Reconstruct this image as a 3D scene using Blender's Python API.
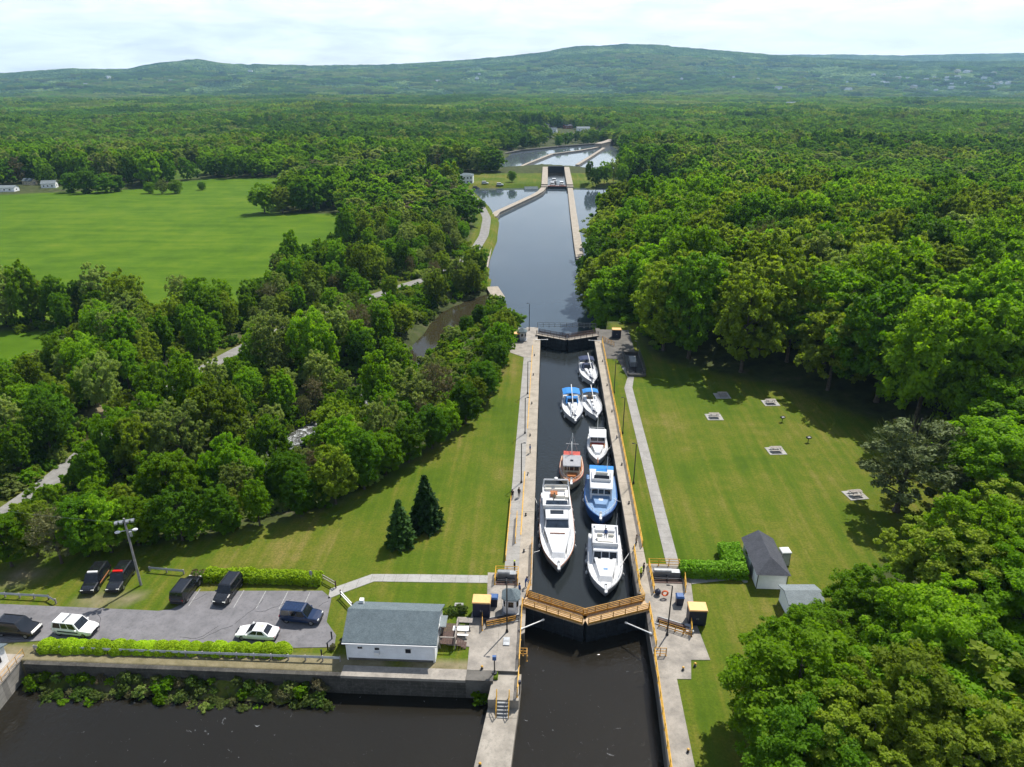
import bpy, bmesh, math, random
import numpy as np
from mathutils import Vector, Matrix
for _o in list(bpy.data.objects):
    bpy.data.objects.remove(_o)
SC = bpy.context.scene
COL = SC.collection
R = math.radians
# ------------------------------------------------------------------ camera, world, sun, exposure
FPX, PITCH, YAW, CH = 710.0, R(23.5), R(2.77), 61.5
cd = bpy.data.cameras.new('camera'); cam = bpy.data.objects.new('camera', cd); COL.objects.link(cam)
cam.location = (0, 0, CH); cam.rotation_euler = (R(90) - PITCH, 0, YAW)
cd.sensor_width = 36.0; cd.lens = 36.0 * FPX / 1024.0; cd.clip_start = 0.5; cd.clip_end = 40000.0
SC.camera = cam
SUN_EL, SUN_AZ = R(57), R(31)
W = bpy.data.worlds.new('World'); SC.world = W; W.use_nodes = True
nt = W.node_tree; nt.nodes.clear()
def nd(nt, t, **kw):
    n = nt.nodes.new(t)
    for k, v in kw.items():
        if k.startswith('i_'):
            key = k[2:]; key = int(key) if key.isdigit() else key.replace('_', ' ')
            n.inputs[key].default_value = v
        else: setattr(n, k, v)
    return n
sky = nd(nt, 'ShaderNodeTexSky', sky_type='NISHITA', sun_disc=False)
sky.sun_elevation = SUN_EL; sky.sun_rotation = SUN_AZ; sky.altitude = 50; sky.air_density = 1.0; sky.dust_density = 1.2; sky.ozone_density = 1.2
tc = nd(nt, 'ShaderNodeTexCoord'); mp = nd(nt, 'ShaderNodeMapping'); mp.inputs['Scale'].default_value = (4.0, 4.0, 19.0)
nz = nd(nt, 'ShaderNodeTexNoise', i_Scale=2.6, i_Detail=7.0, i_Roughness=0.58, i_Distortion=0.35)
rp = nd(nt, 'ShaderNodeValToRGB'); rp.color_ramp.elements[0].position = 0.34; rp.color_ramp.elements[1].position = 0.68
mx = nd(nt, 'ShaderNodeMix', data_type='RGBA'); mx.inputs[7].default_value = (13.9, 14.3, 14.6, 1)
bg = nd(nt, 'ShaderNodeBackground', i_Strength=0.088); wo = nd(nt, 'ShaderNodeOutputWorld')
cl = nd(nt, 'ShaderNodeMath', operation='MULTIPLY_ADD'); cl.inputs[1].default_value = 0.44; cl.inputs[2].default_value = 0.52
L_ = nt.links.new
L_(tc.outputs['Generated'], mp.inputs[0]); L_(mp.outputs[0], nz.inputs['Vector']); L_(nz.outputs[0], rp.inputs[0]); L_(rp.outputs[0], cl.inputs[0])
sp_ = nd(nt, 'ShaderNodeSeparateXYZ'); L_(tc.outputs['Generated'], sp_.inputs[0])
fall = nd(nt, 'ShaderNodeMapRange'); fall.inputs[1].default_value = 0.06; fall.inputs[2].default_value = 0.3; fall.inputs[3].default_value = 1.0; fall.inputs[4].default_value = 0.14; L_(sp_.outputs[2], fall.inputs[0])
cf = nd(nt, 'ShaderNodeMath', operation='MULTIPLY'); L_(cl.outputs[0], cf.inputs[0]); L_(fall.outputs[0], cf.inputs[1]); L_(cf.outputs[0], mx.inputs[0]); L_(sky.outputs[0], mx.inputs[6]); L_(mx.outputs[2], bg.inputs[0]); L_(bg.outputs[0], wo.inputs[0])
sl = bpy.data.lights.new('sun', 'SUN'); sl.energy = 5.0; sl.angle = R(0.5); sl.color = (1.0, 0.95, 0.87)
so = bpy.data.objects.new('sun', sl); COL.objects.link(so)
SDIR = Vector((math.sin(SUN_AZ) * math.cos(SUN_EL), math.cos(SUN_AZ) * math.cos(SUN_EL), math.sin(SUN_EL)))
so.rotation_euler = SDIR.to_track_quat('Z', 'Y').to_euler(); so.location = (0, 0, 300)
SC.view_settings.view_transform = 'Standard'; SC.view_settings.look = 'None'; SC.view_settings.gamma = 1.0
SC.view_settings.exposure = 0.44
SC.render.engine = 'CYCLES'
SC.cycles.use_denoising = True
SC.cycles.max_bounces = 6; SC.cycles.diffuse_bounces = 4; SC.cycles.glossy_bounces = 3; SC.cycles.transmission_bounces = 4
SC.cycles.transparent_max_bounces = 8; SC.cycles.volume_bounces = 0
SC.cycles.use_adaptive_sampling = True; SC.cycles.adaptive_threshold = 0.02

def G(px, py, z=0.0):
    """ground point (world X, Y) seen at a photo pixel for a given height; survey helper only"""
    a = (px - 512) / FPX; b = (383.5 - py) / FPX
    f = math.cos(PITCH) + b * math.sin(PITCH); u = -math.sin(PITCH) + b * math.cos(PITCH)
    X = a * math.cos(YAW) - f * math.sin(YAW); Y = f * math.cos(YAW) + a * math.sin(YAW)
    t = (z - CH) / u
    return (X * t, Y * t)
def GP(pts, z): return [G(p[0], p[1], z) for p in pts]

# ------------------------------------------------------------------ mesh helpers
class MB:
    def __init__(s): s.v = []; s.f = []; s.m = []
    def add(s, vs, fs, m=0):
        o = len(s.v); s.v.extend([tuple(p) for p in vs])
        for f in fs: s.f.append(tuple(i + o for i in f)); s.m.append(m)
    def box(s, x0, x1, y0, y1, z0, z1, m=0):
        s.add([(x0,y0,z0),(x1,y0,z0),(x1,y1,z0),(x0,y1,z0),(x0,y0,z1),(x1,y0,z1),(x1,y1,z1),(x0,y1,z1)],
              [(0,3,2,1),(4,5,6,7),(0,1,5,4),(1,2,6,5),(2,3,7,6),(3,0,4,7)], m); return s
    def hexa(s, c, m=0):
        """8 corners: bottom ring then top ring"""
        s.add(c, [(0,3,2,1),(4,5,6,7),(0,1,5,4),(1,2,6,5),(2,3,7,6),(3,0,4,7)], m); return s
    def obox(s, c, sz, rz=0, m=0):
        ca, sa = math.cos(rz), math.sin(rz); hx, hy, hz = sz[0]/2, sz[1]/2, sz[2]/2
        q = []
        for z in (-hz, hz):
            for x, y in ((-hx,-hy),(hx,-hy),(hx,hy),(-hx,hy)):
                q.append((c[0]+x*ca-y*sa, c[1]+x*sa+y*ca, c[2]+z))
        return s.hexa(q, m)
    def ring(s, c, ax, r, n):
        ax = Vector(ax).normalized(); t = Vector((0,0,1)) if abs(ax.z) < .9 else Vector((1,0,0))
        u = ax.cross(t).normalized(); w = ax.cross(u)
        return [tuple(Vector(c) + u*r*math.cos(2*math.pi*i/n) + w*r*math.sin(2*math.pi*i/n)) for i in range(n)]
    def bar(s, p0, p1, r, n=6, m=0, r2=None):
        ax = Vector(p1) - Vector(p0)
        if ax.length < 1e-6: return s
        a = s.ring(p0, ax, r, n); b = s.ring(p1, ax, r if r2 is None else r2, n)
        s.add(a+b, [tuple(range(n))[::-1], tuple(range(n, 2*n))] + [(i, (i+1) % n, n+(i+1) % n, n+i) for i in range(n)], m); return s
    def path(s, pts, r, n=6, m=0):
        for a, b in zip(pts[:-1], pts[1:]): s.bar(a, b, r, n, m)
        return s
    def loft(s, rings, m=0, cap=True, closed=True):
        n = len(rings[0]); vs = [p for r_ in rings for p in r_]; fs = []
        for k in range(len(rings)-1):
            for i in range(n if closed else n-1):
                j = (i+1) % n; fs.append((k*n+i, k*n+j, (k+1)*n+j, (k+1)*n+i))
        if cap and closed:
            fs.append(tuple(range(n))[::-1]); fs.append(tuple(range((len(rings)-1)*n, len(rings)*n)))
        s.add(vs, fs, m); return s
    def prism(s, poly, z0, z1, m=0):
        n = len(poly)
        if area2(poly) < 0: poly = poly[::-1]
        z0f = z0 if callable(z0) else (lambda x, y: z0); z1f = z1 if callable(z1) else (lambda x, y: z1)
        s.add([(p[0],p[1],z0f(*p)) for p in poly] + [(p[0],p[1],z1f(*p)) for p in poly],
              [tuple(range(n))[::-1], tuple(range(n,2*n))] + [(i,(i+1)%n,n+(i+1)%n,n+i) for i in range(n)], m); return s
    def panel(s, q, u0, u1, v0, v1, off=0.02, m=0, th=None):
        """a thin slab on a quad face q (a,b,c,d: bottom-left, bottom-right, top-right, top-left seen from outside)"""
        q = [Vector(p) for p in q]
        nrm = (q[1]-q[0]).cross(q[3]-q[0]).normalized()
        def at(u, v): return (q[0]*(1-u)+q[1]*u)*(1-v) + (q[3]*(1-u)+q[2]*u)*v
        c = [at(u0,v0), at(u1,v0), at(u1,v1), at(u0,v1)]
        lo = [p - nrm*0.01 for p in c]; hi = [p + nrm*off for p in c]
        s.add([tuple(p) for p in lo+hi], [(0,3,2,1),(4,5,6,7),(0,1,5,4),(1,2,6,5),(2,3,7,6),(3,0,4,7)], m); return s
    def sphere(s, c, r, n=8, k=5, m=0, sz=(1,1,1)):
        rings = []
        for i in range(k+1):
            t = math.pi*i/k; rr = max(1e-3, math.sin(t))*r
            rings.append([(c[0]+rr*math.cos(2*math.pi*j/n)*sz[0], c[1]+rr*math.sin(2*math.pi*j/n)*sz[1], c[2]-r*math.cos(t)*sz[2]) for j in range(n)])
        return s.loft(rings, m)
    def build(s, name, mats, parent=None, loc=None, smooth=False, rz=0):
        me = bpy.data.meshes.new(name); me.from_pydata(s.v, [], s.f)
        mats = mats if isinstance(mats, (list, tuple)) else [mats]
        for x in mats: me.materials.append(x)
        if len(mats) > 1: me.polygons.foreach_set('material_index', s.m)
        if smooth: me.polygons.foreach_set('use_smooth', [True]*len(me.polygons))
        me.validate(); me.update()
        o = bpy.data.objects.new(name, me); COL.objects.link(o)
        if parent: o.parent = parent
        if loc: o.location = loc
        if rz: o.rotation_euler = (0, 0, rz)
        return o
def area2(p): return sum(p[i][0]*p[(i+1)%len(p)][1]-p[(i+1)%len(p)][0]*p[i][1] for i in range(len(p)))
def tag(o, label=None, cat=None, group=None, kind=None):
    if label: o['label'] = label
    if cat: o['category'] = cat
    if group: o['group'] = group
    if kind: o['kind'] = kind
    return o
def empty(name, loc=(0,0,0), rz=0.0, label=None, cat=None, group=None):
    o = bpy.data.objects.new(name, None); COL.objects.link(o); o.location = loc; o.rotation_euler = (0,0,rz)
    o.empty_display_size = 0.5
    return tag(o, label, cat, group)
KIDS = {}
def copy_tree(o, parent=None):
    c = o.copy(); COL.objects.link(c); c.parent = parent
    for ch in list(o.children): copy_tree(ch, c)
    return c
def st(o): return tag(o, kind='structure')

# ------------------------------------------------------------------ materials
M = {}
def mat(name, col, rough=0.6, metal=0.0, var=0.12, scale=1.5, bump=0.0, bscale=12.0, spec=0.4, col2=None, detail=5.0, coat=0.0, stretch=None):
    m = bpy.data.materials.new(name); m.use_nodes = True; t = m.node_tree; b = t.nodes['Principled BSDF']
    c = nd(t, 'ShaderNodeTexCoord'); n = nd(t, 'ShaderNodeTexNoise', i_Scale=scale, i_Detail=detail, i_Roughness=0.6)
    src = c.outputs['Object']
    if stretch:
        mpn = nd(t, 'ShaderNodeMapping'); mpn.inputs['Scale'].default_value = stretch; t.links.new(src, mpn.inputs[0]); src = mpn.outputs[0]
    t.links.new(src, n.inputs['Vector'])
    r = nd(t, 'ShaderNodeValToRGB'); e = r.color_ramp.elements
    c2 = col2 or tuple(x*(1-var*2) for x in col)
    e[0].color = (*c2, 1); e[1].color = (*[min(1, x*(1+var*.6)) for x in col], 1); e[0].position = .3; e[1].position = .68
    t.links.new(n.outputs[0], r.inputs[0]); t.links.new(r.outputs[0], b.inputs['Base Color'])
    b.inputs['Roughness'].default_value = rough; b.inputs['Metallic'].default_value = metal
    b.inputs['Specular IOR Level'].default_value = spec
    if coat: b.inputs['Coat Weight'].default_value = coat; b.inputs['Coat Roughness'].default_value = .05
    if bump:
        n2 = nd(t, 'ShaderNodeTexNoise', i_Scale=bscale, i_Detail=4.0); bp = nd(t, 'ShaderNodeBump', i_Strength=bump, i_Distance=.1)
        t.links.new(src, n2.inputs['Vector']); t.links.new(n2.outputs[0], bp.inputs['Height']); t.links.new(bp.outputs[0], b.inputs['Normal'])
    M[name] = m; return m
def concrete(name, col, col2, dirt=(0.16,0.15,0.13), joint=None):
    m = bpy.data.materials.new(name); m.use_nodes = True; t = m.node_tree; b = t.nodes['Principled BSDF']; K = t.links.new
    c = nd(t, 'ShaderNodeTexCoord')
    n = nd(t, 'ShaderNodeTexNoise', i_Scale=.55, i_Detail=7.0, i_Roughness=.62); n2 = nd(t, 'ShaderNodeTexNoise', i_Scale=2.8, i_Detail=8.0, i_Roughness=.7)
    n3 = nd(t, 'ShaderNodeTexNoise', i_Scale=.13, i_Detail=5.0, i_Roughness=.6)
    for q in (n, n2, n3): K(c.outputs['Object'], q.inputs['Vector'])
    r = nd(t, 'ShaderNodeValToRGB'); r.color_ramp.elements[0].color = (*col2,1); r.color_ramp.elements[1].color = (*col,1)
    r.color_ramp.elements[0].position = .32; r.color_ramp.elements[1].position = .62
    K(n.outputs[0], r.inputs[0])
    r2 = nd(t, 'ShaderNodeValToRGB'); r2.color_ramp.elements[0].position = .5; r2.color_ramp.elements[1].position = .7
    K(n2.outputs[0], r2.inputs[0])
    mul = nd(t, 'ShaderNodeMath', operation='MULTIPLY'); K(r2.outputs[0], mul.inputs[0]); K(n3.outputs[0], mul.inputs[1])
    mi = nd(t, 'ShaderNodeMix', data_type='RGBA'); K(mul.outputs[0], mi.inputs[0]); K(r.outputs[0], mi.inputs[6]); mi.inputs[7].default_value = (*dirt,1)
    out = mi.outputs[2]
    if joint:
        sp = nd(t, 'ShaderNodeSeparateXYZ'); K(c.outputs['Object'], sp.inputs[0])
        for ax, per, wdt in joint:
            a = nd(t, 'ShaderNodeMath', operation='DIVIDE'); a.inputs[1].default_value = per; K(sp.outputs[ax], a.inputs[0])
            fr = nd(t, 'ShaderNodeMath', operation='FRACT'); K(a.outputs[0], fr.inputs[0])
            lt = nd(t, 'ShaderNodeMath', operation='LESS_THAN'); lt.inputs[1].default_value = wdt/per; K(fr.outputs[0], lt.inputs[0])
            lm = nd(t, 'ShaderNodeMath', operation='MULTIPLY'); lm.inputs[1].default_value = .55; K(lt.outputs[0], lm.inputs[0])
            m2 = nd(t, 'ShaderNodeMix', data_type='RGBA'); K(lm.outputs[0], m2.inputs[0]); K(out, m2.inputs[6]); m2.inputs[7].default_value = (.1,.095,.085,1); out = m2.outputs[2]
    K(out, b.inputs['Base Color']); b.inputs['Roughness'].default_value = .85; b.inputs['Specular IOR Level'].default_value = .25
    bp = nd(t, 'ShaderNodeBump', i_Strength=.25, i_Distance=.05); K(n2.outputs[0], bp.inputs['Height']); K(bp.outputs[0], b.inputs['Normal'])
    M[name] = m; return m
concrete('concrete', (.34,.31,.265), (.22,.2,.17), joint=[(1, 9.2, .1)])
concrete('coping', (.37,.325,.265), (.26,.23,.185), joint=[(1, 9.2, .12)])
concrete('path_concrete', (.31,.3,.28), (.23,.22,.205), joint=[(1, 1.6, .05)])
concrete('path_side', (.35,.345,.33), (.28,.275,.255), joint=[(0, 1.6, .05)])
concrete('paving', (.33,.3,.26), (.19,.175,.155))
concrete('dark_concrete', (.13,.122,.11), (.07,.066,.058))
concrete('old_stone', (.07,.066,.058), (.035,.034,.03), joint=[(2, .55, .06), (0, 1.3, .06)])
concrete('stone', (.33,.31,.28), (.2,.19,.17), joint=[(2, .6, .05), (0, 1.1, .05)])
concrete('asphalt', (.185,.18,.19), (.13,.128,.135), dirt=(.07,.07,.072))
concrete('gravel', (.25,.245,.235), (.17,.165,.155))
concrete('far_pier', (.36,.32,.27), (.25,.225,.19))
mat('gate_steel', (.03,.036,.045), .55, .1, .3, 2.0)
mat('black_steel', (.018,.02,.026), .45, .2, .15)
mat('navy_steel', (.012,.018,.045), .5, .0, .2)
mat('yellow_rail', (.62,.34,.03), .5, 0, .18, 3)
mat('rail_worn', (.52,.27,.045), .6, 0, .25, 3)
mat('walk_deck', (.5,.36,.22), .8, 0, .2, 4)
mat('orange_roof', (.72,.42,.15), .55, 0, .08)
mat('white_steel', (.7,.7,.68), .45, 0, .08)
mat('grey_steel', (.25,.26,.27), .45, .3, .15)
mat('galv', (.36,.38,.4), .4, .6, .15)
mat('blue_bin', (.035,.1,.27), .5)
mat('wood_dark', (.09,.055,.045), .8, 0, .25, 4)
mat('wood_grey', (.3,.27,.24), .85, 0, .2, 4)
mat('pole_wood', (.26,.25,.25), .8, 0, .2, 3)
mat('white_siding', (.84,.86,.88), .55, 0, .04, bump=.0)
mat('white_trim', (.8,.8,.79), .5, 0, .04)
mat('glass_dark', (.012,.015,.02), .06, 0, .2, spec=.6)
mat('glass_blue', (.03,.045,.07), .05, 0, .3, spec=.7)
mat('gelcoat', (.66,.67,.68), .28, 0, .07, coat=.3)
mat('gelcoat_cream', (.74,.71,.63), .3, 0, .05, coat=.3)
mat('deck_grey', (.55,.57,.6), .7, 0, .07, 3)
mat('teak', (.38,.24,.13), .7, 0, .2, 4)
mat('blue_hull', (.006,.065,.25), .3, 0, .08, coat=.4)
mat('blue_deck', (.14,.25,.42), .6, 0, .1)
mat('canvas_blue', (.02,.2,.55), .75, 0, .12, 3)
mat('canvas_navy', (.02,.035,.09), .8, 0, .15, 3)
mat('canvas_grey', (.3,.31,.33), .8, 0, .1, 3)
mat('red_trim', (.42,.05,.03), .5)
mat('varnish', (.36,.13,.04), .35, 0, .15)
mat('cream', (.6,.52,.38), .5)
mat('hull_dark', (.03,.035,.05), .35)
mat('car_black', (.01,.011,.014), .22, 0, .05, coat=.6)
mat('car_navy', (.008,.022,.065), .22, 0, .05, coat=.6)
mat('car_white', (.8,.8,.8), .25, 0, .02, coat=.5)
mat('tyre', (.012,.012,.012), .9)
mat('rim', (.35,.36,.37), .35, .8)
mat('lamp_glass', (.75,.75,.7), .15)
mat('tail_red', (.35,.01,.01), .25)
mat('red_bar', (.65,.015,.012), .3)
mat('orange_stripe', (.62,.25,.12), .4)
mat('roof_mark', (.72,.55,.45), .4)
mat('skin', (.45,.28,.2), .6); mat('hair', (.05,.03,.02), .8)
mat('cloth_black', (.02,.02,.024), .9); mat('cloth_blue', (.03,.09,.28), .9); mat('cloth_yellow', (.6,.75,.04), .7); mat('cloth_tan', (.3,.25,.18), .9)
mat('life_ring', (.7,.13,.03), .5); mat('tarp_grey', (.33,.36,.4), .5)
mat('bark', (.085,.07,.055), .9, 0, .3, 4)
mat('red_brick', (.3,.11,.075), .85, 0, .2, 5)
mat('rock', (.3,.29,.27), .9, 0, .3, 2, bump=.5)
def siding(name, col):
    m = mat(name, col, .5, 0, .05, 1.2); t = m.node_tree; b = t.nodes['Principled BSDF']; K = t.links.new
    c = nd(t, 'ShaderNodeTexCoord'); sp = nd(t, 'ShaderNodeSeparateXYZ'); K(c.outputs['Object'], sp.inputs[0]); dv = nd(t, 'ShaderNodeMath', operation='MULTIPLY'); dv.inputs[1].default_value = 1/.24; K(sp.outputs[2], dv.inputs[0]); fr = nd(t, 'ShaderNodeMath', operation='FRACT'); K(dv.outputs[0], fr.inputs[0])
    bp = nd(t, 'ShaderNodeBump', i_Strength=.9, i_Distance=.03); bp.invert = True; K(fr.outputs[0], bp.inputs['Height']); K(bp.outputs[0], b.inputs['Normal'])
siding('white_siding', (.84,.86,.88))
# roof shingles: courses along the slope
def shingle(name, col, col2):
    m = bpy.data.materials.new(name); m.use_nodes = True; t = m.node_tree; b = t.nodes['Principled BSDF']; K = t.links.new
    c = nd(t, 'ShaderNodeTexCoord'); mpn = nd(t, 'ShaderNodeMapping'); mpn.inputs['Scale'].default_value = (1, 1.2, 1); K(c.outputs['Object'], mpn.inputs[0])
    br = nd(t, 'ShaderNodeTexBrick', i_Scale=3.2); br.inputs['Color1'].default_value = (*col,1); br.inputs['Color2'].default_value = (*col2,1); br.inputs['Mortar'].default_value = (*[x*.55 for x in col2],1)
    br.inputs['Mortar Size'].default_value = .012
    n = nd(t, 'ShaderNodeTexNoise', i_Scale=1.3, i_Detail=6.0); K(c.outputs['Object'], n.inputs['Vector'])
    r = nd(t, 'ShaderNodeMapRange'); r.inputs[3].default_value = .75; r.inputs[4].default_value = 1.25; K(n.outputs[0], r.inputs[0])
    v = nd(t, 'ShaderNodeVectorMath', operation='SCALE'); K(mpn.outputs[0], br.inputs['Vector']); K(br.outputs[0], v.inputs[0]); K(r.outputs[0], v.inputs['Scale'])
    K(v.outputs[0], b.inputs['Base Color']); b.inputs['Roughness'].default_value = .95; b.inputs['Specular IOR Level'].default_value = .15
    M[name] = m
shingle('shingle', (.15,.185,.2), (.105,.135,.15)); shingle('shingle_dark', (.085,.09,.105), (.06,.064,.075)); shingle('shingle_pale', (.22,.25,.26), (.17,.2,.21))
# water
def water(name, col, rough=.06, b1=.12, scale=1.2, spec=.5, foam=0.0, stretch=(1,1,1)):
    m = bpy.data.materials.new(name); m.use_nodes = True; t = m.node_tree; b = t.nodes['Principled BSDF']; K = t.links.new
    c = nd(t, 'ShaderNodeTexCoord'); mpn = nd(t, 'ShaderNodeMapping'); mpn.inputs['Scale'].default_value = stretch; K(c.outputs['Object'], mpn.inputs[0])
    n = nd(t, 'ShaderNodeTexNoise', i_Scale=scale, i_Detail=4.0, i_Roughness=.55, i_Distortion=.4); n2 = nd(t, 'ShaderNodeTexNoise', i_Scale=scale*.06, i_Detail=4.0)
    K(mpn.outputs[0], n.inputs['Vector']); K(c.outputs['Object'], n2.inputs['Vector'])
    st_ = nd(t, 'ShaderNodeMapRange'); st_.inputs[1].default_value = .35; st_.inputs[2].default_value = .7; st_.inputs[3].default_value = b1*.25; st_.inputs[4].default_value = b1; K(n2.outputs[0], st_.inputs[0])
    bp = nd(t, 'ShaderNodeBump', i_Distance=.12); K(st_.outputs[0], bp.inputs['Strength']); K(n.outputs[0], bp.inputs['Height']); K(bp.outputs[0], b.inputs['Normal'])
    mi = nd(t, 'ShaderNodeMix', data_type='RGBA'); K(n2.outputs[0], mi.inputs[0]); mi.inputs[6].default_value = (*[x*.75 for x in col],1); mi.inputs[7].default_value = (*[x*1.25 for x in col],1)
    out = mi.outputs[2]
    if foam:
        n4 = nd(t, 'ShaderNodeTexNoise', i_Scale=1.1, i_Detail=8.0, i_Roughness=.72, i_Distortion=1.2); K(mpn.outputs[0], n4.inputs['Vector'])
        rr = nd(t, 'ShaderNodeValToRGB'); rr.color_ramp.elements[0].position = 1-foam; rr.color_ramp.elements[1].position = min(1.0, 1-foam+.12); K(n4.outputs[0], rr.inputs[0])
        m3 = nd(t, 'ShaderNodeMix', data_type='RGBA'); K(rr.outputs[0], m3.inputs[0]); K(out, m3.inputs[6]); m3.inputs[7].default_value = (.62,.65,.68,1); out = m3.outputs[2]
    K(out, b.inputs['Base Color']); b.inputs['Roughness'].default_value = rough; b.inputs['IOR'].default_value = 1.33; b.inputs['Specular IOR Level'].default_value = spec
    M[name] = m
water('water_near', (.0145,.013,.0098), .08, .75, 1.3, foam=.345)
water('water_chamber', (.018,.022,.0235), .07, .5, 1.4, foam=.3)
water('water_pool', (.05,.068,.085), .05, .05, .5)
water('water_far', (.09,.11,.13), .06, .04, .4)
water('water_pond', (.032,.028,.015), .1, .1, 1.2)
water('water_rapid', (.05,.05,.045), .3, .5, 2.0, foam=.5)
# foliage
def leafmat(name, col, col2, transl=.28):
    m = bpy.data.materials.new(name); m.use_nodes = True; t = m.node_tree; b = t.nodes['Principled BSDF']; K = t.links.new
    oi = nd(t, 'ShaderNodeObjectInfo'); c = nd(t, 'ShaderNodeTexCoord'); n = nd(t, 'ShaderNodeTexNoise', i_Scale=.55, i_Detail=3.0); K(c.outputs['Object'], n.inputs['Vector'])
    mi = nd(t, 'ShaderNodeMix', data_type='RGBA'); mi.inputs[6].default_value = (*col,1); mi.inputs[7].default_value = (*col2,1)
    ad = nd(t, 'ShaderNodeMath', operation='MULTIPLY_ADD'); ad.inputs[1].default_value = .8; K(n.outputs[0], ad.inputs[0])
    sb = nd(t, 'ShaderNodeMath', operation='MULTIPLY_ADD'); sb.inputs[1].default_value = .9; sb.inputs[2].default_value = -.35; K(oi.outputs['Random'], sb.inputs[0]); K(sb.outputs[0], ad.inputs[2])
    K(ad.outputs[0], mi.inputs[0])
    mr = nd(t, 'ShaderNodeMapRange'); mr.inputs[3].default_value = .72; mr.inputs[4].default_value = 1.25
    fr = nd(t, 'ShaderNodeMath', operation='MULTIPLY'); fr.inputs[1].default_value = 7.31; K(oi.outputs['Random'], fr.inputs[0])
    f2 = nd(t, 'ShaderNodeMath', operation='FRACT'); K(fr.outputs[0], f2.inputs[0]); K(f2.outputs[0], mr.inputs[0])
    sc = nd(t, 'ShaderNodeVectorMath', operation='SCALE'); K(mi.outputs[2], sc.inputs[0]); K(mr.outputs[0], sc.inputs['Scale'])
    K(sc.outputs[0], b.inputs['Base Color']); b.inputs['Roughness'].default_value = .6; b.inputs['Specular IOR Level'].default_value = .1
    tr = nd(t, 'ShaderNodeBsdfTranslucent'); s2 = nd(t, 'ShaderNodeVectorMath', operation='MULTIPLY'); K(sc.outputs[0], s2.inputs[0]); s2.inputs[1].default_value = (1.5, 1.55, .55); K(s2.outputs[0], tr.inputs[0])
    ms = nd(t, 'ShaderNodeMixShader', i_0=transl); K(b.outputs[0], ms.inputs[1]); K(tr.outputs[0], ms.inputs[2]); K(ms.outputs[0], t.nodes['Material Output'].inputs[0])
    M[name] = m
leafmat('leaf_bright', (.112,.238,.006), (.175,.3,.012), .5)
leafmat('leaf_olive', (.155,.235,.014), (.215,.28,.03), .48)
leafmat('leaf_deep', (.064,.155,.006), (.1,.205,.011), .47)
leafmat('leaf_pale', (.19,.265,.06), (.25,.31,.09), .44)
leafmat('leaf_brown', (.15,.125,.07), (.14,.15,.06), .2)
leafmat('leaf_conifer', (.02,.06,.01), (.032,.075,.012), .12)
leafmat('leaf_pine', (.08,.115,.04), (.105,.13,.05), .15)
leafmat('leaf_lime', (.27,.42,.012), (.33,.47,.018), .25)
leafmat('leaf_hedge', (.12,.26,.012), (.15,.29,.02), .25)
leafmat('leaf_weed', (.08,.15,.02), (.12,.15,.04), .25)

# ------------------------------------------------------------------ land: one height function for everything
def sdpoly(X, Y, poly):
    X = np.asarray(X, float); Y = np.asarray(Y, float); d = np.full(X.shape, 1e18); ins = np.zeros(X.shape, bool); n = len(poly)
    for i in range(n):
        x0, y0 = poly[i]; x1, y1 = poly[(i+1) % n]; ex, ey = x1-x0, y1-y0
        wx, wy = X-x0, Y-y0; t = np.clip((wx*ex+wy*ey)/max(1e-9, ex*ex+ey*ey), 0, 1)
        d = np.minimum(d, (wx-t*ex)**2+(wy-t*ey)**2)
        c = ((y0 <= Y) & (y1 > Y)) | ((y1 <= Y) & (y0 > Y))
        with np.errstate(divide='ignore', invalid='ignore'):
            xi = x0 + (Y-y0)*ex/(ey if ey != 0 else 1e-12)
        ins ^= c & (X < xi)
    d = np.sqrt(d); return np.where(ins, -d, d)
def dline(X, Y, pts):
    X = np.asarray(X, float); Y = np.asarray(Y, float); d = np.full(X.shape, 1e18)
    for (x0, y0), (x1, y1) in zip(pts[:-1], pts[1:]):
        ex, ey = x1-x0, y1-y0; wx, wy = X-x0, Y-y0; t = np.clip((wx*ex+wy*ey)/max(1e-9, ex*ex+ey*ey), 0, 1)
        d = np.minimum(d, (wx-t*ex)**2+(wy-t*ey)**2)
    return np.sqrt(d)
def sstep(a, b, x): t = np.clip((x-a)/(b-a), 0, 1); return t*t*(3-2*t)
def vnoise(X, Y, s, seed=0):
    """smooth lattice value noise, 0..1"""
    x = np.asarray(X, float)/s + seed*17.3; y = np.asarray(Y, float)/s - seed*9.7
    xi = np.floor(x); yi = np.floor(y); fx = x-xi; fy = y-yi; fx = fx*fx*(3-2*fx); fy = fy*fy*(3-2*fy)
    def h(a, b): v = np.sin(a*127.1+b*311.7+seed*74.7)*43758.5453; return v-np.floor(v)
    return (h(xi,yi)*(1-fx)+h(xi+1,yi)*fx)*(1-fy)+(h(xi,yi+1)*(1-fx)+h(xi+1,yi+1)*fx)*fy
def fbm(X, Y, s, seed=0, o=4):
    v = 0; a = 1; t = 0
    for k in range(o): v = v + a*vnoise(X, Y, s/2**k, seed+k); t += a; a *= .5
    return v/t
ZW, ZP2, ZP3 = -2.65, -13.5, -24.0        # canal level, second pool, third pool
ROW = [(-62,79),(-54,81),(-48,82.5),(-36,88.5),(-31,92.5),(-21,107.5),(-14.5,121),(-11.5,131),(-9.5,150),(-9,181)]   # line of trees at the edge of the left lawn
WOOD_E = [(25,182),(23,170),(27,156),(39.5,148),(53.5,139.5),(63,128),(68,114),(66,104),(60,95),(52,87),(45,81),(41,74),(38,68.5),(33,64),(29,58),(28,50),(28.5,38),(29,10)]
LAWN = [(-260,-60),(-260,78),(-120,77),(-75,78)] + ROW + WOOD_E + [(27,-60)]
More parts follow.
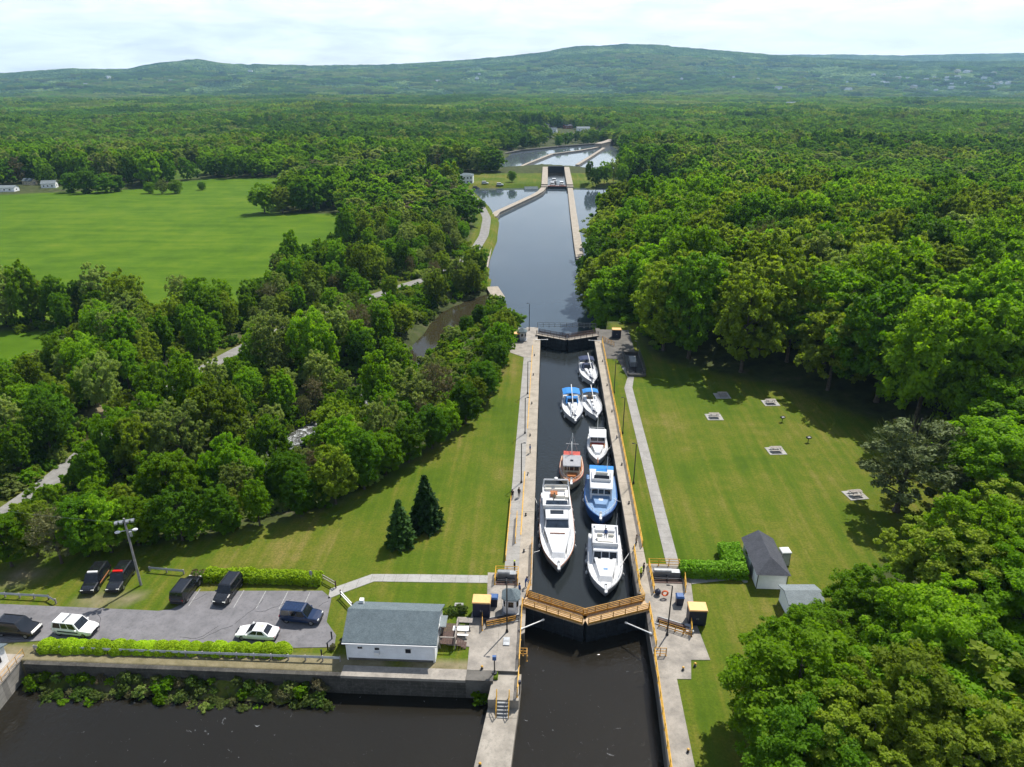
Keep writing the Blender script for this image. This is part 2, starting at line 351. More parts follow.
POOL2 = [(-6,177)] + GP([(505,300),(492,292),(488,262),(491,238),(496,217),(476,213),(470,201),(465,188.5),(545,188),(565,188),(690,188),(672,203),(645,222)], ZP2) + [(25,345),(18.5,300),(17,260),(16.8,225),(17,190),(16,177)]
POOL3 = GP([(480,178),(503,160),(513,152.5),(560,147.5),(608,143.5),(618,150),(622,165),(612,180),(585,176),(540,172)], ZP3)
POND = GP([(398,364),(425,332),(440,313),(468,300),(489,294),(484,314),(455,335),(432,350),(408,374)], -12.6)
STREAM = GP([(403,370),(372,393),(345,410),(300,432),(272,450),(240,474),(180,500),(110,525),(0,560)], -12.0)
ROAD = GP([(418,160),(432,170),(447,178),(466,190),(480,204),(487,218),(484,236),(474,252),(460,266),(435,278),(410,285),(370,299),(300,324),(262,340),(232,355),(180,385),(120,425),(60,478),(0,520)], -11.0)
FIELD = GP([(0,194),(70,190),(150,186),(200,176),(290,176),(275,214),(355,215),(335,240),(285,280),(235,312),(150,312),(60,320),(0,326),(-200,326),(-250,196)], -10.0)
FIELD2 = GP([(-60,333),(45,333),(66,352),(36,362),(-60,364)], -10.0)
def T(X, Y):
    X = np.asarray(X, float); Y = np.asarray(Y, float)
    D = np.hypot(X, Y)
    left = -10.0 + 1.2*(fbm(X, Y, 60, 3)-.5)*2 - sstep(360, 560, Y)*2 - sstep(560, 1100, Y)*12
    # field swells gently
    right = 2.5*fbm(X, Y, 70, 5)*sstep(30, 60, X) - sstep(185, 520, Y)*11.5 - sstep(560, 1100, Y)*14
    k = sstep(-14, 14, X + 6)
    z = left*(1-k) + right*k
    far = -25 - sstep(1100, 3300, D)*13 - sstep(3400, 4400, D)*22 + (fbm(X, Y, 420, 8)-.5)*22*sstep(900, 1800, D)*(1-sstep(3600, 4300, D))
    z = np.where(D > 800, z*(1-sstep(800, 1150, D)) + far*sstep(800, 1150, D), z)
    dl = sdpoly(X, Y, LAWN)
    z = np.where(dl < 24, z*sstep(1.0, 22, dl) + (-0.03)*(1-sstep(1.0, 22, dl)), z)
    # land beside the second lock
    e = sstep(14, 4, np.maximum(np.abs(X-7)-60, 0))*sstep(505, 512, Y)*(1-sstep(532, 575, Y)); z = z*(1-e) - 11.3*e
    for poly, zz, w in ((POOL2, ZP2, 5.0), (POOL3, ZP3, 8.0), (POND, -12.6, 3.0)):
        d = sdpoly(X, Y, poly); bank = zz + np.where(d < 0, np.maximum(-2.5, d*.6), .35 + np.maximum(0, d-w*.4)*.55)
        if zz == ZP2: bank = np.where((Y < 186) & (d > 0), 5, bank)
        z = np.where(d < 40, np.minimum(z, np.maximum(bank, zz-2.5)), z)
    ds = dline(X, Y, STREAM); z = np.where(ds < 14, np.minimum(z, -13.6 + np.maximum(0, ds-2.2)*.35), z)
    dr = dline(X, Y, ROAD); kr = 1-sstep(3.6, 9, dr); z = z*(1-kr) + (-11.0)*kr*(1) if False else np.where(dr < 9, z*(1-kr) + ZROAD(X, Y)*kr, z)
    # cuts under the masonry of the near lock and the quay
    cx = sstep(-4.5, -3.3, X)*(1-sstep(13.5, 14.35, X)); c1 = np.where((Y < 178), cx, 0)
    z = z*(1-c1) - 9.0*c1
    c3 = sstep(-3.9, -.2, X)*(1-sstep(14.2, 18, X))*((Y > 522) & (Y < 627)); z = z*(1-c3) - 20.0*c3
    c2 = np.where(X < -3.3, 1-sstep(58.8, 59.22, Y), 0); z = z*(1-c2) - 9.0*c2
    return z
def ZROAD(X, Y): return -11.2 + sstep(420, 250, Y)*0.6
def spaced(a, b, first, grow):
    o = [a]; s = first
    while o[-1] < b: o.append(o[-1]+s); s *= grow
    return o
xs = sorted(set([-3.9,-.2,14.2,18.01] + [-x for x in spaced(130, 5200, 3, 1.06)] + list(np.arange(-130, -6, 2.0)) + [-6,-5,-4.5,-4.1,-3.7,-3.3,-2.5,0,3,6,9,12,13.5,13.75,14.05,14.35,15,16,17] + list(np.arange(18, 112, 2.0)) + spaced(112, 5200, 3, 1.06)))
ys = sorted(set(list(np.arange(-60, 50, 8.0)) + list(np.arange(50, 59, 1.5)) + [58.6,58.8,59.0,59.11,59.22,59.5,59.8,60.2,60.6,61.0] + list(np.arange(62, 180, 2.0)) + [177.9,178.1] + list(np.arange(180, 330, 2.5)) + list(np.arange(330, 505, 5.0)) + list(np.arange(505, 660, 2.5)) + list(np.arange(660, 1150, 6.0)) + spaced(1150, 5200, 12, 1.045)))
GX, GY = np.meshgrid(xs, ys); GZ = T(GX, GY)
def gridmesh(name, X, Y, Z, mats):
    ny, nx = X.shape; v = np.stack([X.ravel(), Y.ravel(), Z.ravel()], 1)
    idx = np.arange(ny*nx).reshape(ny, nx); f = np.stack([idx[:-1,:-1].ravel(), idx[:-1,1:].ravel(), idx[1:,1:].ravel(), idx[1:,:-1].ravel()], 1)
    me = bpy.data.meshes.new(name); me.vertices.add(len(v)); me.vertices.foreach_set('co', v.ravel()); nf = len(f)
    me.loops.add(nf*4); me.loops.foreach_set('vertex_index', f.ravel().astype(np.int32)); me.polygons.add(nf)
    me.polygons.foreach_set('loop_start', np.arange(0, nf*4, 4, dtype=np.int32)); me.polygons.foreach_set('use_smooth', np.ones(nf, bool)); me.update(calc_edges=True)
    for x in mats: me.materials.append(x)
    o = bpy.data.objects.new(name, me); COL.objects.link(o); return o
def vattr(o, name, val):
    a = o.data.attributes.new(name, 'FLOAT', 'POINT'); a.data.foreach_set('value', np.asarray(val, np.float32).ravel())
# ground material
def ground_mat():
    m = bpy.data.materials.new('ground_cover'); m.use_nodes = True; t = m.node_tree; b = t.nodes['Principled BSDF']; K = t.links.new
    c = nd(t, 'ShaderNodeTexCoord')
    def noise(s, d=5.0, ro=.6, src=None): n = nd(t, 'ShaderNodeTexNoise', i_Scale=s, i_Detail=d, i_Roughness=ro); K(src or c.outputs['Object'], n.inputs['Vector']); return n.outputs[0]
    def ramp(src, stops):
        r = nd(t, 'ShaderNodeValToRGB'); e = r.color_ramp.elements
        while len(e) < len(stops): e.new(.5)
        for q, (p, col) in zip(e, stops): q.position = p; q.color = (*col, 1)
        K(src, r.inputs[0]); return r.outputs[0]
    def mix(f, a, bb):
        x = nd(t, 'ShaderNodeMix', data_type='RGBA')
        for s, v in ((0, f), (6, a), (7, bb)):
            if hasattr(v, 'links'): K(v, x.inputs[s])
            else: x.inputs[s].default_value = v if not isinstance(v, tuple) else (*v, 1)
        return x.outputs[2]
    def math_(op, a, bb=None):
        x = nd(t, 'ShaderNodeMath', operation=op)
        for i, v in enumerate((a, bb)):
            if v is None: continue
            if hasattr(v, 'links'): K(v, x.inputs[i])
            else: x.inputs[i].default_value = v
        return x.outputs[0]
    def attr(n): a = nd(t, 'ShaderNodeAttribute'); a.attribute_name = n; return a.outputs['Fac']
    # mown lawn: long soft stripes and worn patches
    def stretched(sx, sy, rot=0.0):
        q = nd(t, 'ShaderNodeMapping'); q.inputs['Scale'].default_value = (sx, sy, 1); q.inputs['Rotation'].default_value = (0, 0, rot); K(c.outputs['Object'], q.inputs[0]); return q.outputs[0]
    big = noise(.045, 6.0); mid = noise(.35, 6.0, .65); fine = noise(3.2, 5.0, .75); stripe = noise(.9, 3.0, .5, stretched(1.0, .035, R(4)))
    f1 = math_('ADD', math_('MULTIPLY', big, .6), math_('ADD', math_('MULTIPLY', mid, .28), math_('MULTIPLY', stripe, .33)))
    lawn = ramp(f1, [(.46, (.05,.094,.005)), (.56, (.078,.12,.008)), (.65, (.122,.134,.016)), (.76, (.195,.16,.045))])
    lawn = mix(math_('MULTIPLY', ramp(fine, [(.4, (0,0,0)), (.62, (1,1,1))]), .6), lawn, (.045,.075,.006))
    weeds = ramp(noise(.8, 7.0, .7), [(.6, (0,0,0)), (.68, (1,1,1))]); lawn = mix(math_('MULTIPLY', weeds, .3), lawn, (.06,.12,.015))
    fs = noise(1.0, 4.0, .6, stretched(.012, .16, R(-24))); fs2 = noise(.05, 7.0, .7); fld = ramp(math_('ADD', math_('MULTIPLY', fs2, .62), math_('MULTIPLY', fs, .38)), [(.38, (.045,.1,.003)), (.5, (.066,.132,.004)), (.6, (.092,.152,.006)), (.72, (.14,.17,.02))])
    wood = ramp(noise(.25, 6.0, .65), [(.35, (.03,.038,.015)), (.55, (.055,.07,.022)), (.7, (.09,.08,.05))])
    dirt = ramp(noise(.6, 7.0, .65), [(.35, (.15,.125,.075)), (.6, (.24,.2,.13)), (.75, (.1,.11,.04))])
    out = mix(attr('field'), wood, fld); out = mix(attr('lawn'), out, lawn); out = mix(attr('dirt'), out, dirt)
    K(out, b.inputs['Base Color']); b.inputs['Roughness'].default_value = .95; b.inputs['Specular IOR Level'].default_value = .1
    bp = nd(t, 'ShaderNodeBump', i_Strength=.7, i_Distance=.12); K(noise(2.4, 6.0, .7), bp.inputs['Height']); K(bp.outputs[0], b.inputs['Normal'])
    M['ground'] = m; return m
ground = gridmesh('ground', GX, GY, GZ, [ground_mat()]); st(ground)
dl = sdpoly(GX, GY, LAWN); dfl = np.minimum(sdpoly(GX, GY, FIELD), sdpoly(GX, GY, FIELD2))
lawnm = 1-sstep(-.5, 2.5, dl + (fbm(GX, GY, 6, 2)-.5)*3)
road_v = 1-sstep(3.2, 7.5, dline(GX, GY, ROAD)); bank2 = (1-sstep(4, 12, np.abs(sdpoly(GX, GY, POOL2))))*(GY > 260)*(GX < 120)
lock2 = (np.abs(GX-7) < 130)*(GY > 500)*(GY < 600)*(GZ < -9)
vattr(ground, 'lawn', np.clip(lawnm + .8*road_v + bank2 + lock2, 0, 1))
clear = np.where((GY > 480) & (fbm(GX, GY, 90, 21) > .73) & (np.hypot(GX, GY) < 3500), .6, 0)
vattr(ground, 'field', np.clip(1-sstep(-1, 4, dfl) + clear, 0, 1))
dirt = np.where((GX < -5) & (GY < 61.1) & (GY > 59.0) & (fbm(GX, GY, 5, 7) > .3), .85, 0)
for (px, py, r_) in ((100,600,2.2),(30,577,1.6),(128,600,1.4),(190,603,1.2)):
    cx, cy = G(px, py, 0); dirt = np.maximum(dirt, .8*(1-sstep(r_*.4, r_*1.3, np.hypot((GX-cx)*.7, GY-cy))))
for (px, py, r_) in ((125,405,9),(150,400,7),(20,576,3),(285,395,4)):
    cx, cy = G(px, py, -10 if py < 500 else 0); dirt = np.maximum(dirt, 1-sstep(r_*.4, r_, np.hypot(GX-cx, GY-cy)+4*(fbm(GX, GY, 6, 4)-.5)))
vattr(ground, 'dirt', dirt)

# hills far behind: polar grid, ridge line read off the skyline
def az_slope(px, py):
    a = (px-512)/FPX; b = (383.5-py)/FPX
    f = math.cos(PITCH)+b*math.sin(PITCH); u = -math.sin(PITCH)+b*math.cos(PITCH)
    return math.atan2(a*math.cos(YAW)-f*math.sin(YAW), f*math.cos(YAW)+a*math.sin(YAW)), u/math.hypot(a, f)
RID1 = [(-200,78),(0,73),(70,68.5),(126,69),(143,65.5),(160,62.5),(196,59),(232,64),(276,64.5),(320,65.5),(380,64.5),(425,62.5),(470,59.5),(512,55.5),(545,51.5),(577,45.5),(600,45.5),(627,43.5),(655,44.5),(687,47.5),(737,51.5),(792,56),(850,59),(920,61),(1024,61),(1250,64)]
RID2 = [(-200,80),(240,75),(290,66.5),(335,64.5),(380,65),(420,68),(520,72),(700,62),(760,54.5),(840,54),(900,55),(960,53.5),(1024,52.5),(1250,57)]
NA, ND = 620, 110
az = np.linspace(R(-47), R(47), NA); dd = np.concatenate([np.linspace(4150, 7900, 80), np.linspace(8050, 12500, ND-80)])
AZ, DD = np.meshgrid(az, dd); HX, HY = DD*np.sin(AZ), DD*np.cos(AZ)
def ridge(tbl, D0):
    q = [az_slope(*p) for p in tbl]; return np.interp(AZ, [a for a, s in q], [CH + D0*s for a, s in q])
r1 = ridge(RID1, 7400.0); r2 = ridge(RID2, 11000.0)
nz_ = fbm(HX, HY, 900, 11, 5)-.5; gul = np.abs(fbm(HX, HY, 520, 15, 4)-.5)*2
t1 = np.clip((DD-4300)/(7400-4300), 0, 1); b1 = np.where(DD < 7400, t1**1.35, 1-sstep(7400, 9000, DD)*.75)
HZ = -62 + (r1+62)*b1 + (nz_*110 - gul*38)*np.sin(np.pi*np.clip(t1, 0, 1))
t2 = np.clip((DD-8600)/(11000-8600), 0, 1); HZ = np.maximum(HZ, -62+(r2+62)*np.where(DD < 11000, t2**1.2, 1-sstep(11000, 12500, DD)*.5) + nz_*40*np.sin(np.pi*t2))
HZ = HZ + np.where(DD > 4400, (fbm(HX, HY, 46, 31, 3)-.5)*15, 0)
HZ = np.where(DD < 4260, -66, HZ)
def hills_mat():
    m = bpy.data.materials.new('wooded_hills'); m.use_nodes = True; t = m.node_tree; b = t.nodes['Principled BSDF']; K = t.links.new
    c = nd(t, 'ShaderNodeTexCoord'); n = nd(t, 'ShaderNodeTexNoise', i_Scale=.0035, i_Detail=9.0, i_Roughness=.68); v = nd(t, 'ShaderNodeTexVoronoi', i_Scale=.045); n2 = nd(t, 'ShaderNodeTexNoise', i_Scale=.03, i_Detail=6.0, i_Roughness=.7)
    for q in (n, v, n2): K(c.outputs['Object'], q.inputs['Vector'])
    r = nd(t, 'ShaderNodeValToRGB'); e = r.color_ramp.elements; e[0].position = .42; e[0].color = (.012,.035,.01,1); e[1].position = .54; e[1].color = (.05,.1,.02,1); q = e.new(.63); q.color = (.15,.22,.06,1)
    ad = nd(t, 'ShaderNodeMath', operation='MULTIPLY_ADD'); ad.inputs[1].default_value = .45; K(n2.outputs[0], ad.inputs[0])
    mu = nd(t, 'ShaderNodeMath', operation='MULTIPLY'); mu.inputs[1].default_value = .6; K(n.outputs[0], mu.inputs[0]); K(mu.outputs[0], ad.inputs[2]); K(ad.outputs[0], r.inputs[0])
    K(r.outputs[0], b.inputs['Base Color']); b.inputs['Roughness'].default_value = 1; b.inputs['Specular IOR Level'].default_value = 0
    bp = nd(t, 'ShaderNodeBump', i_Strength=1.0, i_Distance=25.0); K(v.outputs['Distance'], bp.inputs['Height']); bp.invert = True; K(bp.outputs[0], b.inputs['Normal'])
    return m
hills = gridmesh('hills', HX, HY, HZ, [hills_mat()]); st(hills)

# ------------------------------------------------------------------ water sheets
def sheet(name, poly, z, m, label=None):
    bm = bmesh.new(); vs = [bm.verts.new((p[0], p[1], z)) for p in poly]; f = bm.faces.new(vs); bm.normal_update()
    if f.normal.z < 0: f.normal_flip()
    bmesh.ops.triangulate(bm, faces=bm.faces[:]); me = bpy.data.meshes.new(name); bm.to_mesh(me); bm.free(); me.materials.append(M[m])
    o = bpy.data.objects.new(name, me); COL.objects.link(o); return st(o)
def grow(poly, d):
    cx = sum(p[0] for p in poly)/len(poly); cy = sum(p[1] for p in poly)/len(poly); o = []
    n = len(poly); s = 1 if area2(poly) > 0 else -1
    for i in range(n):
        a, b, c = Vector(poly[i-1]), Vector(poly[i]), Vector(poly[(i+1) % n])
        n1 = Vector(((b-a).y, -(b-a).x)).normalized()*s; n2 = Vector(((c-b).y, -(c-b).x)).normalized()*s
        k = (n1+n2); k = k/max(.5, k.length_squared)*2; o.append((b.x+k.x*d, b.y+k.y*d))
    return o
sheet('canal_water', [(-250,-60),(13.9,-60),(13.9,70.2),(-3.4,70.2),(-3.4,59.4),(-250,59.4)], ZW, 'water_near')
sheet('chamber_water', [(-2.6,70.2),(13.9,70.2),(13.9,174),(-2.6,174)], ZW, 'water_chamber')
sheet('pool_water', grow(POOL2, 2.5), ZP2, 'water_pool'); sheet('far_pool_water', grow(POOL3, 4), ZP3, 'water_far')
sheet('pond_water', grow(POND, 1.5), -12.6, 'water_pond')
def ribbon(name, pts, w, zf, m, step=3.0, lift=.08):
    dense = []
    for (x0,y0),(x1,y1) in zip(pts[:-1], pts[1:]):
        k = max(1, int(math.hypot(x1-x0, y1-y0)/step))
        for i in range(k): dense.append((x0+(x1-x0)*i/k, y0+(y1-y0)*i/k))
    dense.append(pts[-1]); a = np.array(dense)
    for _ in range(6): a[1:-1] = (a[:-2]+2*a[1:-1]+a[2:])/4
    d = np.gradient(a, axis=0); d /= np.linalg.norm(d, axis=1)[:, None]; nn = np.stack([-d[:,1], d[:,0]], 1)
    cols = [a + nn*w*k for k in (-.5, -.25, 0, .25, .5)]
    X = np.stack([q[:,0] for q in cols]); Y = np.stack([q[:,1] for q in cols]); Z = zf(X, Y)+lift
    Z[:] = np.maximum(Z, Z[2][None,:]) if m != 'x' else Z
    o = gridmesh(name, X, Y, Z, [M[m]]); return st(o)
ribbon('stream', STREAM, 6.5, lambda X, Y: X*0-13.0, 'water_rapid', lift=0)
ribbon('road', ROAD, 4.6, T, 'gravel', lift=.2)

# ------------------------------------------------------------------ paved surfaces round the lock
def slab(name, poly, z1, th, m, kind='structure'):
    mb = MB(); mb.prism(poly, z1-th, z1); o = mb.build(name, M[m])
    return tag(o, kind=kind)
LOT = [G(0,604),G(140,610),G(158,611),G(172,609),G(184,603),(-45.2,71.6),(-40,72.0),(-28.2,72.6),(-26.6,71.2),(-26.0,67.0),(-24.2,64.8),(-23.9,62.9),G(290,648),G(110,640),G(60,640),(-64,61.6),(-100,61.2),(-100,68.6)]
slab('parking_lot', LOT, .03, .25, 'asphalt')
slab('paving', [(-7.0,77.3),(-6.7,72.4),(-8.2,71.6),(-8.6,66.2),(-11.2,65.8),(-10.9,63.9),(-8.1,63.7),(-8.0,61.0),(-8.0,60.2),(-4.8,60.2),(-4.8,77.3)], .035, .25, 'paving')
slab('footpath', GP([(330,589),(372,574.2),(420,574.4),(488,575.5),(488,583),(374,581.5),(340,594),(328,599)], 0), .03, .2, 'path_side')
slab('walkway', [(17.3,80.2),(19.05,80.2),(19.05,140),(17.3,140)], .03, .2, 'path_concrete')
slab('walkway', [(17.3,140),(19.0,140),(20.0,146),(19.0,152),(17.8,152),(18.6,146)], .033, .2, 'path_concrete')
slab('paving', [(14.55,80.2),(19.3,80.2),(20.0,77.0),(19.2,69),(19.7,63.0),(17.5,62.9),(17.0,60.05),(15.4,60.0),(14.55,60.0)], .035, .25, 'paving')
slab('footpath', GP([(682,579.5),(745,576),(748,582),(744,583),(740,578.5),(684,585)], 0), .03, .2, 'path_concrete')
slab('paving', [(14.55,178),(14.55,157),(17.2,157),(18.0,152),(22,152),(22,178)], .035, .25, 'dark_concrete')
slab('paving', [(-4.8,157),(-8.2,160),(-8.4,169),(-7.0,178),(-4.8,178)], .035, .25, 'paving')
slab('quay_paving', [(-8.0,59.3),(-8.0,60.2),(-22,60.2),(-22,59.3)], .035, .25, 'paving')
slab('paving', [(-4.785,60.21),(-2.1,60.21),(-2.1,66),(-1.68,66.3),(-1.68,73.98),(-2.87,73.98),(-2.87,77.38),(-4.785,77.38)], .036, .2, 'paving')
slab('paving', [(14.545,60.06),(13.26,60.06),(13.26,66.3),(13.4,73.98),(14.545,73.98)], .036, .2, 'paving')
slab('paving', [(-4.785,157.02),(-2.88,157.02),(-2.88,169.62),(-1.7,169.62),(-1.7,178.9),(-4.785,178.9)], .036, .2, 'paving')
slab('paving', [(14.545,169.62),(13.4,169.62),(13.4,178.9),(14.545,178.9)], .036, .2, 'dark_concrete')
lm = MB()
for x in np.arange(-44.2, -29, 2.9): lm.box(x-.055, x+.055, 68.9, 72.2, .031, .036)
mat('faded_paint', (.33,.33,.32), .8, 0, .3, 6, col2=(.17,.17,.18)); st(lm.build('bay_markings', M['faded_paint']))
mat('tar', (.05,.05,.053), .7, 0, .3, 3); tm = MB(); r0 = random.Random(2)
for i in range(9):
    x, y = r0.uniform(-66, -26), r0.uniform(62.4, 70); a = r0.uniform(-.5, .5)+(1.5 if i % 3 == 0 else 0); P = [(x, y)]
    for k in range(7): P.append((P[-1][0]+.7*math.cos(a), P[-1][1]+.7*math.sin(a))); a += r0.uniform(-.5, .5)
    P = [q for q in P if sdpoly(np.array([q[0]]), np.array([q[1]]), LOT)[0] < -.3]
    for (xa, ya), (xb, yb) in zip(P[:-1], P[1:]): tm.bar((xa, ya, .028), (xb, yb, .028), .03, 4)
st(tm.build('tar_seams', M['tar']))

# ------------------------------------------------------------------ trees
def quads_mesh(name, V, m, parent=None, loc=None, link=True):
    """V: (n,4,3) leaf faces -> one mesh object"""
    n = len(V); me = bpy.data.meshes.new(name); me.vertices.add(n*4); me.vertices.foreach_set('co', V.reshape(-1).astype(np.float32))
    me.loops.add(n*4); me.loops.foreach_set('vertex_index', np.arange(n*4, dtype=np.int32)); me.polygons.add(n)
    me.polygons.foreach_set('loop_start', np.arange(0, n*4, 4, dtype=np.int32)); me.update(calc_edges=True); me.materials.append(m)
    o = bpy.data.objects.new(name, me)
    if link: COL.objects.link(o)
    if parent: o.parent = parent
    if loc: o.location = loc
    return o
def unit(v): return v/np.maximum(1e-9, np.linalg.norm(v, axis=-1, keepdims=True))
def leaves(P, N, size, rng, stretch=1.5, jit=.75):
    """leaf-spray faces at P facing roughly N"""
    n = len(P); N = unit(N + rng.normal(size=(n,3))*jit); a = unit(np.cross(N, rng.normal(size=(n,3)))); b = np.cross(N, a)
    s = size*rng.uniform(.55, 1.3, (n,1)); l = s*stretch*.5; w = s*.5
    bend = N*s*rng.uniform(-.25, .1, (n,1))
    return np.stack([P-a*l+bend, P-b*w, P+a*l+bend, P+b*w], 1)
def crown_quads(seed, Rr, z0, z1, nl, nleaf, leaf, lr=(.26,.42), top=.35, flat=1.0, gap=0.0, tuft=42):
    """dome of leafy clumps: nl boughs on an ellipsoid, each a cluster of sprays"""
    rng = np.random.default_rng(seed); hc = z0+(z1-z0)*top; C = []; L = []
    hu, hd = z1-hc, hc-z0
    for i in range(nl):
        u = 1-2*(i+.5)/nl; ph = i*2.39996+rng.uniform(-.4,.4); s = math.sqrt(max(0, 1-u*u)); d = np.array([s*math.cos(ph), s*math.sin(ph), u])
        r = rng.uniform(*lr)*Rr; k = rng.uniform(.72, 1.05) if i % 4 else rng.uniform(.35,.7)
        c = np.array([d[0]*(Rr-r*.8)*k, d[1]*(Rr-r*.8)*k, hc+(d[2]*(hu-r*.75) if d[2] > 0 else d[2]*(hd-r*.5))*k]); c[:2] += rng.normal(size=2)*Rr*.05
        if rng.uniform() < gap: continue
        C.append(c); L.append(r)
    C = np.array(C); L = np.array(L); w = L**2; w /= w.sum()
    out = []
    for c, r, wi in zip(C, L, w):
        n = max(20, int(nleaf*wi)); ns = max(5, int(n/tuft)); od = unit((c-np.array([0,0,hc-hu*.4]))[None])[0]
        sd = unit(rng.normal(size=(ns,3)) + od*.75 + np.array([0,0,.25])); sp = c + sd*r*rng.uniform(.5,1.18,(ns,1))*np.array([1,1,.85*flat])
        j = rng.integers(0, ns, n); q = rng.normal(size=(n,3)); q = unit(q)*rng.uniform(0, 1, (n,1))**.5*r*.33
        P = sp[j]+q*np.array([1,1,.75]); N = unit(sd[j]*.7+q/(r*.36)*.5+np.array([0,0,.55]))
        out.append(leaves(P, N, leaf, rng))
    return np.concatenate(out)
def trunk_mb(seed, h, r, z0, spread):
    rng = random.Random(seed); mb = MB(); lean = (rng.uniform(-.04,.04)*h, rng.uniform(-.04,.04)*h)
    pts = [(lean[0]*k*k, lean[1]*k*k, h*k) for k in (0,.04,.3,.6,1)]; rr = [r*1.5, r*1.05, r*.8, r*.5, r*.15]
    for i in range(4): mb.bar(pts[i], pts[i+1], rr[i], 8, 0, rr[i+1])
    for i in range(9):
        k = rng.uniform(z0/h, .85); a = i*2.4+rng.uniform(-.4,.4); b = (lean[0]*k*k, lean[1]*k*k, h*k); l = spread*(1.05-.5*k)*rng.uniform(.6,.95)
        m_ = (b[0]+math.cos(a)*l*.5, b[1]+math.sin(a)*l*.5, b[2]+l*.32); e = (b[0]+math.cos(a)*l, b[1]+math.sin(a)*l, b[2]+l*.62)
        mb.bar(b, m_, r*.42*(1-k*.5), 5, 0, r*.25*(1-k*.5)); mb.bar(m_, e, r*.25*(1-k*.5), 5, 0, r*.07)
        for s in (-1, 1):
            e2 = (m_[0]+math.cos(a+s*.8)*l*.42, m_[1]+math.sin(a+s*.8)*l*.42, m_[2]+l*.3); mb.bar(m_, e2, r*.17, 4, 0, r*.05)
    return mb
def conifer_quads(seed, h, Rr, nw=26, per=13, leaf=.34, z0=.5):
    rng = np.random.default_rng(seed); out = []
    for i in range(nw):
        t = i/(nw-1); z = z0+(h-z0)*t**.9; rad = Rr*(1-t)**.82*rng.uniform(.85,1.1)+.12
        for j in range(max(4, int(per*(1-t*.55)))):
            a = j*2*math.pi/max(4, int(per*(1-t*.55)))+i*.7+rng.uniform(-.2,.2); rl = rad*rng.uniform(.78,1.1); n = max(5, int(rl*15)); k = rng.uniform(.12, 1, n)**.7
            P = np.stack([np.cos(a)*rl*k, np.sin(a)*rl*k, z - .34*rl*k + .14*rl*k*k], 1) + rng.normal(size=(n,3))*.11*np.array([1,1,.6])
            out.append(leaves(P, np.tile(np.array([math.cos(a)*.35, math.sin(a)*.35, .8]), (n,1)), leaf, rng, 2.0, .45))
    return np.concatenate(out)
def twig_quads(seed, Rr, z0, z1, n=900):
    rng = np.random.default_rng(seed); hc = (z0+z1)/2; d = unit(rng.normal(size=(n,3))+np.array([0,0,.3])); P = d*np.array([Rr,Rr,(z1-z0)/2])*rng.uniform(.3,1,(n,1))+np.array([0,0,hc])
    v = unit(d+np.array([0,0,.7])+rng.normal(size=(n,3))*.4); a = unit(np.cross(v, rng.normal(size=(n,3))))*.025; l = rng.uniform(.5,1.5,(n,1)); return np.stack([P-a, P+a, P+v*l+a*.3, P+v*l-a*.3], 1)
# prototypes: kind -> list of (crown mesh, trunk mesh); nominal height 15 m, crown radius 6 m
PROTO = {}
SHAPES = [dict(Rr=6.0, z0=2.2, z1=15, nl=44, top=.45), dict(Rr=5.2, z0=2.0, z1=15.5, nl=40, top=.5), dict(Rr=6.6, z0=2.6, z1=14.2, nl=50, top=.42)]
def proto(kind, m, var, nleaf, leaf, seed, **kw):
    s = dict(SHAPES[var % 3]); s.update(kw); cr = quads_mesh('crown', crown_quads(seed, nleaf=nleaf, leaf=leaf, **s), M[m], link=False)
    if kind.startswith('brown'):
        tw = twig_quads(seed, s['Rr']*.9, s['z0']+1, s['z1'], 1500); cr2 = quads_mesh('x', np.concatenate([crown_quads(seed, nleaf=nleaf, leaf=leaf, **s), tw]), M[m], link=False); cr = cr2
    tk = trunk_mb(seed, s['z1']*.86, .3, 3.2, s['Rr']*.85).build('trunk', M['bark']); COL.objects.unlink(tk)
    PROTO.setdefault(kind, []).append((cr.data, tk.data))
for i in range(3):
    proto('bright', 'leaf_bright', i, 17000, .36, 100+i); proto('olive', 'leaf_olive', i, 17000, .36, 120+i, lr=(.22,.36), nl=56)
    proto('deep', 'leaf_deep', i, 17000, .36, 140+i); proto('pale', 'leaf_pale', i, 13000, .34, 160+i, lr=(.2,.32), nl=60, gap=.08)
for i in range(2):
    proto('brown', 'leaf_brown', i, 4200, .3, 180+i, gap=.2)
    proto('bright_near', 'leaf_bright', i*2, 62000, .22, 200+i, tuft=95, nl=60, lr=(.2,.36)); proto('olive_near', 'leaf_olive', i*2, 62000, .2, 220+i, tuft=95, nl=72, lr=(.18,.3)); proto('deep_near', 'leaf_deep', i, 56000, .22, 240+i, tuft=95, nl=60)
pine_cr = quads_mesh('crown', np.concatenate([crown_quads(300, 5.2, 2.5, 15, 34, 15000, .26, lr=(.2,.34), top=.45, flat=.5, gap=.15), twig_quads(301, 4.4, 2.5, 14, 900)]), M['leaf_pine'], link=False)
tk = trunk_mb(302, 14, .3, 2.5, 4.2).build('trunk', M['bark']); COL.objects.unlink(tk); PROTO['pine'] = [(pine_cr.data, tk.data)]
for i in range(2):
    cq = quads_mesh('crown', conifer_quads(310+i, 8.6, 2.6+.2*i), M['leaf_conifer'], link=False); mb = MB(); mb.bar((0,0,0),(0,0,8.2),.17,8,0,.03); tk = mb.build('trunk', M['bark']); COL.objects.unlink(tk); PROTO.setdefault('spruce', []).append((cq.data, tk.data))
